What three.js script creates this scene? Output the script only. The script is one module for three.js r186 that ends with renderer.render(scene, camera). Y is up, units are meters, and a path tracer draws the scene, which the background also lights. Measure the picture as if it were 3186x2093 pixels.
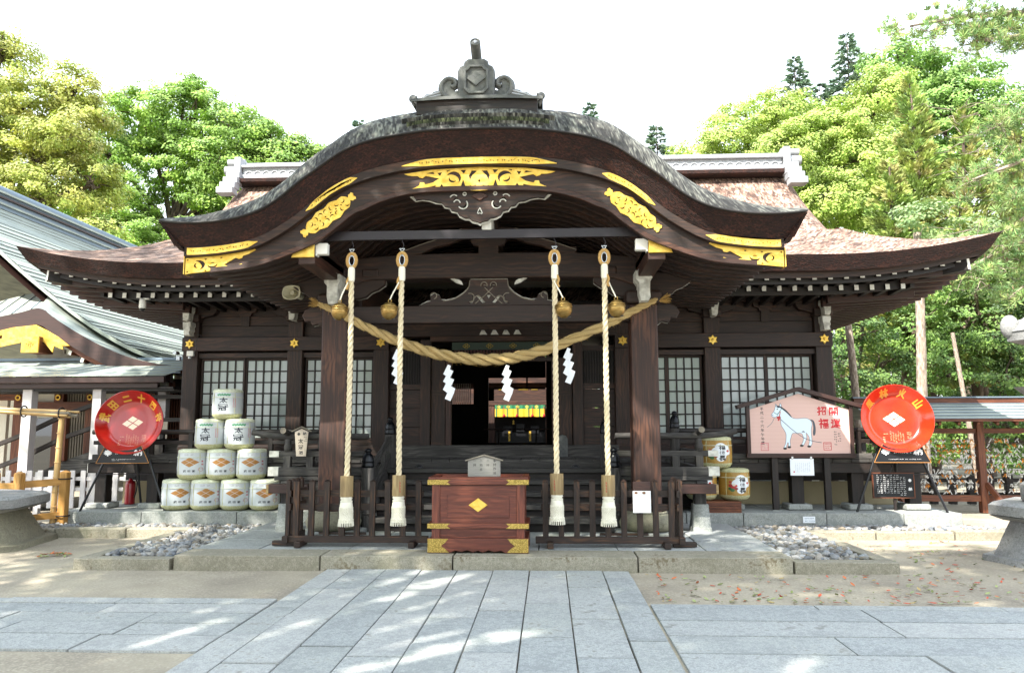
import * as THREE from 'three';
import { mergeGeometries } from 'three/addons/utils/BufferGeometryUtils.js';
import { RoundedBoxGeometry } from 'three/addons/geometries/RoundedBoxGeometry.js';

// ---------- camera, sky, sun, exposure ----------
const scene = new THREE.Scene();
const camera = new THREE.PerspectiveCamera(47.66, 1024 / 672, 0.1, 400);
camera.position.set(0.86, 1.65, 0);
camera.rotation.order = 'YXZ';
camera.rotation.set(0.11973, 0.04652, -0.00297);
const renderer = new THREE.WebGLRenderer({ antialias: true });
renderer.toneMapping = THREE.LinearToneMapping;
renderer.toneMappingExposure = 3.15;
renderer.shadowMap.enabled = true;
{ // clear, slightly hazy late-spring sky: paler towards the horizon and towards the sun
  const W = 256, H = 128, d = new Float32Array(W * H * 4), S = new THREE.Vector3(-0.57, 1, 0.75).normalize();
  for (let j = 0; j < H; j++) for (let i = 0; i < W; i++) {
    const up = ((j + 0.5) / H - 0.5) * Math.PI, az = ((i + 0.5) / W - 0.5) * 2 * Math.PI;
    const y = Math.sin(up), x = Math.cos(az) * Math.cos(up), z = Math.sin(az) * Math.cos(up);
    const h = Math.pow(1 - Math.max(0, y), 2.2), c = Math.max(0, x * S.x + y * S.y + z * S.z), g = Math.pow(c, 6) * 0.35;
    const o = (j * W + i) * 4;
    d[o] = 0.62 + 0.36 * h + g; d[o + 1] = 0.72 + 0.29 * h + g; d[o + 2] = 0.86 + 0.19 * h + g * 0.9; d[o + 3] = 1;
  }
  const t = new THREE.DataTexture(d, W, H, THREE.RGBAFormat, THREE.FloatType);
  t.mapping = THREE.EquirectangularReflectionMapping; t.magFilter = THREE.LinearFilter; t.needsUpdate = true;
  scene.background = t; scene.environment = t;
}
const sun = new THREE.DirectionalLight(new THREE.Color(1, 0.95, 0.86), 4.6);
sun.position.set(-0.57 * 40, 40, 0.75 * 40 - 10); sun.target.position.set(0, 0, -10);
sun.castShadow = true; sun.shadow.mapSize.set(4096, 4096); sun.shadow.radius = 1;
Object.assign(sun.shadow.camera, { left: -30, right: 30, top: 30, bottom: -30, near: 1, far: 140 });
scene.add(sun, sun.target);

// ---------- helpers ----------
let seed = 7;
const rnd = () => { seed = (seed + 0x6d2b79f5) | 0; let t = Math.imul(seed ^ (seed >>> 15), 1 | seed); t = (t + Math.imul(t ^ (t >>> 7), 61 | t)) ^ t; return ((t ^ (t >>> 14)) >>> 0) / 4294967296; };
const rr = (a, b) => a + (b - a) * rnd();
const V = (x, y, z) => new THREE.Vector3(x, y, z);
const lerp = (a, b, t) => a + (b - a) * t, clamp = (x, a = 0, b = 1) => Math.min(b, Math.max(a, x));
const names = new Map();
const numbered = (n) => { const k = names.get(n) || 0; names.set(n, k + 1); return k ? n + '_' + String(k).padStart(3, '0') : n; };
function tag(o, label, category, group) { o.userData.label = label; o.userData.category = category; if (group) o.userData.group = group; return o; }
function thing(name, label, category, [x, y, z] = [0, 0, 0], turn = 0, group) {
  const o = new THREE.Group(); o.name = numbered(name); o.position.set(x, y, z); o.rotation.y = turn; scene.add(o);
  return tag(o, label, category, group);
}
function structure(name) { const o = new THREE.Group(); o.name = numbered(name); o.userData.kind = 'structure'; scene.add(o); return o; }
function part(parent, name, geo, mat, x = 0, y = 0, z = 0, rx = 0, ry = 0, rz = 0) {
  const m = new THREE.Mesh(geo, mat); m.name = parent === scene ? numbered(name) : name;
  m.position.set(x, y, z); m.rotation.set(rx, ry, rz); m.castShadow = m.receiveShadow = true; parent.add(m); return m;
}
// uv in metres; the grain axis always runs along u
function grain(geo, axis = 'x', jitter = true) {
  const g = geo.index ? geo.toNonIndexed() : geo, p = g.attributes.position, n = g.attributes.normal, uv = new Float32Array(p.count * 2);
  const ox = jitter ? rr(0, 9) : 0, oy = jitter ? rr(0, 9) : 0;
  for (let i = 0; i < p.count; i++) {
    const c = { x: p.getX(i), y: p.getY(i), z: p.getZ(i) }, a = [Math.abs(n.getX(i)), Math.abs(n.getY(i)), Math.abs(n.getZ(i))];
    const face = a[0] > a[1] && a[0] > a[2] ? 'x' : a[1] > a[2] ? 'y' : 'z';
    let rest = ['x', 'y', 'z'].filter((k) => k !== face);
    if (rest[1] === axis) rest = [rest[1], rest[0]];
    uv[i * 2] = c[rest[0]] + ox; uv[i * 2 + 1] = c[rest[1]] + oy;
  }
  g.setAttribute('uv', new THREE.BufferAttribute(uv, 2));
  return g;
}
const longest = (w, h, d) => (w >= h && w >= d ? 'x' : h >= d ? 'y' : 'z');
const box = (w, h, d, bevel = 0) => grain(bevel ? new RoundedBoxGeometry(w, h, d, 1, Math.min(bevel, w / 2.2, h / 2.2, d / 2.2)) : new THREE.BoxGeometry(w, h, d), longest(w, h, d));
const bx = (parent, name, mat, w, h, d, x, y, z, bevel = 0, rx = 0, ry = 0, rz = 0) => part(parent, name, box(w, h, d, bevel), mat, x, y, z, rx, ry, rz);
const cyl = (r0, r1, h, n = 16, axis = 'y') => grain(new THREE.CylinderGeometry(r0, r1, h, n), axis);
const at = (g, x, y, z) => { g.translate(x, y, z); return g; };
const merge = (list) => mergeGeometries(list.map((g) => { const q = g.index ? g.toNonIndexed() : g; for (const k of Object.keys(q.attributes)) if (!['position', 'normal', 'uv'].includes(k)) q.deleteAttribute(k); return q; }));
const tube = (pts, r, n = 8, seg = 24) => new THREE.TubeGeometry(new THREE.CatmullRomCurve3(pts.map((p) => (p.isVector3 ? p : V(...p)))), seg, r, n);
const bar = (a, b, r, n = 10) => { const A = V(...a), B = V(...b), d = B.clone().sub(A), g = new THREE.CylinderGeometry(r, r, d.length(), n); g.applyQuaternion(new THREE.Quaternion().setFromUnitVectors(V(0, 1, 0), d.clone().normalize())); g.translate((A.x + B.x) / 2, (A.y + B.y) / 2, (A.z + B.z) / 2); return g; };
function beam(parent, name, mat, a, b, w, h) { // square timber between two points
  const A = V(...a), B = V(...b), d = B.clone().sub(A), g = box(w, h, d.length());
  const m = part(parent, name, g, mat); m.position.copy(A).add(B).multiplyScalar(0.5); m.lookAt(B.clone().add(parent.position || V(0, 0, 0))); return m;
}
const poly = (pts, holes = []) => { const s = new THREE.Shape(pts.map(([x, y]) => new THREE.Vector2(x, y))); for (const h of holes) s.holes.push(new THREE.Path(h.map(([x, y]) => new THREE.Vector2(x, y)))); return s; };
const ext = (shape, depth, bevel = 0) => new THREE.ExtrudeGeometry(shape, { depth, bevelEnabled: bevel > 0, bevelSize: bevel, bevelThickness: bevel, bevelSegments: 1, curveSegments: 10 });
const lathe = (pts, n = 32) => new THREE.LatheGeometry(pts.map(([x, y]) => new THREE.Vector2(x, y)), n);
// piecewise smooth curve through [x, y] pairs sorted by x
function curve(pts) {
  return (x) => {
    x = clamp(x, pts[0][0], pts[pts.length - 1][0]);
    let i = 0; while (i < pts.length - 2 && x > pts[i + 1][0]) i++;
    const p0 = pts[Math.max(0, i - 1)], p1 = pts[i], p2 = pts[i + 1], p3 = pts[Math.min(pts.length - 1, i + 2)], h = p2[0] - p1[0], t = (x - p1[0]) / h;
    const m1 = p2[0] - p0[0] ? ((p2[1] - p0[1]) / (p2[0] - p0[0])) * h : 0, m2 = p3[0] - p1[0] ? ((p3[1] - p1[1]) / (p3[0] - p1[0])) * h : 0;
    const t2 = t * t, t3 = t2 * t;
    return (2 * t3 - 3 * t2 + 1) * p1[1] + (t3 - 2 * t2 + t) * m1 + (3 * t2 - 2 * t3) * p2[1] + (t3 - t2) * m2;
  };
}
// surface from f(u, v) -> [x, y, z]; uv in metres by arc length
function sheet(nu, nv, f) {
  const pos = [], uv = [], idx = [];
  const P = []; for (let j = 0; j <= nv; j++) for (let i = 0; i <= nu; i++) P.push(V(...f(i / nu, j / nv)));
  const at2 = (i, j) => P[j * (nu + 1) + i];
  for (let j = 0; j <= nv; j++) { let s = 0; for (let i = 0; i <= nu; i++) { if (i) s += at2(i, j).distanceTo(at2(i - 1, j)); const p = at2(i, j); pos.push(p.x, p.y, p.z); uv.push(s, 0); } }
  for (let i = 0; i <= nu; i++) { let s = 0; for (let j = 0; j <= nv; j++) { if (j) s += at2(i, j).distanceTo(at2(i, j - 1)); uv[(j * (nu + 1) + i) * 2 + 1] = s; } }
  for (let j = 0; j < nv; j++) for (let i = 0; i < nu; i++) { const a = j * (nu + 1) + i, b = a + 1, c = a + nu + 1, d = c + 1; idx.push(a, b, d, a, d, c); }
  const g = new THREE.BufferGeometry(); g.setAttribute('position', new THREE.Float32BufferAttribute(pos, 3)); g.setAttribute('uv', new THREE.Float32BufferAttribute(uv, 2)); g.setIndex(idx); g.computeVertexNormals(); return g;
}
// noise
const hsh = (x, y, s) => { let h = Math.imul(x, 374761393) + Math.imul(y, 668265263) + Math.imul(s, 974634777); h = Math.imul(h ^ (h >>> 13), 1274126177); return ((h ^ (h >>> 16)) >>> 0) / 4294967296; };
function vn(x, y, px, py, s) { const i = Math.floor(x), j = Math.floor(y), fx = x - i, fy = y - j, u = fx * fx * (3 - 2 * fx), v = fy * fy * (3 - 2 * fy), m = (a, p) => ((a % p) + p) % p; const a = m(i, px), b = m(i + 1, px), c = m(j, py), d = m(j + 1, py); return lerp(lerp(hsh(a, c, s), hsh(b, c, s), u), lerp(hsh(a, d, s), hsh(b, d, s), u), v); }
function fbm(u, v, fx, fy, oct, s) { let a = 0.5, t = 0, n = 0; for (let o = 0; o < oct; o++) { t += a * vn(u * fx, v * fy, fx, fy, s + o); n += a; a *= 0.5; fx *= 2; fy *= 2; } return t / n; }
function tex(size, f, repeat = 1, srgb = true, sizeY = size) {
  const d = new Uint8Array(size * sizeY * 4);
  for (let j = 0; j < sizeY; j++) for (let i = 0; i < size; i++) { const c = f(i / size, j / sizeY), o = (j * size + i) * 4; for (let k = 0; k < 3; k++) d[o + k] = clamp(Array.isArray(c) ? c[k] : c) * 255; d[o + 3] = 255; }
  const t = new THREE.DataTexture(d, size, sizeY); t.wrapS = t.wrapT = THREE.RepeatWrapping; t.magFilter = THREE.LinearFilter; t.minFilter = THREE.LinearMipmapLinearFilter; t.generateMipmaps = true;
  const [ru, rv] = Array.isArray(repeat) ? repeat : [repeat, repeat]; t.repeat.set(ru, rv); if (srgb) t.colorSpace = THREE.SRGBColorSpace; t.needsUpdate = true; return t;
}
const mix3 = (a, b, t) => [lerp(a[0], b[0], t), lerp(a[1], b[1], t), lerp(a[2], b[2], t)];
const hex = (h) => [(h >> 16) / 255, ((h >> 8) & 255) / 255, (h & 255) / 255];
function canvasTex(w, h, draw) { const c = document.createElement('canvas'); c.width = w; c.height = h; draw(c.getContext('2d'), w, h); const t = new THREE.CanvasTexture(c); t.colorSpace = THREE.SRGBColorSpace; t.magFilter = THREE.LinearFilter; return t; }

// ---------- materials ----------
const M = {};
const std = (o) => new THREE.MeshStandardMaterial(o), phys = (o) => new THREE.MeshPhysicalMaterial(o);
{
  const woodF = (dark, mid, lite, s) => (u, v) => {
    const wob = fbm(u, v, 4, 4, 3, s) * 0.12, ring = Math.abs(Math.sin((v + wob) * Math.PI * 22 + fbm(u, v, 3, 12, 2, s + 9) * 6));
    const st = fbm(u, v, 6, 96, 3, s + 3), pat = fbm(u, v, 3, 5, 3, s + 5);
    return mix3(mix3(dark, mid, clamp(st * 1.2 - 0.1)), lite, clamp((ring - 0.55) * 0.5 + (pat - 0.5) * 1.3 + (st - 0.55) * 0.7));
  };
  const woodMat = (dark, mid, lite, s, rep, rough, bump = 0.0025) => {
    const f = woodF(hex(dark), hex(mid), hex(lite), s), t = tex(512, f, rep), b = tex(512, (u, v) => { const c = f(u, v); return (c[0] + c[1] + c[2]) * 0.9; }, rep, false);
    return std({ map: t, bumpMap: b, bumpScale: bump, roughness: rough });
  };
  M.dark = woodMat(0x1b100b, 0x331f15, 0x553726, 11, 0.7, 0.62);           // old stained cypress
  M.darker = woodMat(0x110d0b, 0x1e1511, 0x32231b, 12, 0.7, 0.6);
  M.pillar = woodMat(0x26150f, 0x43271b, 0x6d4530, 13, 0.6, 0.6);          // redder, worn
  M.grey = woodMat(0x2c2a28, 0x474441, 0x6d6964, 14, 0.7, 0.8);             // weathered veranda timber
  M.greyLight = woodMat(0x6b645a, 0x8d8474, 0xb0a58f, 15, 0.8, 0.8);
  M.chest = woodMat(0x4a2014, 0x6d3322, 0x8d4d35, 16, 0.8, 0.45);
  M.fence = woodMat(0x1c120d, 0x38251a, 0x6b4527, 17, 0.8, 0.6);
  M.fresh = woodMat(0x9a6e33, 0xb98a48, 0xd2a764, 18, 0.8, 0.65);
  M.redwood = woodMat(0x4a2616, 0x6b3a22, 0x86502f, 19, 0.7, 0.6);
  M.pinkboard = woodMat(0xd0a79c, 0xdcb7ac, 0xe6c6bb, 20, 0.8, 0.6, 0.001);
  M.block = woodMat(0x7d6847, 0xa0895f, 0xb8a277, 21, 0.9, 0.7);
  M.brownpaint = woodMat(0x2a1712, 0x38201a, 0x4a2c22, 22, 0.7, 0.5, 0.001);
  // cypress-bark roofing
  const barkF = (a, b, c, s, fx = 34, fy = 10) => (u, v) => { const n = fbm(u, v, fx, fy, 3, s), m = fbm(u, v, 6, 6, 4, s + 2), k = fbm(u, v, fx * 2, fy * 2, 2, s + 7); return mix3(mix3(a, b, clamp((n - 0.5) * 3 + 0.5)), c, clamp((m - 0.5) * 1.8 + (k - 0.5) * 2.6 + 0.15)); };
  const bark = (a, b, c, s, bump, rep = 0.55, fx = 34, fy = 10) => { const f = barkF(hex(a), hex(b), hex(c), s, fx, fy); return std({ map: tex(768, f, rep), bumpMap: tex(768, (u, v) => fbm(u, v, fx, fy, 3, s) * 0.6 + fbm(u, v, fx * 2, fy * 2, 2, s + 7) * 0.4, rep, false), bumpScale: bump, roughness: 0.95 }); };
  M.roofBrown = bark(0x4a382f, 0x866a5b, 0xb2978a, 31, 0.05);
  M.roofGrey = bark(0x1e1e1d, 0x43423e, 0x72736a, 32, 0.05);
  M.eaveBark = bark(0x180c09, 0x28140f, 0x41231a, 33, 0.01, 1.2, 20, 48);
  M.lichen = bark(0x22261c, 0x3d4530, 0x6a7052, 34, 0.02, 1);
  // stone
  const graniteF = (a, b, c, s) => (u, v) => { const n = fbm(u, v, 170, 170, 2, s), m = fbm(u, v, 5, 5, 4, s + 2), k = vn(u * 256, v * 256, 256, 256, s + 5), q = fbm(u, v, 36, 36, 3, s + 8); return mix3(mix3(a, b, clamp(n * 1.6 - 0.3 + (m - 0.5) * 1.1 + (q - 0.5) * 1.2)), c, k > 0.88 ? 0.75 : clamp((m - 0.56) * 2 + (q - 0.62) * 2.5)); };
  const granite = (a, b, c, s, rep = 0.8, rough = 0.85) => std({ map: tex(768, graniteF(hex(a), hex(b), hex(c), s), rep), bumpMap: tex(512, (u, v) => fbm(u, v, 110, 110, 3, s), rep, false), bumpScale: 0.004, roughness: rough });
  M.slab = [granite(0x8c8e8c, 0xadafac, 0x777772, 41), granite(0x878a89, 0xa7aaa8, 0x737470, 42), granite(0x939492, 0xb3b4b0, 0x807d76, 43), granite(0x8b8e8c, 0xa9aba7, 0x7b7972, 48)];
  M.kerb = granite(0x807b6a, 0x9f998a, 0x615641, 44);
  M.plinth = granite(0x858884, 0xa6a8a3, 0x74756f, 45);
  M.lantern = granite(0x7b7b7a, 0x9a9a98, 0x5d5c58, 46, 1);
  M.lanternMoss = granite(0x75705f, 0x8e8974, 0x565240, 47, 1);
  M.sand = std({ map: tex(1024, (u, v) => { const n = fbm(u, v, 4, 4, 5, 51), k = fbm(u, v, 240, 240, 2, 52), m = fbm(u, v, 12, 12, 3, 53); return mix3(mix3(hex(0x80776a), hex(0xa89e8a), clamp(n * 1.6 - 0.3)), hex(0xb6ac98), clamp((k - 0.4) * 1.2 + (m - 0.5) * 0.7)); }, 0.28), bumpMap: tex(512, (u, v) => fbm(u, v, 90, 90, 3, 54) * 0.5 + fbm(u, v, 9, 9, 3, 55) * 0.5, 0.5, false), bumpScale: 0.012, roughness: 0.97 });
  M.joint = std({ color: new THREE.Color(0x554d40), roughness: 1 });
  M.pebble = [0x9c9a92, 0x807e78, 0xb4b1a8, 0x6c6b67, 0xa09580, 0x8c8b88].map((c, i) => std({ color: new THREE.Color(c), roughness: 0.75 }));
  M.gold = std({ map: tex(256, (u, v) => mix3(hex(0xd7a93c), hex(0xf2cf6a), clamp(fbm(u, v, 9, 9, 4, 61) * 1.5 - 0.2)), 2), metalness: 0.55, roughness: 0.42 });
  M.goldDull = std({ map: tex(256, (u, v) => mix3(hex(0x8f7836), hex(0xc9ab5c), clamp((vn(u * 60, v * 60, 60, 60, 62) - 0.4) * 3)), 3), metalness: 0.5, roughness: 0.5 });
  M.white = std({ color: new THREE.Color(0xe6e4dc), roughness: 0.7 });
  M.whiteOld = std({ map: tex(256, (u, v) => mix3(hex(0x9d9a90), hex(0xd6d4ca), clamp(fbm(u, v, 8, 8, 4, 63) * 1.9 - 0.3)), 2), roughness: 0.8 });
  M.paper = std({ color: new THREE.Color(0xe9ecf2), roughness: 0.9 });
  M.plaster = std({ map: tex(256, (u, v) => mix3(hex(0xcfcabb), hex(0xe6e2d6), fbm(u, v, 4, 4, 4, 64)), 0.5), roughness: 0.9 });
  M.beige = std({ map: tex(256, (u, v) => mix3(hex(0x8a7e62), hex(0xb0a483), fbm(u, v, 4, 3, 4, 65)), 0.5), roughness: 0.9 });
  M.brass = std({ map: tex(256, (u, v) => mix3(hex(0x84693a), hex(0xb89a5e), clamp(fbm(u, v, 5, 5, 4, 66) * 1.6 - 0.3)), 2), metalness: 0.85, roughness: 0.38 });
  M.black = std({ color: new THREE.Color(0x15161a), roughness: 0.35 });
  M.iron = std({ color: new THREE.Color(0x2a2528), roughness: 0.4, metalness: 0.3 });
  M.chrome = std({ color: new THREE.Color(0xb8bcc0), roughness: 0.25, metalness: 0.9 });
  M.bronze = std({ color: new THREE.Color(0x16181c), roughness: 0.28, metalness: 0.5 });
  M.tile = std({ map: tex(256, (u, v) => mix3(hex(0x85878b), hex(0xafb1b4), fbm(u, v, 6, 6, 4, 67)), 1), roughness: 0.55, metalness: 0.1 });
  M.tileDark = std({ map: tex(256, (u, v) => mix3(hex(0x3a3c3c), hex(0x6c6d68), clamp(fbm(u, v, 8, 8, 4, 68) * 1.5 - 0.2)), 1.5), roughness: 0.6 });
  M.copper = std({ map: tex(512, (u, v) => mix3(hex(0x868d86), hex(0xaab0a4), clamp(fbm(u, v, 5, 40, 4, 69) * 1.6 - 0.3)), 0.5), roughness: 0.55, metalness: 0.15 });
  M.copperBlue = std({ color: new THREE.Color(0x6e7d8a), roughness: 0.45, metalness: 0.2 });
  M.straw = std({ map: tex(512, (u, v) => { const n = fbm(u, v, 10, 120, 3, 71); return mix3(hex(0x9a7c46), hex(0xe4ca92), clamp(n * 1.6 - 0.25)); }, [3, 3]), bumpMap: tex(256, (u, v) => fbm(u, v, 8, 90, 3, 71), [3, 3], false), bumpScale: 0.006, roughness: 0.9 });
  M.strawFuzz = std({ color: new THREE.Color(0xc09a55), roughness: 0.9 });
  M.rope = std({ map: tex(256, (u, v) => mix3(hex(0xb9a177), hex(0xe6dcc0), clamp(fbm(u, v, 10, 60, 3, 72) * 1.8 - 0.3)), 4), roughness: 0.95 });
  M.ropeTan = std({ map: tex(256, (u, v) => mix3(hex(0x9a7440), hex(0xcaa568), fbm(u, v, 10, 60, 3, 73)), 4), roughness: 0.95 });
  M.cotton = std({ color: new THREE.Color(0xe4dfcd), roughness: 0.95 });
  M.strawWrap = std({ map: tex(256, (u, v) => mix3(hex(0x9c9a6a), hex(0xd9d8b4), clamp(fbm(u, v, 60, 10, 3, 74) * 1.7 - 0.35)), [3, 3]), roughness: 0.7 });
  M.pane = phys({ color: new THREE.Color(0xa3aca8), roughness: 0.16, clearcoat: 0.6, clearcoatRoughness: 0.06 });
  M.bambooPole = std({ map: tex(256, (u, v) => mix3(hex(0xa9854f), hex(0xd0b07b), fbm(u, v, 3, 40, 3, 75)), 1.5), roughness: 0.55 });
  M.picket = std({ map: tex(256, (u, v) => mix3(hex(0xb9b3b4), hex(0xdcd8d8), fbm(u, v, 5, 5, 4, 76)), 1), roughness: 0.7 });
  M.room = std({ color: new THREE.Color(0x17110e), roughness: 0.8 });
  M.trunk = std({ map: tex(512, (u, v) => mix3(hex(0x3a3029), hex(0x7c6c5c), clamp(fbm(u, v, 24, 6, 4, 77) * 1.8 - 0.4)), 1), bumpMap: tex(256, (u, v) => fbm(u, v, 24, 6, 4, 77), 1, false), bumpScale: 0.03, roughness: 0.95 });
  M.trunkPale = std({ map: tex(512, (u, v) => mix3(hex(0x7d6d60), hex(0xb9ab9d), clamp(fbm(u, v, 24, 8, 4, 78) * 1.8 - 0.4)), 1), bumpMap: tex(256, (u, v) => fbm(u, v, 24, 8, 4, 78), 1, false), bumpScale: 0.02, roughness: 0.95 });
}

// ---------- ground, paving, platforms ----------
const SAND = -0.03, H1 = 0.15, H2 = 0.3, PZ = -12.5;
{
  const g = sheet(150, 150, (u, v) => {
    const a = (u - 0.5) * 2, b = (v - 0.5) * 2, x = Math.sinh(a * 5.2) * 1.9, z = -9 + Math.sinh(b * 5.2) * 1.9;
    const near = Math.exp(-(x * x + (z + 8) * (z + 8)) / 500);
    return [x, SAND + (fbm(x / 40 + 0.5, z / 40 + 0.5, 40, 40, 3, 5) - 0.5) * 0.035 * near + (near < 0.3 ? -0.02 : 0), z];
  });
  g.attributes.uv.array.forEach((_, i, A) => { const k = i >> 1; A[i] = i & 1 ? g.attributes.position.getZ(k) : g.attributes.position.getX(k); });
  g.index.array.reverse(); g.computeVertexNormals();
  const m = part(scene, 'ground', g, M.sand); m.userData.kind = 'structure';
}
function slab(parent, x0, x1, z0, z1, top, h = 0.1, mats = M.slab, gap = 0.01) {
  const w = x1 - x0 - gap, d = z1 - z0 - gap * 1.8;
  const m = bx(parent, 'paving_slab', mats[Math.floor(rnd() * mats.length)], w, h, d, (x0 + x1) / 2 + rr(-1, 1) * 0.002, top - h / 2 + rr(-0.009, 0.003), (z0 + z1) / 2, 0.007);
  m.rotation.set(rr(-1, 1) * 0.002, rr(-1, 1) * 0.0015, rr(-1, 1) * 0.002); return m;
}
{
  const p = structure('stone_path');
  part(p, 'joint_bed', box(3.56, 0.08, 13.2), M.joint, 0, -0.07, -2.6);
  const cols = [-1.78, -1.49, -1.066, -0.642, -0.218, 0.206, 0.63, 1.054, 1.48, 1.79];
  for (let i = 0; i < cols.length - 1; i++) {
    let z = -9.2, first = true;
    while (z < 2.5) { const len = first ? rr(0.35, 1.1) : rr(0.75, 1.45); slab(p, cols[i], cols[i + 1], z, z + len, 0); z += len; first = false; }
  }
  const c = structure('cross_path');
  part(c, 'joint_bed', box(12, 0.08, 1.76), M.joint, -7.79, -0.075, -6.73);
  part(c, 'joint_bed', box(13, 0.08, 3.6), M.joint, 8.31, -0.075, -5.7);
  const rowsL = [-7.62, -7.4, -7.05, -6.68, -6.3, -5.85], rowsR = [-7.52, -7.34, -6.9, -6.42, -5.93, -5.44, -4.95, -4.4];
  for (let r = 0; r < rowsL.length - 1; r++) { let x = -1.8; while (x > -12) { const l = rr(0.9, 1.7); slab(c, x - l, x, rowsL[r], rowsL[r + 1], -0.004); x -= l; } }
  for (let r = 0; r < rowsR.length - 1; r++) { let x = 1.81; while (x < 12) { const l = rr(1.1, 1.9); slab(c, x, x + l, rowsR[r], rowsR[r + 1], -0.004); x += l; } }
}
{
  const p = structure('stone_step');
  const E = [-3.66, -1.87, -0.28, 1.9, 3.69];
  for (let i = 0; i < 4; i++) bx(p, 'kerb_stone', M.kerb, E[i + 1] - E[i] - 0.014, 0.3, 0.5, (E[i] + E[i + 1]) / 2, H1 - 0.15 + rr(-0.004, 0.002), -9.45, 0.014);
  const rows = [-9.706, -10.55, -11.5, -12.49];
  for (let r = 0; r < 3; r++) { let x = -3.66; while (x < 3.6) { let l = rr(0.8, 1.5); if (3.69 - x - l < 0.6) l = 3.69 - x; slab(p, x, x + l, rows[r + 1], rows[r], H1 - 0.002, 0.25, [M.slab[0], M.slab[1], M.plinth]); x += l; } }
  for (const s of [-1, 1]) { // low kerbs round the pebble beds
    const k = structure('pebble_bed_kerb');
    const st = (x0, x1, z0, z1, top, rough) => bx(k, 'kerb_stone', M.kerb, x1 - x0 - 0.012, 0.26, z1 - z0 - 0.012, s * (x0 + x1) / 2, top - 0.13, (z0 + z1) / 2, rough);
    st(3.7, 4.9, -9.42, -9.2, 0.1, 0.012);
    for (const [a, b] of [[-9.42, -10.3], [-10.3, -11.2], [-11.2, -11.86]]) st(4.7, 4.9, b, a, 0.1, 0.012);
    for (const [a, b] of [[4.7, 5.75], [5.75, 6.9], [6.9, 7.7], [7.7, 8.9], [8.9, 10.2]]) st(a, b, -12.06, -11.87, 0.1 + rr(-0.01, 0.02), 0.025);
  }
}
{
  const p = structure('stone_platform');
  const E = [-7.35, -5.85, -4.25, -3.05, -1.5, 0, 1.5, 3.05, 3.95, 5.25, 6.45, 7.35];
  for (let i = 0; i < E.length - 1; i++) bx(p, 'kerb_stone', M.plinth, E[i + 1] - E[i] - 0.008, 0.4, 0.42, (E[i] + E[i + 1]) / 2, H2 - 0.2, PZ - 0.21, 0.012);
  const rows = [-12.93, -13.6, -14.4, -15.4];
  for (let r = 0; r < 3; r++) { let x = -7.35; while (x < 7.3) { let l = rr(1, 1.7); if (7.35 - x - l < 0.6) l = 7.35 - x; slab(p, x, x + l, rows[r + 1], rows[r], H2 - 0.003, 0.35, [M.plinth]); x += l; } }
  part(p, 'back_slab', box(14.7, 0.38, 6.6), M.plinth, 0, H2 - 0.2, -18.75);
}
{ // river pebbles in the rain beds
  const base = new THREE.IcosahedronGeometry(1, 1), q = base.attributes.position;
  for (let i = 0; i < q.count; i++) { const x = q.getX(i), y = q.getY(i), z = q.getZ(i), k = 0.86 + 0.3 * hsh(Math.round(x * 50), Math.round(y * 50 + z * 90), 3); q.setXYZ(i, x * k, y * k * 0.62, z * k * 0.82); }
  base.computeVertexNormals();
  const stone = std({ map: tex(256, (u, v) => 0.78 + 0.22 * fbm(u, v, 24, 24, 3, 91), 1), roughness: 0.8 });
  for (const s of [-1, 1]) {
    const pts = [], add = (n, x0, x1, z0, z1) => { for (let i = 0; i < n; i++) pts.push([s * rr(x0, x1), rr(z0, z1)]); };
    const bed = part(scene, 'pebble_bed_soil', box(6.6, 0.1, 0.46), M.joint, s * 7.0, -0.012, -12.28); bed.userData.kind = 'structure';
    const bed2 = part(scene, 'pebble_bed_soil', box(1.02, 0.1, 3.08), M.joint, s * 4.2, -0.01, -10.96); bed2.userData.kind = 'structure';
    add(950, 3.72, 4.66, -12.4, -9.5); add(950, 4.5, 10, -12.44, -12.1);
    const im = new THREE.InstancedMesh(base, stone, pts.length * 2); im.name = numbered('river_pebbles'); im.castShadow = im.receiveShadow = true;
    im.userData = { kind: 'stuff', label: s < 0 ? 'grey river pebbles in the rain bed below the white barrels' : 'grey river pebbles in the rain bed below the horse board', category: 'pebbles' };
    const m = new THREE.Matrix4(), Q = new THREE.Quaternion(), c = new THREE.Color();
    pts.forEach(([x, z], i) => {
      for (let k = 0; k < 2; k++) {
        const r = rr(0.022, 0.058) * (k ? 1 : 0.9);
        Q.setFromEuler(new THREE.Euler(rr(-0.5, 0.5), rr(0, 6.3), rr(-0.5, 0.5)));
        m.compose(V(x + (k ? 0 : rr(-0.05, 0.05)), 0.042 + (k ? rr(0.02, 0.055) : 0.0) + r * 0.2, z), Q, V(r * rr(0.9, 1.35), r, r));
        im.setMatrixAt(i * 2 + k, m);
        const w = rr(0.15, 0.42), t = rr(-0.02, 0.04); c.setRGB(w + t, w, w - t * 1.4); im.setColorAt(i * 2 + k, c);
      }
    });
    scene.add(im);
  }
}
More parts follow.
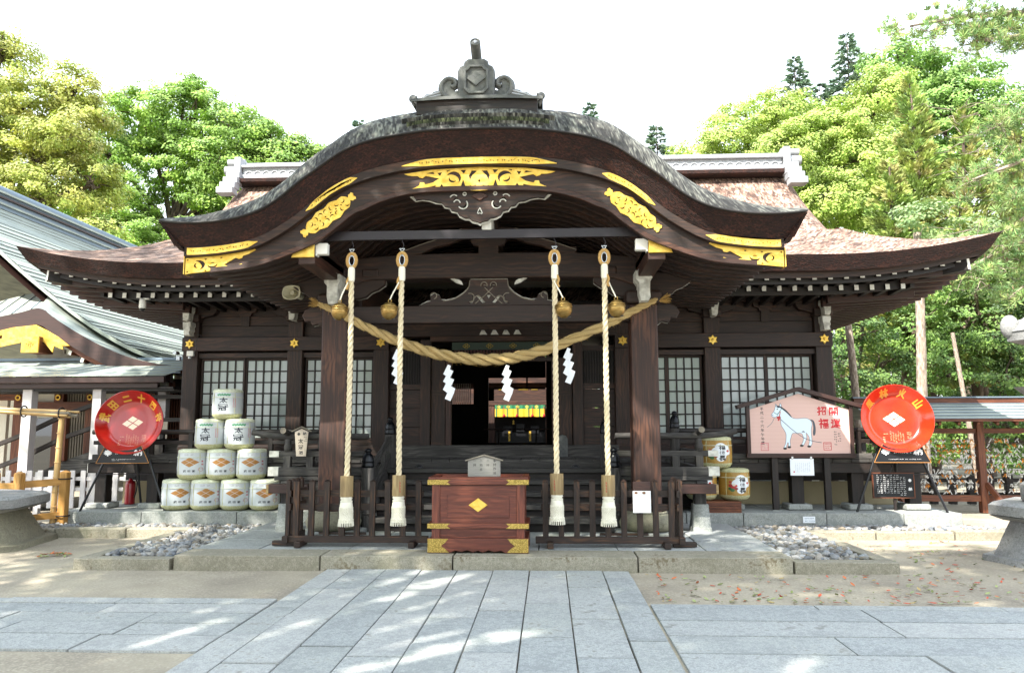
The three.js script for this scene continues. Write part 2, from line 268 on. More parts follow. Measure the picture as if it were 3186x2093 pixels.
{ // fallen leaves
  const leaf = new THREE.BufferGeometry(), P = [], I = [];
  const prof = [[0, 0], [0.25, 0.17], [0.5, 0.23], [0.75, 0.15], [1, 0]];
  prof.forEach(([x, w]) => { P.push(x - 0.5, 0.12 * (x - 0.5) ** 2 + 0.05, w, x - 0.5, 0.12 * (x - 0.5) ** 2, 0, x - 0.5, 0.12 * (x - 0.5) ** 2 + 0.05, -w); });
  for (let i = 0; i < 4; i++) { const a = i * 3; I.push(a, a + 3, a + 1, a + 1, a + 3, a + 4, a + 1, a + 4, a + 2, a + 2, a + 4, a + 5); }
  leaf.setAttribute('position', new THREE.Float32BufferAttribute(P, 3)); leaf.setIndex(I); leaf.computeVertexNormals();
  const cols = [0xb5482c, 0xc06a3c, 0x7e8a4c, 0x98a267, 0x6d7440, 0xa8915c, 0xc0583a, 0x8b9468];
  const scatter = (n, f, label) => {
    const im = new THREE.InstancedMesh(leaf, std({ color: 0xffffff, roughness: 0.7 }), n); im.name = numbered('fallen_leaves'); im.castShadow = im.receiveShadow = true;
    im.userData = { kind: 'stuff', label, category: 'leaves' };
    const m = new THREE.Matrix4(), Q = new THREE.Quaternion(), c = new THREE.Color();
    for (let i = 0; i < n; i++) { const [x, z, y] = f(), s = rr(0.035, 0.085); Q.setFromEuler(new THREE.Euler(rr(-0.3, 0.3), rr(0, 6.3), rr(-0.3, 0.3))); m.compose(V(x, y, z), Q, V(s, s, s)); im.setMatrixAt(i, m); im.setColorAt(i, c.set(cols[Math.floor(rnd() * cols.length)])); }
    scene.add(im);
  };
  scatter(420, () => { const t = Math.pow(rnd(), 1.5); const x = rr(1.95, 7.5), z = lerp(-7.65, -9.1, t); return x > 5 && rnd() < 0.35 ? [rr(5, 7), rr(-11.7, -9), SAND + 0.014] : [x, z, SAND + 0.014]; }, 'red and green leaves fallen on the sand right of the path');
  scatter(70, () => { const a = rr(0, 6.3), r = Math.sqrt(rnd()); return [-5.75 + Math.cos(a) * r * 0.22, -10.15 + Math.sin(a) * r * 0.16, SAND + 0.015 + (1 - r) * 0.03]; }, 'little heap of red leaves on the sand by the left stone lantern');
}

// ---------- the shrine hall ----------
const hall = thing('shrine_hall', 'large dark timber shrine hall with curved bark-shingled roof and gilded gable', 'shrine');
const LIP = curve([[0, 5.43], [0.4, 5.425], [0.75, 5.4], [1.36, 5.3], [1.73, 5.16], [2.02, 4.96], [2.3, 4.755], [2.52, 4.57], [2.76, 4.42], [3.0, 4.335], [3.3, 4.28], [3.6, 4.262], [3.85, 4.268], [4.06, 4.29]]);
const FASC = curve([[0, 5.13], [0.6, 5.115], [1.07, 5.06], [1.57, 4.93], [1.9, 4.77], [2.18, 4.55], [2.43, 4.35], [2.85, 4.11], [3.27, 4.02], [3.7, 3.985], [3.96, 4.0]]);
const BARGE = curve([[0, 4.715], [0.5, 4.71], [0.92, 4.68], [1.3, 4.58], [1.49, 4.49], [1.6, 4.45], [1.66, 4.42], [1.8, 4.3], [2.09, 4.08], [2.28, 3.98], [2.75, 3.8], [3.0, 3.735], [3.4, 3.69], [3.85, 3.655]]);
const RISE = curve([[0, 0.5], [2.2, 0.5], [2.6, 0.46], [3.1, 0.36], [3.5, 0.27], [4.06, 0.15]]);
const ab = Math.abs;
{ // porch roof: bark surface, eave face, lining
  const ZF = -9.2, ZB = -15.2, XE = 4.06;
  const roof = part(hall, 'porch_roof', (() => {
    const g = sheet(120, 26, (u, v) => {
      const x = (u - 0.5) * 2 * XE, t = v < 0.5 ? v * 2 * 0.75 : 0.75 + (v - 0.5) * 2 * (ZF - ZB - 0.75), k = clamp(t / 0.75);
      const n = (fbm(u, v, 40, 16, 2, 3) - 0.5) * 0.03 * k;
      return [x, LIP(ab(x)) + RISE(ab(x)) * (1 - (1 - k) ** 2.4) + n, ZF - t];
    });
    return g;
  })(), M.roofGrey);
  part(roof, 'eave_lip', (() => sheet(120, 3, (u, v) => { const x = (u - 0.5) * 2 * XE; return [x * (1 - v * 0.004), LIP(ab(x)) - [0, 0.012, 0.028, 0.03][Math.round(v * 3)], ZF + [0, 0.012, 0.004, -0.02][Math.round(v * 3)]]; }))(), M.darker);
  part(roof, 'eave_face', sheet(120, 6, (u, v) => {
    const x0 = (u - 0.5) * 2 * XE, sc = lerp(1, 3.95 / XE, v), x = x0 * sc;
    return [x, lerp(LIP(ab(x0)) - 0.03, FASC(ab(x)), v), ZF - 0.02 - 0.2 * v ** 0.8 + (fbm(u, v, 90, 6, 2, 8) - 0.5) * 0.008];
  }), M.eaveBark);
  for (const s of [-1, 1]) part(roof, 'eave_side', sheet(20, 4, (u, v) => { const z = lerp(ZF - 0.02, -12.6, u), x = lerp(XE, 3.78, v); return [s * x, v < 0.02 ? LIP(XE) + RISE(XE) * (1 - (1 - clamp((ZF - z) / 0.75)) ** 2.4) - 0.002 : lerp(4.29 + 0.1 * clamp((ZF - z) / 0.75), 3.88, v), z - 0.2 * v * (1 - u)]; }), M.eaveBark);
  part(roof, 'roof_lining', merge([sheet(90, 2, (u, v) => { const x = (u - 0.5) * 2 * 3.93; return [x, FASC(ab(x)) + 0.002 - (v > 0.4 ? 0.03 : 0), lerp(-9.42, -9.62, v)]; }), sheet(90, 12, (u, v) => { const x = (u - 0.5) * 2 * 3.8; return [x, BARGE(ab(x)) + 0.17, lerp(-9.6, -14.2, v)]; })]), M.dark);
  // bark build-up under the ridge ornament with mossy layered edge
  const bump = part(roof, 'ridge_thatch', sheet(60, 12, (u, v) => { const x = (u - 0.5) * 2 * 1.02, e = 1 - Math.pow(ab(u - 0.5) * 2, 6); return [x, LIP(ab(x)) + 0.2 * e + 0.02 + (0.36 + 0.0 * u) * (1 - (1 - v) ** 2), -9.31 - v * 0.7]; }), M.roofGrey);
  for (let k = 0; k < 3; k++) part(roof, 'moss_layer', sheet(50, 3, (u, v) => { const hw = 0.98 - k * 0.07, x = (u - 0.5) * 2 * hw; return [x, LIP(ab(x)) + 0.205 - k * 0.06 - 0.06 * v * (1 - 0.5 * ab(u - 0.5) ** 3), -9.285 + k * 0.02 - v * 0.03 + 0.03]; }), k === 1 ? M.lichen : M.roofGrey);
  // curved rafters
  for (let k = 0; k < 15; k++) {
    const z = -9.86 - k * 0.25, N = 44, A = [], B = [];
    const lim = 3.72;
    for (let i = 0; i <= N; i++) { const x = (i / N - 0.5) * 2 * lim; A.push([x, BARGE(ab(x)) + 0.05]); B.push([x, BARGE(ab(x)) + 0.165]); }
    const g = grain(ext(poly([...A, ...B.reverse()]), 0.11, 0.006), 'x'); part(hall, 'rafter', g, M.dark, 0, 0, z);
  }
  // barge boards
  const band = (top, bot, x1, depth, name, mat, z, n = 70) => { const A = [], B = []; for (let i = 0; i <= n; i++) { const x = (i / n - 0.5) * 2 * x1; A.push([x, bot(ab(x))]); B.push([x, top(ab(x))]); } return part(hall, name, grain(ext(poly([...A, ...B.reverse()]), depth, 0.005), 'x'), mat, 0, 0, z); };
  band((x) => FASC(x) - 0.002, (x) => FASC(x) - 0.115, 3.82, 0.13, 'barge_moulding', M.dark, -9.56);
  band((x) => FASC(x) - 0.118, BARGE, 3.84, 0.12, 'barge_board', M.dark, -9.64);
  band((x) => BARGE(x) + 0.045, (x) => BARGE(x) - 0.012, 3.5, 0.03, 'barge_bead', M.pillar, -9.535);
}
// scroll-work cut-outs
const comma = (cx, cy, r, a, f = 1) => { const o = [], i = []; for (let k = 0; k <= 10; k++) { const t = a + f * (k / 10) * 3.6, w = 0.52 * Math.sin((k / 10) * Math.PI) * (1.3 - k / 14); o.push([cx + Math.cos(t) * r * (1 + w * 0.3), cy + Math.sin(t) * r * (1 + w * 0.3)]); i.push([cx + Math.cos(t) * r * (1 - w), cy + Math.sin(t) * r * (1 - w)]); } return [...o, ...i.slice(1, -1).reverse()]; };
const tri = (cx, cy, r, a) => [0, 2.1, 4.2].map((d) => [cx + Math.cos(a + d) * r, cy + Math.sin(a + d) * r]);
const cwise = (pts) => { let s = 0; pts.forEach(([x, y], i) => { const [a, b] = pts[(i + 1) % pts.length]; s += x * b - a * y; }); return s > 0 ? pts.slice().reverse() : pts; };
const dots = (g) => g;
function warp(g, f) { const p = g.attributes.position; for (let i = 0; i < p.count; i++) { const [x, y] = f(p.getX(i), p.getY(i)); p.setX(i, x); p.setY(i, y); } g.computeVertexNormals(); return g; }
{ // gilded fittings on the gable: coordinates are (along, 0..1 across the board)
  const Hc = 0.31;
  const centre = [[-0.98, 0.3], [-0.93, 0.27], [-0.87, 0.25], [-0.8, 0.24], [-0.78, 0.215], [-0.74, 0.2], [-0.7, 0.23], [-0.6, 0.2], [-0.52, 0.175], [-0.6, 0.12], [-0.68, 0.1], [-0.71, 0.1], [-0.72, 0.13], [-0.77, 0.135], [-0.78, 0.09], [-0.84, 0.06], [-0.88, 0.05], [-0.93, 0.0]];
  const right = centre.map(([x, y]) => [-x, y]).reverse(), outline = [...centre, [-0.4, 0.0], [0, -0.02], [0.4, 0.0], ...right, [0.6, 0.315], [0, 0.325], [-0.6, 0.315]];
  const holes = [];
  for (const s of [-1, 1]) {
    const m = (pts) => pts.map(([x, y]) => [s * x, y]);
    holes.push(m(comma(0.34, 0.165, 0.095, 0.5, 1)), m(comma(0.345, 0.16, 0.05, 3.6, 1)), m(tri(0.515, 0.245, 0.038, 0.4)), m(tri(0.49, 0.05, 0.04, 1.6)), m([[0.18, 0.05], [0.24, 0.05], [0.21, 0.15]]), m([[0.17, 0.29], [0.25, 0.29], [0.2, 0.23]]), m([[0.3, 0.025], [0.4, 0.025], [0.37, 0.05]]), m([[0.43, 0.29], [0.36, 0.295], [0.42, 0.265]]));
    holes.push(m([[0.03, 0.27], [0.09, 0.2], [0.12, 0.13], [0.14, 0.2], [0.1, 0.28]]), m(comma(0.085, 0.07, 0.04, 3, 1)), m([[0.58, 0.03], [0.68, 0.05], [0.56, 0.075]]), m([[0.6, 0.28], [0.7, 0.265], [0.58, 0.24]]));
  }
  holes.push([[0, 0.09], [0.022, 0.125], [0, 0.15], [-0.022, 0.125]]);
  const f = part(hall, 'gilt_fitting', warp(grain(ext(poly(outline, holes.map(cwise)), 0.008, 0.003), 'x'), (x, y) => [x, BARGE(ab(x)) + y * ((FASC(ab(x)) - 0.125 - BARGE(ab(x))) / 0.32)]), M.gold, 0, 0, -9.512); f.userData.label = 'gilt openwork plate at the crown of the gable';
  // thin strips on the moulding above
  const strip = (x0, x1, taper0, taper1, n) => { const A = [], B = [], H = []; for (let i = 0; i <= 24; i++) { const t = i / 24, x = lerp(x0, x1, t), k = Math.min(taper0 ? clamp(t / 0.14) : 1, taper1 ? clamp((1 - t) / 0.14) : 1); A.push([x, lerp(0.05, 0.012, k)]); B.push([x, lerp(0.055, 0.1, k)]); } for (let i = 0; i < n; i++) { const t = (i + 1) / (n + 1), x = lerp(x0, x1, t); if ((taper0 && t < 0.1) || (taper1 && t > 0.9)) continue; H.push(i % 2 ? tri(x, 0.056, 0.016, rnd() * 6) : comma(x, 0.056, 0.019, rnd() * 6)); } return warp(grain(ext(poly([...A, ...B.reverse()], H.map(cwise)), 0.007, 0.002), 'x'), (x, y) => [x, FASC(ab(x)) - 0.115 + y]); };
  for (const [a, b, p, q, n] of [[-1.0, 1.0, 1, 1, 44], [1.58, 2.24, 1, 1, 15], [-2.24, -1.58, 1, 1, 15], [2.86, 3.78, 1, 0, 20], [-3.78, -2.86, 0, 1, 20]]) part(hall, 'gilt_strip', strip(a, b, p, q, n), M.gold, 0, 0, -9.427);
  for (const s of [-1, 1]) {
    // slanting cartouche
    const L = 0.4, oc = [], N = 40; for (let i = 0; i < N; i++) { const t = (i / N) * Math.PI * 2, cx = Math.cos(t), sy = Math.sin(t), lobes = 1 + 0.12 * Math.cos(t * 10); const w = 0.115 * Math.pow(Math.abs(sy), 0.7) * Math.sign(sy) * lobes; oc.push([cx * L * 0.86, w]); }
    const knob = (e) => [[e * 0.34, 0.02], [e * 0.37, 0.05], [e * 0.39, 0.045], [e * 0.41, 0.055], [e * 0.425, 0.03], [e * 0.41, 0], [e * 0.425, -0.03], [e * 0.41, -0.055], [e * 0.39, -0.045], [e * 0.37, -0.05], [e * 0.34, -0.02]];
    const top = oc.filter(([x, y]) => y > 0.012 && ab(x) < 0.33).sort((a, b) => b[0] - a[0]), bot = oc.filter(([x, y]) => y < -0.012 && ab(x) < 0.33).sort((a, b) => a[0] - b[0]);
    const shape = [...top, ...knob(-1), ...bot, ...knob(1).reverse()];
    const hs = []; for (let i = -3; i <= 3; i++) { const x = i * 0.085, w = 0.055 * Math.sqrt(1 - (x / 0.36) ** 2); hs.push(comma(x, w, 0.031, i + 0.5, 1), comma(x + 0.03, -w, 0.031, i + 3, -1)); if (i < 3) hs.push(tri(x + 0.042, 0, 0.018, i)); }
    const c = part(hall, 'gilt_cartouche', grain(ext(poly(shape, hs.map(cwise)), 0.008, 0.003), 'x'), M.gold, s * 1.97, 4.405, -9.512); c.rotation.z = -s * 0.66;
    // end plates
    const o = [[0, 0], [0.92, 0], [0.88, 0.035], [0.78, 0.05], [0.74, 0.085], [0.7, 0.075], [0.68, 0.055], [0.6, 0.055], [0.5, 0.11], [0.6, 0.17], [0.66, 0.21], [0.7, 0.18], [0.74, 0.185], [0.75, 0.22], [0.83, 0.235], [0.92, 0.27], [0.9, 0.3], [0.5, 0.29], [0, 0.265]].map(([x, y]) => [s * (3.83 - x), y]);
    const h = [comma(s * 3.67, 0.14, 0.088, s > 0 ? 1.2 : 2, s), comma(s * 3.67, 0.14, 0.046, s > 0 ? 4.4 : 5.0, s), comma(s * 3.475, 0.14, 0.066, s > 0 ? 0 : 3.1, -s), comma(s * 3.475, 0.14, 0.032, s > 0 ? 3.2 : 0.1, -s), tri(s * 3.805, 0.24, 0.02, s > 0 ? 0.8 : 2.4), tri(s * 3.805, 0.035, 0.02, 5), tri(s * 3.565, 0.035, 0.024, 1.57), tri(s * 3.565, 0.245, 0.024, 4.7), tri(s * 3.37, 0.04, 0.026, 2), tri(s * 3.36, 0.245, 0.024, 0)];
    const e = part(hall, 'gilt_fitting', warp(grain(ext(poly(s > 0 ? o.slice().reverse() : o, h.map(cwise)), 0.008, 0.003), 'x'), (x, y) => [x, BARGE(ab(x)) - 0.012 + y * (FASC(ab(x)) - 0.118 - BARGE(ab(x))) / 0.275]), M.gold, 0, 0, -9.512); e.userData.label = 'gilt openwork plate at the low end of the gable';
    bx(e, 'gilt_edge', M.gold, 0.012, 0.24, 0.16, s * 3.855, BARGE(3.83) + 0.11, -0.075);
  }
  // pendant board under the crown
  const half = [[0.92, 0.02], [0.84, -0.1], [0.76, -0.085], [0.66, -0.1], [0.58, -0.13], [0.5, -0.14], [0.46, -0.19], [0.4, -0.2], [0.37, -0.245], [0.3, -0.26], [0.27, -0.31], [0.2, -0.345], [0.14, -0.35], [0.1, -0.385], [0.03, -0.4], [0, -0.42]];
  const pend = [...half, ...half.slice(0, -1).reverse().map(([x, y]) => [-x, y]), [-0.5, 0.05], [0, 0.06], [0.5, 0.05]].reverse();
  const cut = []; for (const s of [-1, 1]) cut.push(comma(s * 0.22, -0.17, 0.055, s > 0 ? 2.2 : 0.9, s), comma(s * 0.31, -0.12, 0.035, s > 0 ? 0 : 3, s), [[s * 0.2, -0.02], [s * 0.225, -0.005], [s * 0.22, -0.035], [s * 0.19, -0.06], [s * 0.175, -0.03], [s * 0.18, -0.01]]);
  cut.push([[0, -0.22], [0.022, -0.27], [0.03, -0.3], [0, -0.29], [-0.03, -0.3], [-0.022, -0.27]]);
  const pd = part(hall, 'pendant_board', grain(ext(poly(pend, cut.map(cwise)), 0.05, 0), 'x'), M.dark, 0, 4.71, -9.64); pd.userData.label = 'carved pendant board with pale painted edges';
  part(pd, 'painted_edge', grain(ext(poly(pend.map(([x, y]) => [x * 1.012, y < 0 ? y * 1.05 - 0.004 : y - 0.06]), cut.map((c) => cwise(c.map(([x, y]) => { const mx = c.reduce((t, q) => t + q[0], 0) / c.length, my = c.reduce((t, q) => t + q[1], 0) / c.length; return [mx + (x - mx) * 0.6, my + (y - my) * 0.6]; })))), 0.02), 'x'), M.whiteOld, 0, 0, -0.022);
  for (const e of [-1, 1]) for (const [x, y, r, a, l] of [[0.22, -0.17, 0.06, 2.4, 3.4], [0.3, -0.15, 0.04, 0.2, 3.0], [0.34, -0.09, 0.05, 0.3, 2.2], [0.2, -0.03, 0.02, 0, 6.28]]) { const g = new THREE.TorusGeometry(r, 0.009, 5, 14, l); g.rotateZ(a); if (e < 0) g.rotateY(Math.PI); part(pd, 'painted_scroll', g, M.whiteOld, e * x, y, 0.052); }
  part(pd, 'painted_scroll', tube([[0, -0.22, 0.052], [0.024, -0.27, 0.052], [0.03, -0.3, 0.052], [0, -0.29, 0.052], [-0.03, -0.3, 0.052], [-0.024, -0.27, 0.052], [0, -0.22, 0.052]], 0.006, 5, 24), M.whiteOld);
  part(pd, 'diamond_crest', grain(ext(poly([[0, -0.11], [0.1, -0.055], [0, 0], [-0.1, -0.055]]), 0.02, 0.006), 'x'), M.pillar, 0, -0.01, 0.05);
}
{ // ridge ornament over the gable
  const base = bx(hall, 'ridge_box', M.darker, 1.58, 0.2, 1.1, -0.03, 5.8, -9.98, 0.01); base.scale.x = 1;
  const deck = part(hall, 'ridge_cap_board', sheet(24, 4, (u, v) => [(u - 0.5) * 1.72 - 0.03, 5.9 + 0.03 * (1 - (2 * u - 1) ** 2) + (v < 0.3 ? 0 : 0.025), lerp(-9.38, -10.6, v)]), M.tileDark);
  part(deck, 'cap_edge', sheet(24, 1, (u, v) => [(u - 0.5) * 1.72 - 0.03, 5.9 + 0.03 * (1 - (2 * u - 1) ** 2) - v * 0.04, -9.378]), M.tileDark);
  const orn = new THREE.Group(); orn.name = 'ridge_end_tile'; orn.position.set(-0.04, 5.915, -9.42); hall.add(orn); orn.userData.label = 'grey ridge-end tile with diamond crest and scrolled fins';
  const body = [[-0.22, 0], [-0.225, 0.38], [-0.2, 0.43], [-0.15, 0.45], [-0.14, 0.5], [-0.1, 0.53], [0.1, 0.53], [0.14, 0.5], [0.15, 0.45], [0.2, 0.43], [0.225, 0.38], [0.22, 0]].reverse();
  part(orn, 'tile_body', grain(ext(poly(body), 0.16, 0.02), 'x'), M.tileDark, 0, 0, -0.2);
  const fr = (w, h, r) => [[-w, -h + r], [-w, h - r], [-w + r * 0.6, h - r * 0.6], [-w + r, h], [w - r, h], [w - r * 0.6, h - r * 0.6], [w, h - r], [w, -h + r], [w - r, -h], [-w + r, -h]].reverse();
  part(orn, 'tile_frame', grain(ext(poly(fr(0.155, 0.19, 0.06), [cwise(fr(0.135, 0.17, 0.055))]), 0.03, 0.006), 'x'), M.tileDark, 0, 0.25, -0.02);
  for (const [dx, dy] of [[0, 1], [0, -1], [1, 0], [-1, 0]]) part(orn, 'crest_diamond', grain(ext(poly([[0, -0.046], [0.056, 0], [0, 0.046], [-0.056, 0]]), 0.03, 0.004), 'x'), M.tileDark, dx * 0.058, 0.26 + dy * 0.048, -0.018);
  part(orn, 'round_cap', grain(new THREE.CylinderGeometry(0.068, 0.068, 0.5, 20).rotateX(Math.PI / 2), 'z'), M.tileDark, 0, 0.59, -0.1, -0.42);
  part(orn, 'round_cap_rim', new THREE.TorusGeometry(0.058, 0.012, 8, 20), M.tileDark, 0, 0.694, 0.13, -0.42);
  part(orn, 'round_cap_crest', grain(ext(poly([[0, -0.035], [0.03, 0], [0, 0.035], [-0.03, 0]]), 0.01), 'x'), M.tile, 0, 0.694, 0.128, -0.42);
  for (const s of [-1, 1]) {
    const scroll = []; for (let k = 0; k <= 26; k++) { const t = k / 26, a = Math.PI * (1.5 - t * 1.75), r = 0.15 * (1 - 0.25 * t); scroll.push([s * (0.36 - Math.cos(a) * r * -1), 0.15 + Math.sin(a) * r]); }
    for (const [w, zz] of [[0.045, 0], [0.028, 0.035]]) part(orn, 'scroll', new THREE.TubeGeometry(new THREE.CatmullRomCurve3([V(s * 0.22, 0.05, zz), V(s * 0.3, 0.03, zz), V(s * 0.4, 0.05, zz), V(s * 0.46, 0.14, zz), V(s * 0.45, 0.24, zz), V(s * 0.37, 0.3, zz), V(s * 0.29, 0.27, zz), V(s * 0.28, 0.2, zz), V(s * 0.33, 0.18, zz)]), 40, w, 8), M.tileDark, 0, 0, -0.1);
    part(orn, 'scroll_plate', grain(ext(poly([[s * 0.2, 0], [s * 0.44, 0.02], [s * 0.47, 0.16], [s * 0.42, 0.27], [s * 0.33, 0.27], [s * 0.34, 0.17], [s * 0.28, 0.12], [s * 0.2, 0.14]].slice()[s > 0 ? 'slice' : 'reverse']()), 0.09, 0.008), 'x'), M.tileDark, 0, 0, -0.17);
    const fin = [[0.4, 0], [0.82, -0.055], [0.86, 0.01], [0.85, 0.06], [0.8, 0.07], [0.81, 0.04], [0.78, 0.02], [0.72, 0.04], [0.66, 0.085], [0.6, 0.09], [0.56, 0.12], [0.5, 0.13], [0.46, 0.16], [0.4, 0.16]].map(([x, y]) => [s * x, y]);
    part(orn, 'fin', grain(ext(poly(s > 0 ? fin : fin.reverse()), 0.1, 0.012), 'x'), M.tileDark, 0, 0, -0.18);
    for (let k = 0; k < 3; k++) part(orn, 'fin_rib', tube([[s * 0.44, 0.125 - k * 0.04, 0], [s * 0.55, 0.095 - k * 0.035, 0], [s * 0.66, 0.06 - k * 0.03, 0], [s * 0.76, 0.0 - k * 0.018, 0], [s * 0.84, 0.03 - k * 0.01, 0]], 0.014, 6, 20), M.tile, 0, 0, -0.07);
    part(orn, 'fin_curl', new THREE.TorusGeometry(0.035, 0.022, 8, 16), M.tileDark, s * 0.845, 0.055, -0.12);
  }
}
{ // main roof (hip-and-gable, bark shingled)
  const RY = curve([[12.2, 4.41], [12.7, 4.58], [13.3, 4.82], [13.95, 5.13], [14.5, 5.45], [15.2, 5.9], [15.8, 6.33], [16.4, 6.8], [17, 7.32]]), EX = 8.12, EZ = -12.2;
  const lift = (x, k) => 0.33 * clamp((ab(x) - 5.4) / 2.7) ** 2.2 * (1 - clamp(k));
  const W = (z) => { const d = Math.min(-z, 34 + z); return d > 14.5 ? 6.42 : lerp(8.12, 6.42, (d - 12.2) / 2.3); };
  const surf = (x, z) => { const d = Math.min(-z, 34 + z), e = d > 14.4 ? 0.22 * clamp((ab(x) - 6.02) / 0.4) ** 2 : 0; return RY(d) + lift(x, (d - 12.2) / 2.6) - e; };
  const nz = (x, z) => (fbm(x / 10 + 0.5, z / 10 + 0.5, 30, 30, 2, 4) - 0.5) * 0.03;
  const roof = part(hall, 'main_roof', sheet(90, 44, (u, v) => { const z = lerp(EZ, -17, v), x = (u - 0.5) * 2 * W(z); return [x, surf(x, z) + (v > 0.01 ? nz(x, z) : 0), z]; }), M.roofBrown);
  part(roof, 'rear_slope', sheet(30, 24, (u, v) => { const z = lerp(-17, -21.8, v), x = (u - 0.5) * 2 * W(z); return [x, surf(x, z), z]; }), M.roofBrown);
  for (const s of [-1, 1]) {
    part(roof, 'side_slope', sheet(16, 40, (u, v) => { const d = lerp(0, 1.7, u), zf = EZ - d * (2.3 / 1.7), z = lerp(zf, -34 - zf, v), x = 8.12 - d; return [s * x, RY(12.2 + d * (2.3 / 1.7)) + lift(x, d * (2.3 / 1.7) / 2.6) * clamp(1 - Math.min(ab(z - zf), ab(-34 - zf - z)) / 2.7) ** 2.2 - 0.006, z]; }), M.roofBrown);
    part(roof, 'gable_wall', (() => { const A = []; for (let i = 0; i <= 20; i++) { const z = lerp(-14.45, -19.55, i / 20); A.push([z, RY(Math.min(-z, 34 + z)) - 0.25]); } return ext(poly([...A, [-19.55, 5.1], [-14.45, 5.1]].reverse()), 0.1); })(), M.dark, s * 6.25, 0, 0, 0, -Math.PI / 2).scale.z = s;
    part(roof, 'verge_edge', sheet(24, 2, (u, v) => { const z = lerp(-14.45, -19.55, u); return [s * (6.42 - 0.03 * v), surf(6.42, z) - v * 0.3, z]; }), M.eaveBark);
    part(roof, 'verge_soffit', sheet(24, 2, (u, v) => { const z = lerp(-14.45, -19.55, u); return [s * (6.39 - 0.2 * v), surf(6.42, z) - 0.3, z]; }), M.dark);
  }
  // eave faces: bark layer then board, front and sides
  const edge = (name, mat, o0, y0, o1, y1) => {
    part(roof, name, sheet(110, 3, (u, v) => { const x0 = (u - 0.5) * 2 * EX, o = lerp(o0, o1, v), x = x0 * (EX - o) / EX; return [x, 4.41 + lift(x0, 0) + lerp(y0, y1, v) + (name === 'eave_bark' && v > 0 ? (fbm(u, v, 160, 3, 2, 6) - 0.5) * 0.01 : 0), EZ - o]; }), mat);
    for (const s of [-1, 1]) part(roof, name, sheet(60, 3, (u, v) => { const o = lerp(o0, o1, v), z0 = lerp(EZ, -21.8, u), e = Math.min(ab(z0 - EZ), ab(z0 + 21.8)); return [s * (EX - o), 4.41 + 0.33 * clamp(1 - e / 2.7) ** 2.2 + lerp(y0, y1, v), lerp(EZ - o, -21.8 + o, u)]; }), mat);
  };
  edge('eave_bark', M.eaveBark, 0, 0, 0.13, -0.24); edge('eave_ledge', M.dark, 0.13, -0.241, 0.24, -0.25); edge('eave_board', M.dark, 0.24, -0.25, 0.25, -0.34);
  // soffit
  part(roof, 'soffit', sheet(60, 4, (u, v) => { const x0 = (u - 0.5) * 2 * 7.86; return [x0 * lerp(1, 5.9 / 7.86, v), 4.1 + lift(x0 / 7.86 * 8.12, v) + 0.2 * v, lerp(-12.45, -14.3, v)]; }), M.dark);
  for (const s of [-1, 1]) part(roof, 'soffit', sheet(40, 4, (u, v) => { const z0 = lerp(-12.45, -21.55, u), e = Math.min(ab(z0 + 12.2), ab(z0 + 21.8)); return [s * lerp(7.86, 5.9, v), 4.1 + 0.33 * clamp(1 - e / 2.7) ** 2.2 * (1 - v) + 0.2 * v, lerp(z0, lerp(-14.3, -19.7, u), v)]; }), M.dark);
  // rafters with white painted ends
  const capG = box(0.07, 0.09, 0.008), fly = box(0.075, 0.1, 0.95), low = box(0.075, 0.1, 1.5), flyS = box(0.1, 0.15, 0.95), lowS = box(0.1, 0.15, 1.5);
  for (const s of [-1, 1]) {
    for (let i = 0; i < 17; i++) {
      const x = s * (3.45 + i * 0.258), L = lift(x / 7.86 * 8.12, 0);
      const r = part(hall, 'flying_rafter', fly, M.darker, x, 4.045 + L + 0.02, -12.52 - 0.475, -0.07); part(r, 'white_end', capG, M.white, 0, 0, 0.48);
      if (ab(x) < 6.85) { const q = part(hall, 'base_rafter', low, M.darker, x + 0.08 * s, 3.955 + lift(x * 0.9, 0.2), -12.98 - 0.75, -0.06); part(q, 'white_end', capG, M.white, 0, 0, 0.755); }
    }
    for (let i = 0; i < 25; i++) {
      const z = -12.75 - i * 0.258, L = 0.33 * clamp(1 - ab(z + 12.2) / 2.7) ** 2.2;
      const r = part(hall, 'flying_rafter', flyS, M.pillar, s * 7.31, 4.01 + L, z, 0, Math.PI / 2, 0); r.rotation.set(0, s * Math.PI / 2, 0); r.rotateX(-0.07); part(r, 'white_end', capG, M.whiteOld, 0, 0, 0.48);
      if (i > 2) { const q = part(hall, 'base_rafter', lowS, M.pillar, s * 6.55, 3.89 + L * 0.6, z, 0, s * Math.PI / 2, 0); q.rotateX(-0.06); part(q, 'white_end', capG, M.whiteOld, 0, 0, 0.755); }
    }
    const hip = beam(hall, 'hip_rafter', M.darker, [s * 5.9, 4.06, -14.2], [s * 7.72, 4.28, -12.5], 0.13, 0.2); part(hip, 'white_end', box(0.125, 0.19, 0.01), M.white, 0, 0, hip.geometry.boundingBox ? 0 : 1.26);
    for (const [x1, z, y, h] of [[7.65, -12.57, 4.045, 0.1], [6.95, -13.03, 3.94, 0.1]]) part(hall, 'eave_purlin', (() => { const A = [], B = []; for (let i = 0; i <= 20; i++) { const x = lerp(3.2, x1, i / 20), q = y + lift(x / 7.86 * 8.12, 0) * (z > -12.8 ? 1 : 0.8); A.push([s * x, q - h / 2]); B.push([s * x, q + h / 2 + 0.04]); } const P = [...A, ...B.reverse()]; return grain(ext(poly(s > 0 ? P : P.reverse()), 0.05), 'x'); })(), M.darker, 0, 0, z - 0.05);
    beam(hall, 'eave_purlin', M.darker, [s * 7.05, 4.03, -13], [s * 7.05, 4.0, -20], 0.07, 0.07);
  }
  // grey tile ridge
  const ridge = new THREE.Group(); ridge.name = 'tile_ridge'; hall.add(ridge);
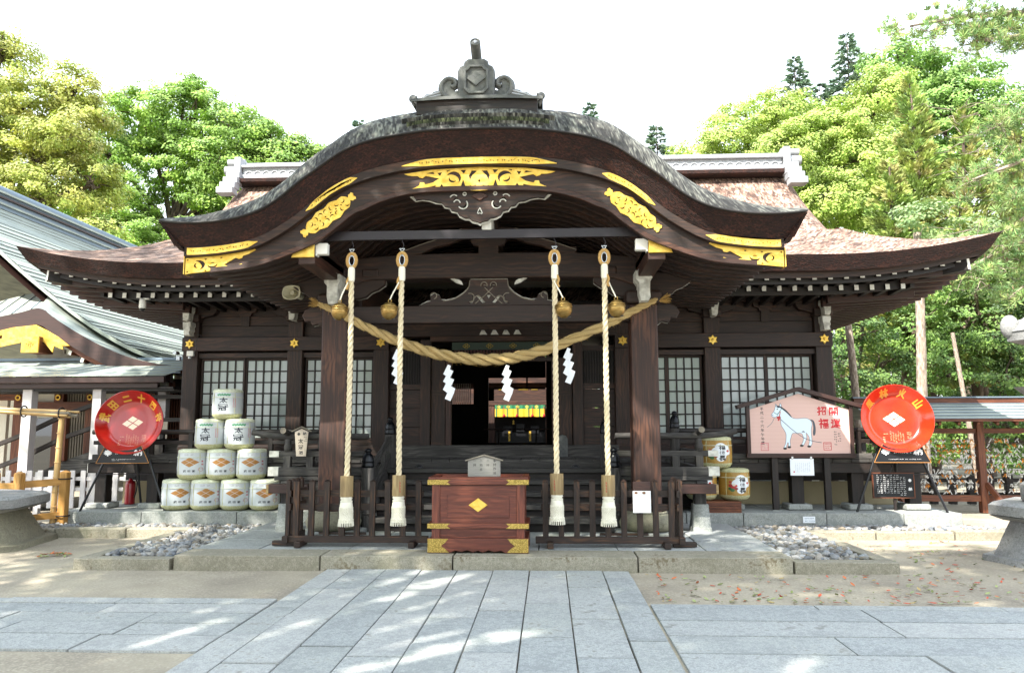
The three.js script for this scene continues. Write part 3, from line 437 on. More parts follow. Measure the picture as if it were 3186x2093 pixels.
  bx(ridge, 'bark_bed', M.eaveBark, 12.5, 0.1, 0.9, 0, 7.3, -17, 0.02); bx(ridge, 'base_course', M.tile, 12.4, 0.12, 0.66, 0, 7.41, -17, 0.02); bx(ridge, 'pattern_course', M.tile, 12.3, 0.17, 0.52, 0, 7.55, -17);
  bx(ridge, 'top_course', M.tile, 12.4, 0.06, 0.66, 0, 7.67, -17, 0.02); part(ridge, 'round_cap_row', grain(new THREE.CylinderGeometry(0.1, 0.1, 12.5, 14).rotateZ(Math.PI / 2), 'x'), M.tile, 0, 7.75, -17);
  const arcG = new THREE.TorusGeometry(0.085, 0.018, 5, 8, Math.PI), arcS = new THREE.TorusGeometry(0.045, 0.014, 5, 8, Math.PI);
  for (let i = 0; i < 61; i++) { const a = part(ridge, 'wave_tile', arcG, M.tile, -6 + i * 0.2, 7.475, -16.735); part(ridge, 'wave_tile', arcS, M.tile, -6 + i * 0.2 + 0.1, 7.56, -16.735, 0, 0, Math.PI); }
  for (const s of [-1, 1]) {
    const e = new THREE.Group(); e.name = 'ridge_end_tile'; e.position.set(s * 6.25, 7.3, -17); hall.add(e);
    bx(e, 'end_plate', M.tile, 0.16, 0.62, 0.72, 0, 0.28, 0, 0.03); part(e, 'end_cap', grain(new THREE.CylinderGeometry(0.09, 0.09, 0.4, 14).rotateZ(Math.PI / 2), 'x'), M.tile, s * 0.16, 0.56, 0);
    part(e, 'side_roll', grain(new THREE.CylinderGeometry(0.11, 0.11, 0.34, 14).rotateZ(Math.PI / 2), 'x'), M.tile, s * 0.16, 0.3, 0.2);
    for (let k = 0; k < 4; k++) { bx(e, 'verge_tile', M.tile, 0.32 + k * 0.02, 0.15, 0.3, s * (0.05 + k * 0.015), 0.12 - k * 0.15, 0.32 + k * 0.11, 0.02); }
  }
}
// lattice window bay: two sliding papered panels behind glass
function shoji(x0, x1, y0, y1, z, cols, rows) {
  bx(hall, 'window_frame', M.dark, x1 - x0 + 0.1, 0.09, 0.16, (x0 + x1) / 2, y1 + 0.05, z + 0.01); bx(hall, 'window_frame', M.dark, x1 - x0 + 0.1, 0.09, 0.18, (x0 + x1) / 2, y0 - 0.05, z + 0.015);
  const w = (x1 - x0) / 2;
  for (let k = 0; k < 2; k++) {
    const p = new THREE.Group(); p.name = 'lattice_panel'; p.position.set(x0 + w * (k + 0.5), 0, z - k * 0.035); hall.add(p);
    const fw = 0.035, iw = w - fw * 2, ih = y1 - y0 - 0.07, cy = (y0 + y1) / 2;
    for (const s of [-1, 1]) { bx(p, 'stile', M.dark, fw, y1 - y0, 0.034, s * (w / 2 - fw / 2), cy, 0); bx(p, 'rail', M.dark, iw, fw, 0.034, 0, cy + s * (ih / 2 + fw / 2), 0); }
    const pw = iw / cols, ph = ih / rows, pane = box(pw - 0.02, ph - 0.02, 0.006), vb = box(0.026, ih, 0.03), hb = box(iw, 0.026, 0.026);
    for (let i = 1; i < cols; i++) part(p, 'lattice_bar', vb, M.darker, -iw / 2 + pw * i, cy, 0);
    for (let j = 1; j < rows; j++) part(p, 'lattice_bar', hb, M.darker, 0, cy - ih / 2 + ph * j, -0.001);
    for (let i = 0; i < cols; i++) for (let j = 0; j < rows; j++) part(p, 'pane', pane, M.pane, -iw / 2 + pw * (i + 0.5), cy - ih / 2 + ph * (j + 0.5), -0.008, rr(-1, 1) * 0.006, rr(-1, 1) * 0.008);
  }
}
{ // walls
  const ZW = -14.2;
  for (const s of [-1, 1]) {
    for (const x of [5.9, 3.89, 2.25]) {
      bx(hall, 'post', M.dark, 0.29, 3.0, 0.29, s * x, 2.6, ZW, 0.015);
      // six-pointed gilt nail cover
      const st = []; for (let k = 0; k < 12; k++) { const r = k % 2 ? 0.05 : 0.085, a = (k / 12) * Math.PI * 2 + Math.PI / 2; st.push([Math.cos(a) * r, Math.sin(a) * r]); }
      const g = part(hall, 'gilt_nail_cover', grain(ext(poly(st), 0.012, 0.008), 'x'), M.gold, s * x, 3.245, ZW + 0.185); part(g, 'gilt_boss', new THREE.SphereGeometry(0.028, 10, 8), M.gold, 0, 0, 0.015);
      // bracket set with painted nose
      if (x !== 2.25) {
        bx(hall, 'bearing_block', M.dark, 0.34, 0.16, 0.34, s * x, 3.74, ZW + 0.06, 0.03);
        const arm = [[-0.46, 0.1], [-0.46, 0.02], [-0.4, -0.05], [-0.26, -0.09], [-0.2, -0.11], [0.2, -0.11], [0.26, -0.09], [0.4, -0.05], [0.46, 0.02], [0.46, 0.1]];
        part(hall, 'bracket_arm', grain(ext(poly(arm), 0.13, 0.008), 'x'), M.dark, s * x, 3.86, ZW - 0.0);
        const nose = [[0, 0.13], [0.1, 0.13], [0.1, 0.06], [0.085, 0.03], [0.075, -0.03], [0.07, -0.1], [0.04, -0.14], [-0.05, -0.13], [-0.055, -0.03], [-0.07, 0.03], [-0.1, 0.06], [-0.1, 0.13]].reverse();
        part(hall, 'painted_nose', grain(ext(poly(nose.map(([a, b]) => [a * 0.8, b])), 0.26, 0.006), 'z'), M.whiteOld, s * x, 3.8, ZW + 0.15);
        bx(hall, 'painted_nose', M.whiteOld, 0.11, 0.13, 0.3, s * x, 3.985, ZW + 0.3, 0.008, 0, 0, 0.12 * s);
        const low = [[-0.07, 0.12], [0.07, 0.12], [0.075, 0.06], [0.055, 0.03], [0.065, -0.03], [0.045, -0.06], [0.055, -0.12], [-0.04, -0.12], [-0.05, -0.03], [-0.065, 0.03]].reverse();
        if (x === 5.9) part(hall, 'painted_nose', grain(ext(poly(low), 0.2, 0.006), 'z'), M.whiteOld, s * x, 3.52, ZW + 0.145);
      }
    }
    // horizontal timbers and boards
    bx(hall, 'tie_beam', M.dark, 3.95, 0.26, 0.2, s * 4.08, 3.24, ZW + 0.08, 0.01); bx(hall, 'tie_beam', M.dark, 3.95, 0.14, 0.24, s * 4.08, 4.02, ZW + 0.04, 0.01); bx(hall, 'sill_beam', M.dark, 3.95, 0.2, 0.2, s * 4.08, 1.24, ZW + 0.06, 0.01);
    for (const [a, b] of [[2.395, 3.745], [4.035, 5.755]]) {
      for (const [y0, y1] of [[3.375, 3.6], [3.606, 3.78]]) bx(hall, 'wall_board', M.dark, b - a, y1 - y0, 0.06, s * (a + b) / 2, (y0 + y1) / 2, ZW + rr(-0.004, 0.004), 0.004);
      bx(hall, 'wall_board', M.dark, b - a, 0.17, 0.05, s * (a + b) / 2, 3.87, ZW - 0.03, 0.004);
      const strut = [[-0.22, 0.1], [-0.2, 0.02], [-0.12, 0.0], [-0.1, -0.06], [0.1, -0.06], [0.12, 0], [0.2, 0.02], [0.22, 0.1]];
      part(hall, 'bracket_arm', grain(ext(poly(strut), 0.07, 0.006), 'x'), M.dark, s * (a + b) / 2, 3.85, ZW); bx(hall, 'strut', M.dark, 0.16, 0.2, 0.06, s * (a + b) / 2, 3.69, ZW + 0.045);
    }
    shoji(...(s < 0 ? [-5.73, -4.04] : [4.04, 5.73]), 1.44, 2.98, ZW, 5, 7);
    shoji(...(s < 0 ? [-3.72, -2.42] : [2.42, 3.72]), 1.44, 2.98, ZW, 4, 7);
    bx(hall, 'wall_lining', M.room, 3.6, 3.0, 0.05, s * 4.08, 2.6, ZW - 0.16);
    // side walls
    bx(hall, 'side_wall', M.dark, 0.12, 3.1, 7.2, s * 5.9, 2.6, -17.95); 
    for (let k = 1; k < 4; k++) bx(hall, 'post', M.dark, 0.26, 3.0, 0.26, s * 5.92, 2.6, ZW - k * 2.4, 0.015);
    // central bay: lattice-topped panels, inner posts, folded door leaves
    bx(hall, 'post', M.dark, 0.19, 2.2, 0.2, s * 1.42, 2.2, ZW, 0.01); bx(hall, 'door_jamb', M.pillar, 0.1, 1.75, 0.16, s * 0.985, 2.1, ZW + 0.02, 0.008);
    for (let k = 0; k < 3; k++) bx(hall, 'wall_board', M.dark, 0.58, 0.34, 0.04, s * 1.81, 1.5 + k * 0.346, ZW + rr(-0.003, 0.003), 0.004);
    bx(hall, 'panel_rail', M.dark, 0.58, 0.1, 0.07, s * 1.81, 2.42, ZW + 0.01); bx(hall, 'panel_back', M.darker, 0.58, 0.62, 0.02, s * 1.81, 2.78, ZW - 0.04); bx(hall, 'panel_rail', M.dark, 0.58, 0.1, 0.07, s * 1.81, 3.13, ZW + 0.01);
    const slat = box(0.022, 0.62, 0.03); for (let k = 0; k < 11; k++) part(hall, 'lattice_slat', slat, M.darker, s * (1.56 + k * 0.05), 2.78, ZW);
    bx(hall, 'door_leaf', M.dark, 0.26, 1.62, 0.05, s * 1.18, 2.14, ZW + 0.02, 0.005); bx(hall, 'door_rail', M.dark, 0.26, 0.08, 0.07, s * 1.18, 2.3, ZW + 0.02); bx(hall, 'door_rail', M.dark, 0.26, 0.08, 0.07, s * 1.18, 1.38, ZW + 0.02);
    const star = []; for (let k = 0; k < 12; k++) { const r = k % 2 ? 0.05 : 0.085, a = (k / 12) * Math.PI * 2; star.push([Math.cos(a) * r, Math.sin(a) * r]); }
  }
  bx(hall, 'threshold', M.grey, 4.3, 0.24, 0.3, 0, 1.22, ZW + 0.02, 0.012); bx(hall, 'lintel', M.dark, 4.3, 0.3, 0.24, 0, 3.5, ZW + 0.06, 0.012); bx(hall, 'lintel', M.dark, 2.65, 0.1, 0.22, 0, 3.31, ZW + 0.04, 0.01);
  // painted transom: green band with gilt four-petal flowers above dark red slats
  const band = part(hall, 'painted_transom', box(1.86, 0.14, 0.04), std({ color: new THREE.Color(0x24352a), roughness: 0.6 }), 0, 3.18, ZW + 0.02);
  const gm = std({ color: new THREE.Color(0x9a8438), roughness: 0.5, metalness: 0.3 });
  for (const x of [-0.66, -0.22, 0.22, 0.66]) for (const [dx, dy] of [[0, 1], [0, -1], [1, 0], [-1, 0]]) { const d = part(band, 'gilt_petal', new THREE.TorusGeometry(0.022, 0.006, 5, 10), gm, x + dx * 0.036, dy * 0.026, 0.022); d.scale.set(1.2, 0.9, 1); }
  const rs = std({ color: new THREE.Color(0x3a1512), roughness: 0.6 }), slat = box(0.03, 0.16, 0.03); for (let k = 0; k < 30; k++) part(hall, 'transom_slat', slat, rs, -0.87 + k * 0.06, 3.03, ZW);
  bx(hall, 'lintel', M.dark, 2.0, 0.07, 0.16, 0, 2.92, ZW + 0.02, 0.006);
  // room behind the door
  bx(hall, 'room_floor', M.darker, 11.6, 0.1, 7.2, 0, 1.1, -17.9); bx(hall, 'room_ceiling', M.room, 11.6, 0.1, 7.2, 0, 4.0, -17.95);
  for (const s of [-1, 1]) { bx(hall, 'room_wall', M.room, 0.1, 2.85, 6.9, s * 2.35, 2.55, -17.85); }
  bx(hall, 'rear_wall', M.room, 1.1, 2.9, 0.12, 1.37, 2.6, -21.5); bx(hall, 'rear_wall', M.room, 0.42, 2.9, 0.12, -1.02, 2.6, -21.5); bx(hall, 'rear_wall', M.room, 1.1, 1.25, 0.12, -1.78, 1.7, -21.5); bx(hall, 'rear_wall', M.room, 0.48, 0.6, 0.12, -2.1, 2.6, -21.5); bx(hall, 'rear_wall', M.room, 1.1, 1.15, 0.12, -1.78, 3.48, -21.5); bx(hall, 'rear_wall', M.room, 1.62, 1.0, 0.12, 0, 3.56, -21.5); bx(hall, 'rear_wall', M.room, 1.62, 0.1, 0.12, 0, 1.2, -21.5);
  const vs = box(0.022, 0.6, 0.02); for (let k = 0; k < 11; k++) part(hall, 'lattice_slat', vs, M.whiteOld, -1.84 + k * 0.052, 2.6, -21.48);
  for (const x of [-0.28, 0.28]) bx(hall, 'rear_mullion', M.room, 0.05, 0.3, 0.08, x, 2.92, -21.48); bx(hall, 'rear_mullion', M.room, 1.6, 0.05, 0.08, 0, 2.76, -21.48);
  for (const y of [1.62]) part(hall, 'handrail', bar([-0.85, y, -20.4], [0.95, y, -20.4], 0.02), M.pillar); for (const x of [-0.45, 0.55]) bx(hall, 'handrail_post', M.darker, 0.04, 0.45, 0.04, x, 1.38, -20.4);
}
{ // porch timbers
  const ZP = -11.15;
  for (const s of [-1, 1]) {
    const P = part(hall, 'pillar', box(0.39, 3.0, 0.39, 0.03), M.pillar, s * 2.26, 1.93, ZP); P.userData.label = s < 0 ? 'left porch pillar of worn reddish timber' : 'right porch pillar of worn reddish timber';
    part(hall, 'pillar_base_stone', merge([grain(lathe([[0, 0.28], [0.27, 0.28], [0.29, 0.24], [0.36, 0.2], [0.4, 0.12], [0.38, 0.04], [0.3, 0.0], [0, 0]], 28), 'y'), grain(new THREE.CylinderGeometry(0.28, 0.29, 0.02, 24).translate(0, 0.27, 0), 'y')]), M.lanternMoss, s * 2.26, H1 + 0.05, ZP); bx(hall, 'pillar_base_slab', M.plinth, 0.9, 0.08, 0.9, s * 2.26, H1 + 0.02, ZP, 0.01);
    bx(hall, 'pillar_foot', M.greyLight, 0.36, 0.12, 0.36, s * 2.26, 0.47, ZP, 0.02);
    bx(hall, 'bearing_block', M.dark, 0.52, 0.2, 0.5, s * 2.26, 3.53, ZP, 0.05);
    const arm = [[-0.7, 0.14], [-0.7, 0.02], [-0.6, -0.05], [-0.5, -0.09], [-0.42, -0.16], [-0.3, -0.19], [0.3, -0.19], [0.42, -0.16], [0.5, -0.09], [0.6, -0.05], [0.7, 0.02], [0.7, 0.14]];
    part(hall, 'bracket_arm', grain(ext(poly(arm), 0.16, 0.01), 'x'), M.dark, s * 2.26, 3.76, ZP - 0.08); part(hall, 'bracket_edge', grain(ext(poly(arm.map(([x, y]) => [x * 1.015, y < 0 ? y - 0.012 : y - 0.01])), 0.02), 'x'), M.whiteOld, s * 2.26, 3.76, ZP - 0.02);
    for (const d of [-0.5, 0, 0.5]) bx(hall, 'small_block', M.dark, 0.26, 0.13, 0.3, s * 2.26 + d, 3.945, ZP, 0.03);
    const nose = [[-0.15, 0.2], [-0.05, 0.2], [-0.05, 0.15], [0.06, 0.15], [0.06, 0.2], [0.15, 0.2], [0.15, 0.1], [0.11, 0.05], [0.1, -0.08], [0.11, -0.17], [0.08, -0.22], [-0.06, -0.22], [-0.09, -0.12], [-0.09, 0.04], [-0.15, 0.09]].reverse();
    part(hall, 'painted_nose', grain(ext(poly(nose.map(([x, y]) => [x * 0.72, y])), 0.36, 0.008), 'z'), M.whiteOld, s * 2.24, 3.66, ZP + 0.1); bx(hall, 'painted_nose', M.whiteOld, 0.17, 0.16, 0.4, s * 2.25, 3.93, ZP + 0.36, 0.01, 0, 0, -s * 0.08);
    // purlin carrying the gable, with gilt cap, and white beam nose beside it
    const pu = bx(hall, 'gable_purlin', M.dark, 0.2, 0.2, 4.5, s * 2.26, 4.02, -11.9, 0.01); pu.rotation.x = 0; 
    bx(hall, 'gable_purlin', M.pillar, 0.22, 0.24, 1.5, s * 2.27, 3.9, -10.36, 0.01); const cap = part(hall, 'gilt_cap', grain(ext(poly(s > 0 ? [[-0.1, -0.11], [0.19, -0.11], [0.17, -0.06], [-0.1, 0.16]] : [[0.1, 0.16], [-0.17, -0.06], [-0.19, -0.11], [0.1, -0.11]]), 0.02, 0.006), 'x'), M.gold, s * 2.27, 3.98, -9.6);
    bx(hall, 'painted_nose', M.white, 0.15, 0.15, 0.1, s * 2.08, 3.99, -9.68, 0.01); bx(hall, 'painted_nose', M.white, 0.03, 0.18, 0.1, s * 2.155, 3.985, -9.68, 0.006);
    // curved tie back to the hall, leaf-shaped beam nose outside the pillar
    part(hall, 'curved_tie', (() => { const A = [], B = []; for (let i = 0; i <= 20; i++) { const t = i / 20, y = 3.3 + 0.35 * t + 0.22 * Math.sin(t * Math.PI); A.push([t * 2.9, y]); B.push([t * 2.9, y + 0.28]); } return grain(ext(poly([...A, ...B.reverse()]), 0.2, 0.01), 'x'); })(), M.dark, s * 2.26 + 0.1, 0, ZP - 0.15, 0, Math.PI / 2 * 1, 0).rotation.y = Math.PI / 2;
    const leaf = [[0, 0.14], [0.2, 0.14], [0.28, 0.1], [0.32, 0.02], [0.28, -0.06], [0.2, -0.05], [0.16, -0.12], [0.08, -0.1], [0, -0.16]].map(([x, y]) => [s * x, y]);
    part(hall, 'beam_nose', grain(ext(poly(s > 0 ? leaf.slice().reverse() : leaf), 0.14, 0.01), 'x'), M.dark, s * 2.46, 3.3, ZP - 0.07); part(hall, 'bracket_edge', grain(ext(poly((s > 0 ? leaf.slice().reverse() : leaf).map(([x, y]) => [x * 1.03, y < 0 ? y * 1.12 : y * 0.97])), 0.03), 'x'), M.whiteOld, s * 2.46, 3.3, ZP - 0.02);
  }
  bx(hall, 'tie_beam', M.dark, 4.2, 0.26, 0.2, 0, 3.32, ZP, 0.015);
  const A = [], B = []; for (let i = 0; i <= 40; i++) { const x = (i / 40 - 0.5) * 4.6, u = x / 2.3; A.push([x, 3.84 + 0.03 * (1 - u * u) - (ab(u) > 0.78 ? 0.16 * ((ab(u) - 0.78) / 0.22) : 0)]); B.push([x, 4.2 - 0.1 * u ** 4 + 0.02 * (1 - u * u)]); }
  part(hall, 'rainbow_beam', grain(ext(poly([...A, ...B.reverse()]), 0.24, 0.012), 'x'), M.dark, 0, 0, ZP - 0.12);
  // carved frog-leg strut with pale edges
  const leg = [[0, 0.16], [0.12, 0.15], [0.27, 0.18], [0.27, 0.3], [0.4, 0.37], [0.42, 0.39], [0.34, 0.38], [0.2, 0.36], [0, 0.36]];
  const side = [[0.27, 0.2], [0.33, 0.14], [0.45, 0.06], [0.6, 0.02], [0.72, 0.01], [0.8, 0.04], [0.88, 0.1], [0.83, 0.16], [0.77, 0.13], [0.79, 0.09], [0.74, 0.06], [0.7, 0.03]];
  const fr = [[0, 0.34], [0.28, 0.34], [0.3, 0.24], [0.38, 0.16], [0.5, 0.09], [0.64, 0.06], [0.72, 0.07], [0.75, 0.13], [0.82, 0.16], [0.88, 0.12], [0.88, 0.05], [0.94, 0.04], [1.1, -0.02], [0, -0.02]];
  const frog = [...fr, ...fr.slice(1, -1).reverse().map(([x, y]) => [-x, y])];
  const fcut = [comma(0.28, 0.08, 0.06, 2, 1), comma(-0.28, 0.08, 0.06, 1.1, -1), tri(0, 0.12, 0.045, -1.57), comma(0.07, 0.24, 0.04, 0, 1), comma(-0.07, 0.24, 0.04, 3.1, -1), [[0.1, 0.02], [0.2, 0.13], [0.14, 0.14], [0.04, 0.03]], [[-0.1, 0.02], [-0.04, 0.03], [-0.14, 0.14], [-0.2, 0.13]]];
  const fg = frog.slice().reverse();
  part(hall, 'frog_leg_strut', grain(ext(poly(fg, fcut.map(cwise)), 0.08, 0.006), 'x'), M.dark, 0, 3.46, ZP - 0.02).scale.set(0.98, 1.1, 1);
  part(hall, 'bracket_edge', grain(ext(poly(fg.map(([x, y]) => [x * 1.012, y > 0 ? y + 0.02 : y])), 0.02), 'x'), M.whiteOld, 0, 3.46, ZP + 0.01).scale.set(0.98, 1.1, 1);
  for (const s of [-1, 1]) part(hall, 'bracket_edge', grain(ext(poly([[0, 0], [0.1, 0.03], [0.2, 0.1], [0.22, 0.13], [0.15, 0.12], [0.12, 0.09], [0.06, 0.08], [0.02, 0.05]].map(([x, y]) => [s * x, y])[s > 0 ? 'slice' : 'reverse']()), 0.05), 'x'), M.whiteOld, s * 0.38, 3.76, ZP + 0.03);
  for (const e of [-1, 1]) for (const [x, y, r, a, l] of [[0.28, 0.1, 0.065, 1.2, 3.6], [0.07, 0.27, 0.045, -0.4, 4], [0.16, 0.08, 0.05, 0.4, 2.2], [0.82, 0.13, 0.045, 0, 4.6]]) { const g = new THREE.TorusGeometry(r, 0.008, 5, 14, l); g.rotateZ(a); if (e < 0) g.rotateY(Math.PI); part(hall, 'painted_scroll', g, M.greyLight, e * x, 3.46 + y * 1.1, ZP + 0.065); }
  for (const e of [-1, 1]) { part(hall, 'painted_scroll', tube([[e * 0.28, 3.83, ZP + 0.065], [e * 0.3, 3.72, ZP + 0.065], [e * 0.38, 3.63, ZP + 0.065], [e * 0.52, 3.55, ZP + 0.065], [e * 0.68, 3.52, ZP + 0.065]], 0.007, 5, 20), M.greyLight); part(hall, 'painted_scroll', tube([[e * 0.2, 3.48, ZP + 0.065], [e * 0.06, 3.6, ZP + 0.065], [e * -0.06, 3.72, ZP + 0.065]], 0.007, 5, 12), M.greyLight); part(hall, 'painted_scroll', tube([[e * 1.3, 4.26, ZP + 0.13], [e * 1.0, 4.37, ZP + 0.13], [e * 0.6, 4.5, ZP + 0.13], [e * 0.4, 4.6, ZP + 0.13]], 0.007, 5, 20), M.greyLight); }
  // great-bottle strut above the rainbow beam
  const bot = [[0, -0.32], [0.06, -0.28], [0.14, -0.26], [0.2, -0.2], [0.2, -0.13], [0.14, -0.1], [0.14, 0.1], [0.22, 0.12], [0.26, 0.18], [0.2, 0.24], [0.3, 0.26], [0.4, 0.22], [0.6, 0.14], [0.8, 0.1], [1.0, 0.0], [1.25, -0.05], [1.3, 0.0], [1.3, 0.06], [1.2, 0.06], [1.0, 0.12], [0.6, 0.26], [0.4, 0.36], [0, 0.38]];
  part(hall, 'great_bottle_strut', grain(ext(poly([...bot, ...bot.slice(1, -1).reverse().map(([x, y]) => [-x, y])]), 0.1, 0.01), 'x'), M.dark, 0, 4.24, ZP + 0.02);
  bx(hall, 'painted_nose', M.whiteOld, 0.13, 0.22, 0.5, 0.08, 4.34, -9.95, 0.01); bx(hall, 'ridge_pole', M.dark, 0.16, 0.18, 3.6, 0.08, 4.62, -11.6, 0.01);
  for (let k = 0; k < 4; k++) part(hall, 'painted_nose', grain(ext(poly([[-0.07, 0], [0.07, 0], [0.02, 0.08], [-0.03, 0.08]]), 0.05), 'x'), M.whiteOld, (k - 1.5) * 0.21, 3.36, -13.9);
  part(hall, 'bell_bar', box(4.2, 0.12, 0.05, 0.005), M.iron, 0, 4.18, -9.75);
}
{ // veranda, landings, stairs
  for (let i = 0; i < 47; i++) { const x = -7.05 + i * 0.303; if (ab(x) < 7.2) bx(hall, 'floor_board', M.grey, 0.297, 0.055, 1.15, x + 0.03, 1.1 + rr(-0.003, 0.003), -13.53, 0.006); }
  for (const s of [-1, 1]) {
    const b = bx(hall, 'veranda_beam', M.darker, 5.1, 0.17, 0.15, s * 4.55, 0.985, -13.05, 0.01); bx(b, 'white_end', M.white, 0.01, 0.16, 0.14, s * 2.552, 0, 0);
    for (const x of [3.9, 5.0, 5.98, 6.9]) { bx(hall, 'veranda_post', M.darker, 0.2, 0.52, 0.2, s * x, 0.645, -13.15, 0.012); bx(hall, 'post_base_stone', M.plinth, 0.4, 0.1, 0.4, s * x, H2 + 0.045, -13.15, 0.03); }
    bx(hall, 'plinth_wall', M.beige, 4.2, 0.4, 0.1, s * 4.9, 0.5, -14.0); bx(hall, 'underfloor_board', M.darker, 4.2, 0.3, 0.06, s * 4.9, 0.86, -14.05);
    bx(hall, 'underfloor_board', M.darker, 1.6, 0.75, 0.06, s * 2.7, 0.7, -13.3);
    // railing
    part(hall, 'railing', grain(bar([s * 3.0, 1.6, -13.0], [s * 7.05, 1.6, -13.0], 0.042), 'x'), M.darker); bx(hall, 'railing', M.darker, 4.0, 0.07, 0.07, s * 5.02, 1.42, -13.0, 0.01); bx(hall, 'railing', M.grey, 4.0, 0.09, 0.1, s * 5.02, 1.175, -13.0, 0.01);
    for (const x of [3.9, 4.6, 5.3, 6.0, 6.7]) bx(hall, 'baluster', M.darker, 0.08, 0.4, 0.08, s * x, 1.38, -13.0, 0.01);
    part(hall, 'railing', grain(bar([s * 7.0, 1.6, -13.0], [s * 7.0, 1.6, -20], 0.042), 'z'), M.darker); bx(hall, 'railing', M.darker, 0.07, 0.07, 7, s * 7.0, 1.42, -16.5); bx(hall, 'side_veranda', M.grey, 1.1, 0.06, 7.2, s * 6.55, 1.09, -17.75);
    for (let k = 0; k < 5; k++) { bx(hall, 'veranda_post', M.darker, 0.16, 0.8, 0.16, s * 6.95, 0.68, -14.6 - k * 1.3); bx(hall, 'baluster', M.darker, 0.08, 0.4, 0.08, s * 7.0, 1.38, -14 - k * 1.3); }
    // landing beside the stairs
    for (let k = 0; k < 5; k++) bx(hall, 'floor_board', M.grey, 1.35, 0.06, 0.29, s * 2.6, 0.91 + rr(-0.003, 0.003), -11.62 - k * 0.296, 0.006);
    bx(hall, 'landing_beam', M.grey, 1.3, 0.14, 0.13, s * 2.56, 0.8, -11.58, 0.01); bx(hall, 'landing_beam', M.grey, 0.13, 0.14, 1.5, s * 3.1, 0.8, -12.2, 0.01);
    bx(hall, 'post_base_stone', M.plinth, 0.28, 0.06, 0.28, s * 3.1, 0.17, -11.62, 0.008); part(hall, 'post_base_stone', grain(new THREE.CylinderGeometry(0.15, 0.185, 0.34, 4).rotateY(Math.PI / 4), 'y'), M.plinth, s * 3.1, 0.36, -11.62); bx(hall, 'landing_post', M.grey, 0.17, 0.3, 0.17, s * 3.1, 0.66, -11.62, 0.012);
    const jr = bx(hall, 'railing', M.grey, 1.5, 0.13, 0.12, s * 2.62, 1.01, -11.55, 0.01); bx(jr, 'white_end', M.whiteOld, 0.16, 0.135, 0.125, s * 0.68, 0, 0.003);
    bx(hall, 'railing', M.grey, 0.12, 0.13, 1.5, s * 3.1, 1.012, -12.3, 0.01);
    const mr = bx(hall, 'railing', M.grey, 1.5, 0.085, 0.08, s * 2.6, 1.27, -11.55, 0.01); bx(mr, 'white_end', M.whiteOld, 0.15, 0.09, 0.085, s * 0.7, 0, 0.003); bx(hall, 'railing', M.grey, 0.08, 0.085, 1.5, s * 3.1, 1.272, -12.3, 0.01);
    part(hall, 'railing', grain(tube([[s * 1.86, 1.53, -11.55], [s * 2.6, 1.53, -11.55], [s * 3.1, 1.53, -11.55], [s * 3.4, 1.55, -11.55], [s * 3.66, 1.6, -11.55]], 0.045, 12, 30), 'x'), M.grey); part(hall, 'railing', grain(tube([[s * 3.1, 1.56, -13.0], [s * 3.1, 1.56, -12], [s * 3.1, 1.57, -11.6], [s * 3.1, 1.62, -11.3]], 0.045, 12, 24), 'z'), M.grey); part(hall, 'log_end', new THREE.CylinderGeometry(0.046, 0.046, 0.006, 14).rotateX(Math.PI / 2 - 0.12), M.greyLight, s * 3.1, 1.622, -11.298);
    for (const x of [3.1, 2.75, 2.4]) bx(hall, 'baluster', M.grey, 0.11, 0.17, 0.1, s * x, 1.15, -11.55, 0.01); for (const x of [3.1, 2.4]) part(hall, 'baluster', lathe([[0, 0], [0.06, 0], [0.062, 0.08], [0.045, 0.12], [0.05, 0.18], [0, 0.19]], 14), M.grey, s * x, 1.31, -11.55);
    const gp = bx(hall, 'gutter_plank', M.brownpaint, 0.62, 0.13, 0.2, s * 2.99, 0.77, -11.33, 0.006); bx(gp, 'pale_end', M.block, 0.035, 0.132, 0.202, s * 0.295, 0, 0);
    // stair newels with onion caps, sloping rails
    const newel = (x, y0, y1, z, r) => {
      const n = part(hall, 'newel_post', cyl(r, r, y1 - y0, 18), M.grey, s * x, (y0 + y1) / 2, z);
      const c = part(n, 'onion_cap', lathe([[0, 0.29], [0.02, 0.288], [0.045, 0.27], [0.05, 0.245], [0.035, 0.22], [0.04, 0.21], [0.062, 0.19], [0.078, 0.15], [0.082, 0.11], [0.088, 0.105], [0.088, 0.09], [0.082, 0.085], [0.083, 0.05], [0.09, 0.045], [0.09, 0.02], [0.086, 0.0], [0, 0]].map(([a, b]) => [a * r / 0.086, b]), 24), M.bronze, 0, (y1 - y0) / 2, 0);
    };
    newel(1.83, 0.15, 1.07, -11.4, 0.092); newel(1.82, 0.9, 1.55, -12.92, 0.088); newel(2.98, 1.1, 1.64, -12.95, 0.08);
    part(hall, 'stair_rail', grain(bar([s * 1.83, 0.98, -11.4], [s * 1.82, 1.5, -12.92], 0.045), 'z'), M.grey); beam(hall, 'stair_rail', M.grey, [s * 1.83, 0.66, -11.42], [s * 1.82, 1.22, -12.9], 0.07, 0.1); beam(hall, 'stair_stringer', M.grey, [s * 1.83, 0.3, -11.35], [s * 1.83, 1.1, -12.95], 0.1, 0.24);
    bx(hall, 'baluster', M.grey, 0.06, 0.28, 0.06, s * 1.83, 0.96, -11.95); bx(hall, 'baluster', M.grey, 0.06, 0.28, 0.06, s * 1.83, 1.16, -12.45);
    part(hall, 'iron_knob', new THREE.SphereGeometry(0.055, 16, 10), M.black, s * 1.32, 0.98, -12.93).scale.z = 0.6; part(hall, 'iron_knob', new THREE.CylinderGeometry(0.075, 0.075, 0.012, 20).rotateX(Math.PI / 2), M.black, s * 1.32, 0.98, -12.945);
  }
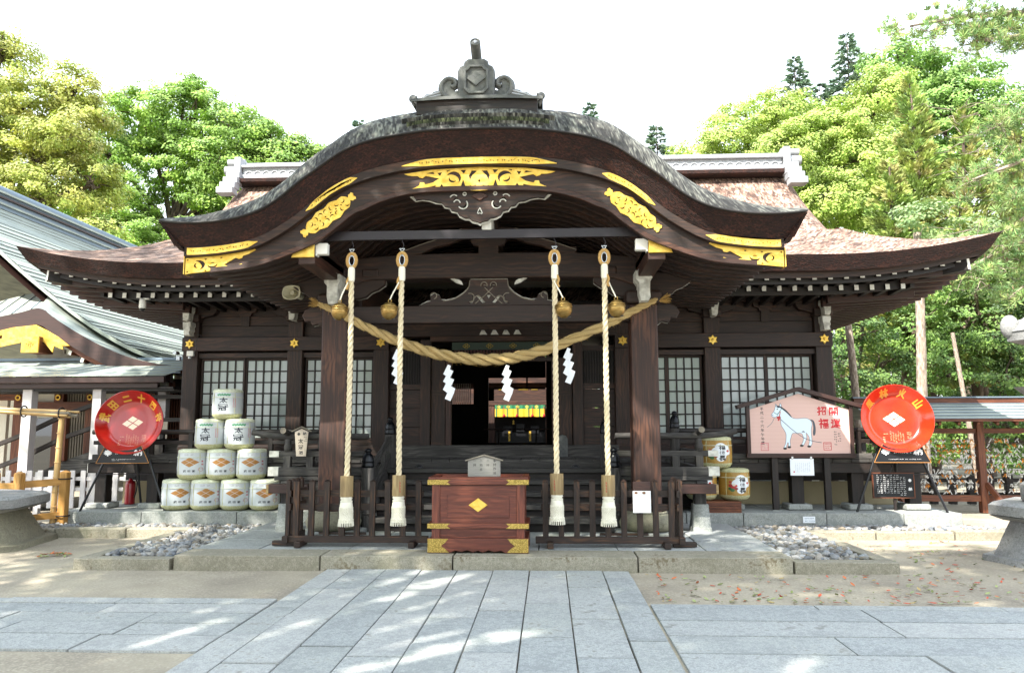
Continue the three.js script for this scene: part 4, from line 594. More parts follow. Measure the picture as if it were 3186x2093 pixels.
  for (let k = 0; k < 5; k++) { bx(hall, 'stair_tread', M.grey, 3.56, 0.07, 0.36, 0, 0.3 + k * 0.165, -11.5 - k * 0.3, 0.012); bx(hall, 'stair_riser', M.darker, 3.5, 0.13, 0.03, 0, 0.2 + k * 0.165, -11.4 - k * 0.3); }
  bx(hall, 'veranda_sill', M.grey, 3.6, 0.2, 0.16, 0, 0.99, -13.03, 0.012); bx(hall, 'veranda_sill', M.grey, 3.6, 0.05, 0.2, 0, 0.86, -13.05, 0.01);
}

// ---------- brush lettering: strokes on a 20 x 20 grid ----------
const K = {
  '太': '2 7 18 7|10 2 10 7 7 13 2 18|10 7 13 13 18 18|9 15 11 17', '大': '2 7 18 7|10 2 10 7 7 13 2 18|10 7 13 13 18 18', '冠': '2 5 2 2 18 2 18 5|3 7 9 7|2 11 10 11|5 11 4 15 2 18|8 11 8 17 11 17 11 15|11 8 19 8|15 6 15 17 13 18|12 11 13 13',
  '武': '4 3 11 3|2 7 18 7|12 1 13 7 15 14 18 18 19 14|16 2 17 4|7 9 7 17|7 12 10 12|4 11 4 17|2 18 11 16', '田': '3 3 17 3 17 17 3 17 3 3|10 3 10 17|3 10 17 10', '菱': '2 4 18 4|7 2 7 6|13 2 13 6|5 8 15 8|10 6 10 11|2 11 18 11|9 12 4 16|8 14 14 14 9 18 4 19|8 15 12 18 17 19',
  '二': '4 6 16 6|2 15 18 15', '一': '2 10 18 10', '十': '2 9 18 9|10 2 10 18', '四': '3 4 17 4 17 17 3 17 3 4|8 4 8 9 5 12|12 4 12 10 16 10', '将': '4 2 4 18|1 5 3 8|1 13 4 11|9 3 8 6|12 2 13 5|17 2 15 6|7 9 19 9|15 7 15 17 13 18|9 12 11 14',
  '風': '4 3 3 13 1 18|4 3 16 3 16 14 19 18|7 6 13 5|7 8 13 8 13 12 7 12 7 8|10 5 10 16|6 16 13 15|13 14 14 17', '林': '2 6 9 6|6 2 6 18|6 7 2 14|6 8 9 11|11 6 19 6|15 2 15 18|15 7 11 15|15 7 19 15', '火': '5 6 6 10|15 5 13 10|10 2 10 9 7 14 3 18|10 9 13 14 18 18', '山': '10 2 10 16|3 7 3 16 17 16|17 7 17 17',
  '奉': '4 4 16 4|5 6 15 6|2 9 18 9|10 1 8 9 2 13|11 8 14 11 18 13|6 12 14 12|5 15 15 15|10 10 10 19', '納': '5 2 2 6 5 7|7 5 2 11 8 10|5 11 5 18|2 13 1 16|8 13 9 15|10 18 10 6 18 6 18 17 16 18|14 2 14 7 11 13|14 9 17 13',
  '開': '2 18 2 3 8 3 8 8 2 8|2 5 8 5|18 18 18 3 12 3 12 8 18 8|12 5 18 5|6 11 14 11|5 14 15 14|8 11 7 18|12 11 12 18', '運': '3 3 5 5|2 8 5 8 4 14 2 17|2 17 6 16 18 18|8 4 8 2 18 2 18 4|9 5 17 5|9 7 16 7 16 12 9 12 9 7|9 9 16 9|7 14 18 14|12 4 12 16',
  '招': '2 5 7 5|5 2 5 17 3 18|2 12 8 10|10 3 18 3 17 9 15 9|13 3 12 7 9 10|11 11 17 11 17 17 11 17 11 11', '福': '5 1 6 3|2 5 8 5 2 12|5 9 5 18|6 9 8 11|10 3 18 3|11 5 17 5 17 9 11 9 11 5|10 11 18 11 18 18 10 18 10 11|14 11 14 18|10 14 18 14', '徳': '5 2 2 6|6 6 1 11|4 9 4 18|9 4 18 4|13 2 13 6|9 7 18 7 18 10 9 10 9 7|12 7 12 10|15 7 15 10|9 13 8 16|11 12 12 17 16 17 16 15|13 12 14 14|17 12 19 15',
  '長': '5 2 5 12|5 2 15 2|5 5 14 5|5 8 14 8|2 12 18 12|5 12 5 18 9 16|10 12 13 16 18 18|16 13 12 15', '平': '4 4 16 4|6 6 8 9|14 6 12 9|2 12 18 12|10 4 10 19', '成': '4 5 17 5|4 5 4 12 2 18|4 9 9 9 8 14 7 14|11 2 12 10 15 16 18 18 18 14|16 9 11 16|14 2 16 4', '六': '10 2 10 5|2 7 18 7|7 10 3 17|12 10 17 17', '年': '6 2 3 7|5 5 16 5|5 9 16 9|6 9 6 13|2 13 18 13|11 5 11 19', '午': '6 2 3 8|5 6 16 6|2 11 18 11|10 6 10 19',
  '歳': '10 1 10 5|10 3 15 3|5 2 5 5|2 5 18 5|4 7 16 7|4 7 4 13 2 18|12 5 14 13 18 18 18 15|16 10 12 16|6 10 11 10|8 10 8 16|6 12 5 15|10 12 11 15', '礼': '5 1 6 3|2 5 8 5 2 12|5 9 5 18|7 9 8 11|12 2 12 16 18 16 18 13', '拍': '2 5 7 5|5 2 5 17 3 18|2 12 8 10|13 2 11 5|10 5 18 5 18 17 10 17 10 5|10 11 18 11', '拝': '2 5 7 5|5 2 5 17 3 18|2 12 8 10|10 3 18 3|10 7 18 7|9 11 19 11|14 3 14 19', '手': '15 2 5 4|4 8 16 8|2 12 18 12|10 4 10 17 8 18', '作': '6 2 2 9|4 7 4 18|10 2 8 7|9 5 19 5|12 5 12 18|12 9 18 9|12 13 18 13', '法': '3 3 5 5|2 8 4 10|2 17 6 12|8 6 18 6|13 2 13 10|7 10 19 10|12 10 9 17 17 16|15 13 18 18', '参': '9 2 5 6 14 6|3 9 17 9|10 6 8 10 2 14|11 9 14 11 18 13|12 11 8 13|13 13 7 16|15 15 6 19', '酒': '3 3 5 5|2 8 4 10|2 17 6 12|7 4 19 4|8 7 18 7 18 18 8 18 8 7|11 4 11 10 9 12|15 4 15 10 17 10|8 14 18 14', '清': '3 3 5 5|2 8 4 10|2 17 6 12|8 4 18 4|9 7 17 7|7 10 19 10|13 2 13 10|9 19 9 12 17 12 17 18|9 14 17 14|9 16 17 16',
};
function kanji(c, ch, x, y, s, w = 0.1, brush = 0.35, rot = 0) { // centre x, y; size s
  const d = K[ch]; if (!d) return; c.save(); c.translate(x, y); c.rotate(rot); c.scale(s / 20, s / 20); c.translate(-10, -10); c.lineCap = 'round'; c.lineJoin = 'round';
  for (const st of d.split('|')) { const n = st.split(' ').map(Number), P = []; for (let i = 0; i < n.length; i += 2) P.push([n[i], n[i + 1]]); const N = P.length - 1; for (let i = 0; i < N; i++) { c.beginPath(); c.lineWidth = w * 20 * (1 + brush * (i === 0 ? 0.5 : 0) - brush * 0.4 * (i / Math.max(1, N))); c.moveTo(...P[i]); c.lineTo(...P[i + 1]); c.stroke(); } }
  c.restore();
}
const column = (c, str, x, y, s, step, w, b) => [...str].forEach((ch, i) => kanji(c, ch, x, y + i * step, s, w, b));
function fine(c, x, y, w, h, col, rows = true, step = 7) { // lettering too small to read: short strokes in lines
  c.fillStyle = col; const n = rows ? Math.floor(h / step) : Math.floor(w / step);
  for (let i = 0; i < n; i++) for (let t = 0; t < (rows ? w : h); t += step * 0.62) { if (rnd() < 0.12) continue; const px = rows ? x + t : x + i * step, py = rows ? y + i * step : y + t; for (let k = 0; k < 3; k++) c.fillRect(px + rnd() * step * 0.3, py + rnd() * step * 0.4, step * rr(0.1, 0.42), step * rr(0.08, 0.2)); c.fillRect(px + step * 0.2, py, step * 0.1, step * 0.45); }
}
const diamondsOn = (c, x, y, w, h, g) => { for (const [dx, dy] of [[0, -1], [0, 1], [-1, 0], [1, 0]]) { const cx = x + dx * (w / 2 + g * 0.9), cy = y + dy * (h / 2 + g * 0.6); c.beginPath(); c.moveTo(cx, cy - h / 2); c.lineTo(cx + w / 2, cy); c.lineTo(cx, cy + h / 2); c.lineTo(cx - w / 2, cy); c.closePath(); c.fill(); } };
const planar = (g, w, h) => { const p = g.attributes.position, uv = new Float32Array(p.count * 2); for (let i = 0; i < p.count; i++) { uv[i * 2] = p.getX(i) / w + 0.5; uv[i * 2 + 1] = p.getY(i) / h + 0.5; } g.setAttribute('uv', new THREE.BufferAttribute(uv, 2)); return g; };
function crest(parent, r, mat, x, y, z, d = 0.012) { for (const [dx, dy] of [[0, 1], [0, -1], [1, 0], [-1, 0]]) part(parent, 'crest_diamond', grain(ext(poly([[0, -r * 0.7], [r, 0], [0, r * 0.7], [-r, 0]]), d, 0.003), 'x'), mat, x + dx * r * 1.04, y + dy * r * 0.74, z); }

// ---------- offering box ----------
{
  const t = thing('offering_box', 'reddish wooden offering box with gilt corners and diamond crest at centre of porch', 'offering box', [0, H1, -9.78]);
  bx(t, 'body', M.chest, 1.12, 0.58, 0.62, 0, 0.52, 0); bx(t, 'body', M.chest, 1.1, 0.2, 0.6, 0, 0.2, 0);
  for (const s of [-1, 1]) { bx(t, 'corner_post', M.chest, 0.1, 0.74, 0.1, s * 0.52, 0.46, 0.28, 0.006); bx(t, 'corner_post', M.chest, 0.1, 0.74, 0.1, s * 0.52, 0.46, -0.28, 0.006); }
  bx(t, 'front_panel', M.chest, 0.94, 0.5, 0.02, 0, 0.55, 0.312, 0.004); const ip = bx(t, 'inset_panel', M.chest, 0.76, 0.27, 0.016, 0, 0.55, 0.325, 0.006);
  for (const [w, y, h, d] of [[1.24, 0.845, 0.06, 0.72], [1.24, 0.32, 0.06, 0.7]]) { const b = bx(t, 'band', M.chest, w, h, d, 0, y, 0, 0.006); for (const s of [-1, 1]) part(b, 'gilt_corner', grain(ext(poly(s > 0 ? [[0.62, -h / 2], [0.62, h / 2], [0.34, h / 2], [0.38, 0], [0.34, -h / 2]] : [[-0.34, -h / 2], [-0.38, 0], [-0.34, h / 2], [-0.62, h / 2], [-0.62, -h / 2]]), 0.006), 'x'), M.goldDull, 0, 0, d / 2 + 0.001); }
  for (const s of [-1, 1]) { bx(t, 'rim', M.chest, 0.08, 0.03, 0.72, s * 0.57, 0.89, 0); bx(t, 'rim', M.chest, 1.06, 0.03, 0.08, 0, 0.889, s * 0.31); }
  for (let k = 0; k < 9; k++) bx(t, 'grille_slat', M.chest, 1.06, 0.03, 0.03, 0, 0.865, -0.24 + k * 0.06);
  const sk = [[-0.61, 0], [-0.34, 0], [-0.28, 0.03], [-0.2, 0.015], [-0.13, 0.035], [-0.06, 0.01], [0, 0.03], [0.06, 0.01], [0.13, 0.035], [0.2, 0.015], [0.28, 0.03], [0.34, 0], [0.61, 0], [0.61, 0.165], [-0.61, 0.165]];
  for (const s of [-1, 1]) part(t, 'skirt_board', grain(ext(poly(sk), 0.05, 0.004), 'x'), M.chest, 0, 0.004, s > 0 ? 0.31 : -0.36); for (const s of [-1, 1]) bx(t, 'skirt_board', M.chest, 0.05, 0.16, 0.64, s * 0.585, 0.084, 0);
  for (const s of [-1, 1]) part(t, 'gilt_corner', grain(ext(poly([[0.612, 0.006], [0.612, 0.168], [0.36, 0.168], [0.4, 0.12], [0.45, 0.085], [0.4, 0.05], [0.35, 0.006]].map(([x, y]) => [s * x, y])[s > 0 ? 'slice' : 'reverse']()), 0.006), 'x'), M.goldDull, 0, 0.003, 0.366);
  crest(t, 0.055, M.gold, 0, 0.57, 0.336);
}
{ // worship-manner plaque standing on the box
  const t = thing('wooden_plaque', 'small grey house-shaped wooden plaque standing on the offering box', 'plaque', [0.06, H1 + 0.905, -9.62]);
  const tx = canvasTex(256, 160, (c, w, h) => { c.fillStyle = '#8d8a83'; c.fillRect(0, 0, w, h); for (let i = 0; i < 220; i++) { c.fillStyle = `rgba(${rnd() < 0.5 ? '60,58,52' : '170,166,158'},0.16)`; c.fillRect(rnd() * w, rnd() * h, rr(20, 90), 1.5); } c.strokeStyle = '#2f2c28'; column(c, '参拝作法', 212, 34, 27, 33, 0.07, 0.4); column(c, '二拝', 158, 34, 25, 36, 0.07); column(c, '二拍手', 104, 34, 25, 36, 0.07); column(c, '一拝', 52, 34, 25, 36, 0.07); });
  part(t, 'board', planar(ext(poly([[-0.2, 0], [0.2, 0], [0.2, 0.19], [0, 0.245], [-0.2, 0.19]]), 0.03, 0.003), 0.4, 0.38), std({ map: tx, roughness: 0.85 })).geometry.attributes.uv.array.forEach((v, i, A) => { if (i & 1) A[i] = (v - 0.5) * 1.55; });
  for (const s of [-1, 1]) bx(t, 'roof_board', M.greyLight, 0.25, 0.018, 0.07, s * 0.116, 0.228, 0.015, 0.003, 0, 0, -s * 0.27);
}
{ // picket barriers either side of the box
  const wd = M.fence;
  for (const s of [-1, 1]) {
    const t = thing('picket_barrier', s < 0 ? 'low dark wooden picket barrier left of the offering box' : 'low dark wooden picket barrier right of the offering box', 'barrier', [s * 1.62, H1, -9.98], 0, 'picket barriers beside the offering box');
    const pk = merge([box(0.072, 0.72, 0.05), grain(new THREE.CylinderGeometry(0.005, 0.05, 0.025, 4).rotateY(Math.PI / 4).translate(0, 0.372, 0), 'y')]);
    for (let k = 0; k < 9; k++) part(t, 'picket', k % 3 ? pk : merge([box(0.074, 0.72, 0.05), grain(new THREE.CylinderGeometry(0.005, 0.05, 0.025, 4).rotateY(Math.PI / 4).translate(0, 0.372, 0), 'y')]), wd, -0.8 + k * 0.2, 0.46, 0.02, rr(-0.008, 0.008), 0, rr(-0.012, 0.012));
    for (const y of [0.66, 0.49]) bx(t, 'rail', wd, 1.72, 0.085, 0.03, 0, y, -0.022, 0.004);
    bx(t, 'sill', wd, 1.86, 0.085, 0.075, 0, 0.085, 0.02, 0.006); for (const x of [-0.72, 0.74]) bx(t, 'foot', wd, 0.08, 0.075, 0.32, x * (s < 0 ? 1 : -1), 0.037, 0.05, 0.01); bx(t, 'inner_rail', wd, 0.62, 0.03, 0.03, s * 0.2, 0.15, -0.03);
    const r = thing('picket_barrier', s < 0 ? 'short side return of the left picket barrier, running back' : 'short side return of the right picket barrier, running back', 'barrier', [s * 2.54, H1, -10.25]);
    for (let k = 0; k < 4; k++) part(r, 'picket', pk, wd, 0, 0.46, 0.25 - k * 0.17, 0, Math.PI / 2, rr(-0.01, 0.01));
    for (const y of [0.66, 0.49]) bx(r, 'rail', wd, 0.03, 0.085, 0.66, -s * 0.04, y, 0, 0.004); bx(r, 'sill', wd, 0.075, 0.085, 0.74, 0, 0.085, 0, 0.006); bx(r, 'foot', wd, 0.3, 0.06, 0.08, s * 0.04, 0.03, 0.26, 0.01);
  }
  const n = thing('leaflet_holder', 'small brown holder with white leaflets hung on the right barrier', 'leaflet holder', [2.04, 0.66, -9.905]);
  bx(n, 'holder', M.brownpaint, 0.22, 0.12, 0.04, 0, 0.25, 0, 0.006); const lt = canvasTex(160, 200, (c, w, h) => { c.fillStyle = '#eceef0'; c.fillRect(0, 0, w, h); c.fillStyle = '#6b4a34'; c.fillRect(14, 6, 30, 24); c.fillRect(84, 6, 30, 24); fine(c, 40, 72, 90, 10, '#777', true, 9); fine(c, 24, 100, 110, 10, '#888', true, 8); fine(c, 24, 130, 50, 10, '#888', true, 8); });
  part(n, 'leaflets', planar(new THREE.BoxGeometry(0.225, 0.27, 0.012), 0.225, 0.27), std({ map: lt, roughness: 0.7 }), 0, 0.06, 0.03);
}
// ---------- bell ropes, bells, sacred rope ----------
function strands(curveF, len, n, R, r, twist, seg, sides = 6, taper = () => 1) { // twisted cord: n helical strands about a centre line
  const list = [];
  for (let k = 0; k < n; k++) {
    const pts = [], q = Math.max(8, Math.round(seg));
    for (let i = 0; i <= q; i++) { const t = i / q, c = curveF(t), d = curveF(Math.min(1, t + 0.002)).sub(curveF(Math.max(0, t - 0.002))).normalize(), ux = V(0, 0, 1).cross(d).normalize(), uy = d.clone().cross(ux), a = (k / n) * Math.PI * 2 + t * len * twist, f = taper(t); pts.push(c.add(ux.multiplyScalar(Math.cos(a) * R * f)).add(uy.multiplyScalar(Math.sin(a) * R * f))); }
    const g = new THREE.TubeGeometry(new THREE.CatmullRomCurve3(pts), q, r, sides); list.push(g);
  }
  return merge(list);
}
const ropeX = [-1.71, -1.04, 0.965, 1.61], ropeWho = ['outer left one', 'inner left one', 'inner right one', 'outer right one'];
ropeX.forEach((x, i) => {
  const t = thing('bell_rope', 'cream bell rope with wooden grip and white tassel, ' + ropeWho[i], 'rope', [x, 0, -9.75], 0, 'bell ropes hanging in the porch');
  const yb = [1.04, 1.05, 1.07, 1.05][i], L = 3.62 - yb, sw = rr(-0.01, 0.01);
  part(t, 'cord', strands((s) => V(sw * Math.sin(s * 3), yb + s * L, 0), L, 3, 0.017, 0.0205, 26, 150), M.rope);
  part(t, 'binding', merge([grain(lathe([[0.04, -0.09], [0.046, -0.06], [0.045, 0.07], [0.036, 0.1]], 16), 'y')]), M.cotton, 0, 3.66, 0);
  const loop = []; for (let k = 0; k <= 20; k++) { const a = (k / 20) * Math.PI * 2; loop.push(V(Math.sin(a) * 0.058, 3.85 - Math.cos(a) * 0.095, 0)); } part(t, 'eye_loop', new THREE.TubeGeometry(new THREE.CatmullRomCurve3(loop), 40, 0.024, 8), M.ropeTan);
  const th = loop.map((p) => V(p.x * 0.62, 3.85 + (p.y - 3.85) * 0.72, 0)); part(t, 'metal_eye', new THREE.TubeGeometry(new THREE.CatmullRomCurve3(th), 30, 0.01, 6), M.chrome);
  part(t, 'tail', tube([[0.03, 3.62, 0.02], [0.05, 3.56, 0.03], [0.035, 3.5, 0.035], [0.055, 3.46, 0.03]].map(([a, b, c]) => [a * (x < 0 ? -1 : 1), b, c]), 0.016, 7, 12), M.ropeTan);
  part(t, 'shackle', merge([new THREE.TorusGeometry(0.022, 0.006, 6, 12, Math.PI).rotateZ(Math.PI).translate(0, 3.99, 0), bar([-0.036, 4.0, 0], [0.036, 4.0, 0], 0.011, 8), bar([0, 3.9, 0], [0, 3.97, 0], 0.006, 6)].map((g) => grain(g, 'y'))), M.chrome); part(t, 'hook', tube([[0, 4.0, 0], [0.02, 4.05, 0], [0, 4.1, 0], [0, 4.14, 0]], 0.006, 6, 10), M.iron);
  const grip = grain(new THREE.CylinderGeometry(0.085, 0.085, 0.26, 6).rotateY(Math.PI / 6), 'y'); part(t, 'wooden_grip', grip, M.block, 0, yb - 0.12, 0); 
  const sm = std({ color: new THREE.Color(0xa84a38), roughness: 0.8 }); if (i) { for (let k = 0; k < 4; k++) part(t, 'painted_letter', ext(poly([[0, 0], [0.014, 0], [0.014, 0.012], [0.006, 0.012], [0.006, 0.026], [0, 0.026]]), 0.001), sm, 0.03 * (i === 1 ? 1 : -1) - 0.006, yb - 0.09 - k * 0.035, 0.0745); }
  // netted cotton tassel
  const body = lathe([[0.07, 0], [0.078, -0.02], [0.06, -0.045], [0.075, -0.07], [0.083, -0.12], [0.08, -0.2], [0.085, -0.27], [0.094, -0.32]], 24); const ta = new THREE.Group(); ta.name = 'tassel'; ta.position.set(0, yb - 0.25, 0); t.add(ta); part(ta, 'tassel_core', body, M.cotton);
  const knots = []; const kg = new THREE.SphereGeometry(0.0095, 5, 4); for (let j = 0; j < 17; j++) { const y = -0.055 - j * 0.0165, R = [0.07, 0.083, 0.082, 0.09][Math.min(3, Math.floor(j / 4.5))]; for (let k = 0; k < 22; k++) { const a = ((k + (j % 2) / 2) / 22) * Math.PI * 2; knots.push(kg.clone().scale(1, 1.2, 0.7).rotateY(-a + Math.PI / 2).translate(Math.cos(a) * R, y, Math.sin(a) * R)); } } part(ta, 'netting', merge(knots), M.cotton);
  const fr = []; for (let k = 0; k < 22; k++) { const a = (k / 22) * Math.PI * 2; fr.push(bar([Math.cos(a) * 0.092, -0.31, Math.sin(a) * 0.092], [Math.cos(a) * 0.096, -0.365, Math.sin(a) * 0.096], 0.007, 5)); } part(ta, 'fringe', merge(fr), M.cotton);
});
[[-1.845, -1], [-1.19, -1], [1.075, 1], [1.755, 1]].forEach(([x, s], i) => {
  const t = thing('brass_bell', 'round tarnished brass bell tied to the ' + ['far left', 'inner left', 'inner right', 'far right'][i] + ' bell rope', 'bell', [x, 3.17, -9.7], rr(-0.6, 0.6), 'bells on the bell ropes');
  const P = []; for (let k = 0; k <= 18; k++) { const a = -Math.PI / 2 + (k / 18) * Math.PI; P.push([Math.cos(a) * 0.108, Math.sin(a) * (a < 0 ? 0.122 : 0.112)]); }
  part(t, 'shell', lathe(P, 28), M.brass); part(t, 'rim_band', new THREE.TorusGeometry(0.108, 0.01, 8, 30).rotateX(Math.PI / 2), M.brass, 0, 0.022, 0); part(t, 'rim_band', new THREE.TorusGeometry(0.104, 0.008, 8, 30).rotateX(Math.PI / 2), M.brass, 0, 0.05, 0);
  bx(t, 'slot', M.black, 0.17, 0.01, 0.02, 0, -0.108, 0); part(t, 'ring', new THREE.TorusGeometry(0.022, 0.006, 6, 14), M.brass, 0, 0.128, 0); part(t, 'cord', tube([[0, 0.145, 0], [-s * 0.03, 0.22, 0.0], [-s * 0.075, 0.32, -0.01], [-s * 0.1, 0.38, -0.02]], 0.009, 6, 10), M.cotton);
  t.rotation.z = s * 0.06;
});
{
  const C = new THREE.CatmullRomCurve3([[-2.5, 3.475, -10.93], [-2.2, 3.34, -10.9], [-1.72, 3.09, -10.9], [-1.18, 2.86, -10.9], [-0.64, 2.7, -10.9], [-0.05, 2.63, -10.9], [0.45, 2.67, -10.9], [1.03, 2.84, -10.9], [1.7, 3.12, -10.9], [2.1, 3.32, -10.9], [2.45, 3.49, -10.93]].map((p) => V(...p)));
  const t = thing('sacred_straw_rope', 'twisted straw rope strung between the porch pillars', 'rope', [0, 0, 0]);
  const tp = (u) => 0.55 + 0.45 * Math.sin(clamp(u) * Math.PI) ** 0.6;
  const mk = []; for (let k = 0; k < 3; k++) { const pts = [], N = 240; for (let i = 0; i <= N; i++) { const u = i / N, c = C.getPoint(u), d = C.getTangent(u), ux = V(0, 0, 1).cross(d).normalize(), uy = d.clone().cross(ux), a = (k / 3) * Math.PI * 2 + u * 52, f = tp(u) * 0.046; pts.push(c.add(ux.multiplyScalar(Math.cos(a) * f)).add(uy.multiplyScalar(Math.sin(a) * f))); } const g = new THREE.TubeGeometry(new THREE.CatmullRomCurve3(pts), 300, 0.043, 7); const p = g.attributes.position; for (let i = 0; i < p.count; i++) { const u = Math.floor(i / 8) / 300, c = C.getPoint(u), f = tp(u) * (0.95 + 0.1 * rnd()); p.setXYZ(i, c.x + (p.getX(i) - c.x) * f, c.y + (p.getY(i) - c.y) * f, c.z + (p.getZ(i) - c.z) * f); } g.computeVertexNormals(); mk.push(g); }
  part(t, 'twisted_straw', merge(mk), M.straw);
  const fz = []; for (let i = 0; i < 900; i++) { const u = rnd(), c = C.getPoint(u), a = rr(0, 6.3), r = 0.075 * tp(u), o = V(0, Math.sin(a) * r, Math.cos(a) * r), e = V(rr(-0.05, 0.05), Math.sin(a) * 0.03 + rr(-0.03, 0.015), Math.cos(a) * 0.03); const p = c.clone().add(o), q = p.clone().add(e), g = new THREE.BufferGeometry(); g.setAttribute('position', new THREE.Float32BufferAttribute([p.x - 0.0012, p.y, p.z, p.x + 0.0012, p.y + 0.001, p.z, q.x, q.y, q.z], 3)); g.setAttribute('uv', new THREE.Float32BufferAttribute([0, 0, 1, 0, 0, 1], 2)); g.computeVertexNormals(); fz.push(g); } const f = part(t, 'loose_straws', merge(fz), M.strawFuzz); f.userData.kind = 'stuff';
  for (const s of [-1, 1]) { const e = []; for (let i = 0; i < 60; i++) { const a = rr(0, 6.3); e.push(bar([s * 2.48, 3.47 + Math.sin(a) * 0.02, -10.93 + Math.cos(a) * 0.02], [s * rr(2.56, 2.66), 3.5 + Math.sin(a) * 0.06 + rr(-0.02, 0.02), -10.93 + Math.cos(a) * 0.05], 0.0022, 3)); } part(t, 'frayed_end', merge(e), M.strawFuzz).userData.kind = 'stuff'; }
}
[[-1.3, 2.79, 'far left one, half behind a bell rope'], [-0.55, 2.56, 'second from the left'], [0.29, 2.55, 'third from the left'], [1.17, 2.79, 'far right one']].forEach(([x, y, who], i) => {
  const t = thing('paper_streamer', 'white zigzag paper streamer on the straw rope, ' + who, 'streamer', [x, y, -10.86], rr(-0.25, 0.25), 'paper streamers on the straw rope');
  const zig = [[1075, 70], [1125, 90], [1108, 150], [1165, 180], [1112, 290], [1178, 322], [1130, 430], [1195, 470], [1175, 545], [1120, 680], [1030, 640], [1070, 545], [1000, 490], [1045, 385], [1000, 355], [1045, 262], [1003, 230]].map(([a, b]) => [(a - 1098) * 0.0009, (70 - b) * 0.00086]);
  const g = planar(ext(poly(zig), 0.0015), 1, 1), q = g.attributes.position; for (let k = 0; k < q.count; k++) q.setZ(k, q.getZ(k) + 0.012 * Math.sin(q.getY(k) * 46)); g.computeVertexNormals(); part(t, 'folded_paper', g, M.paper);
});
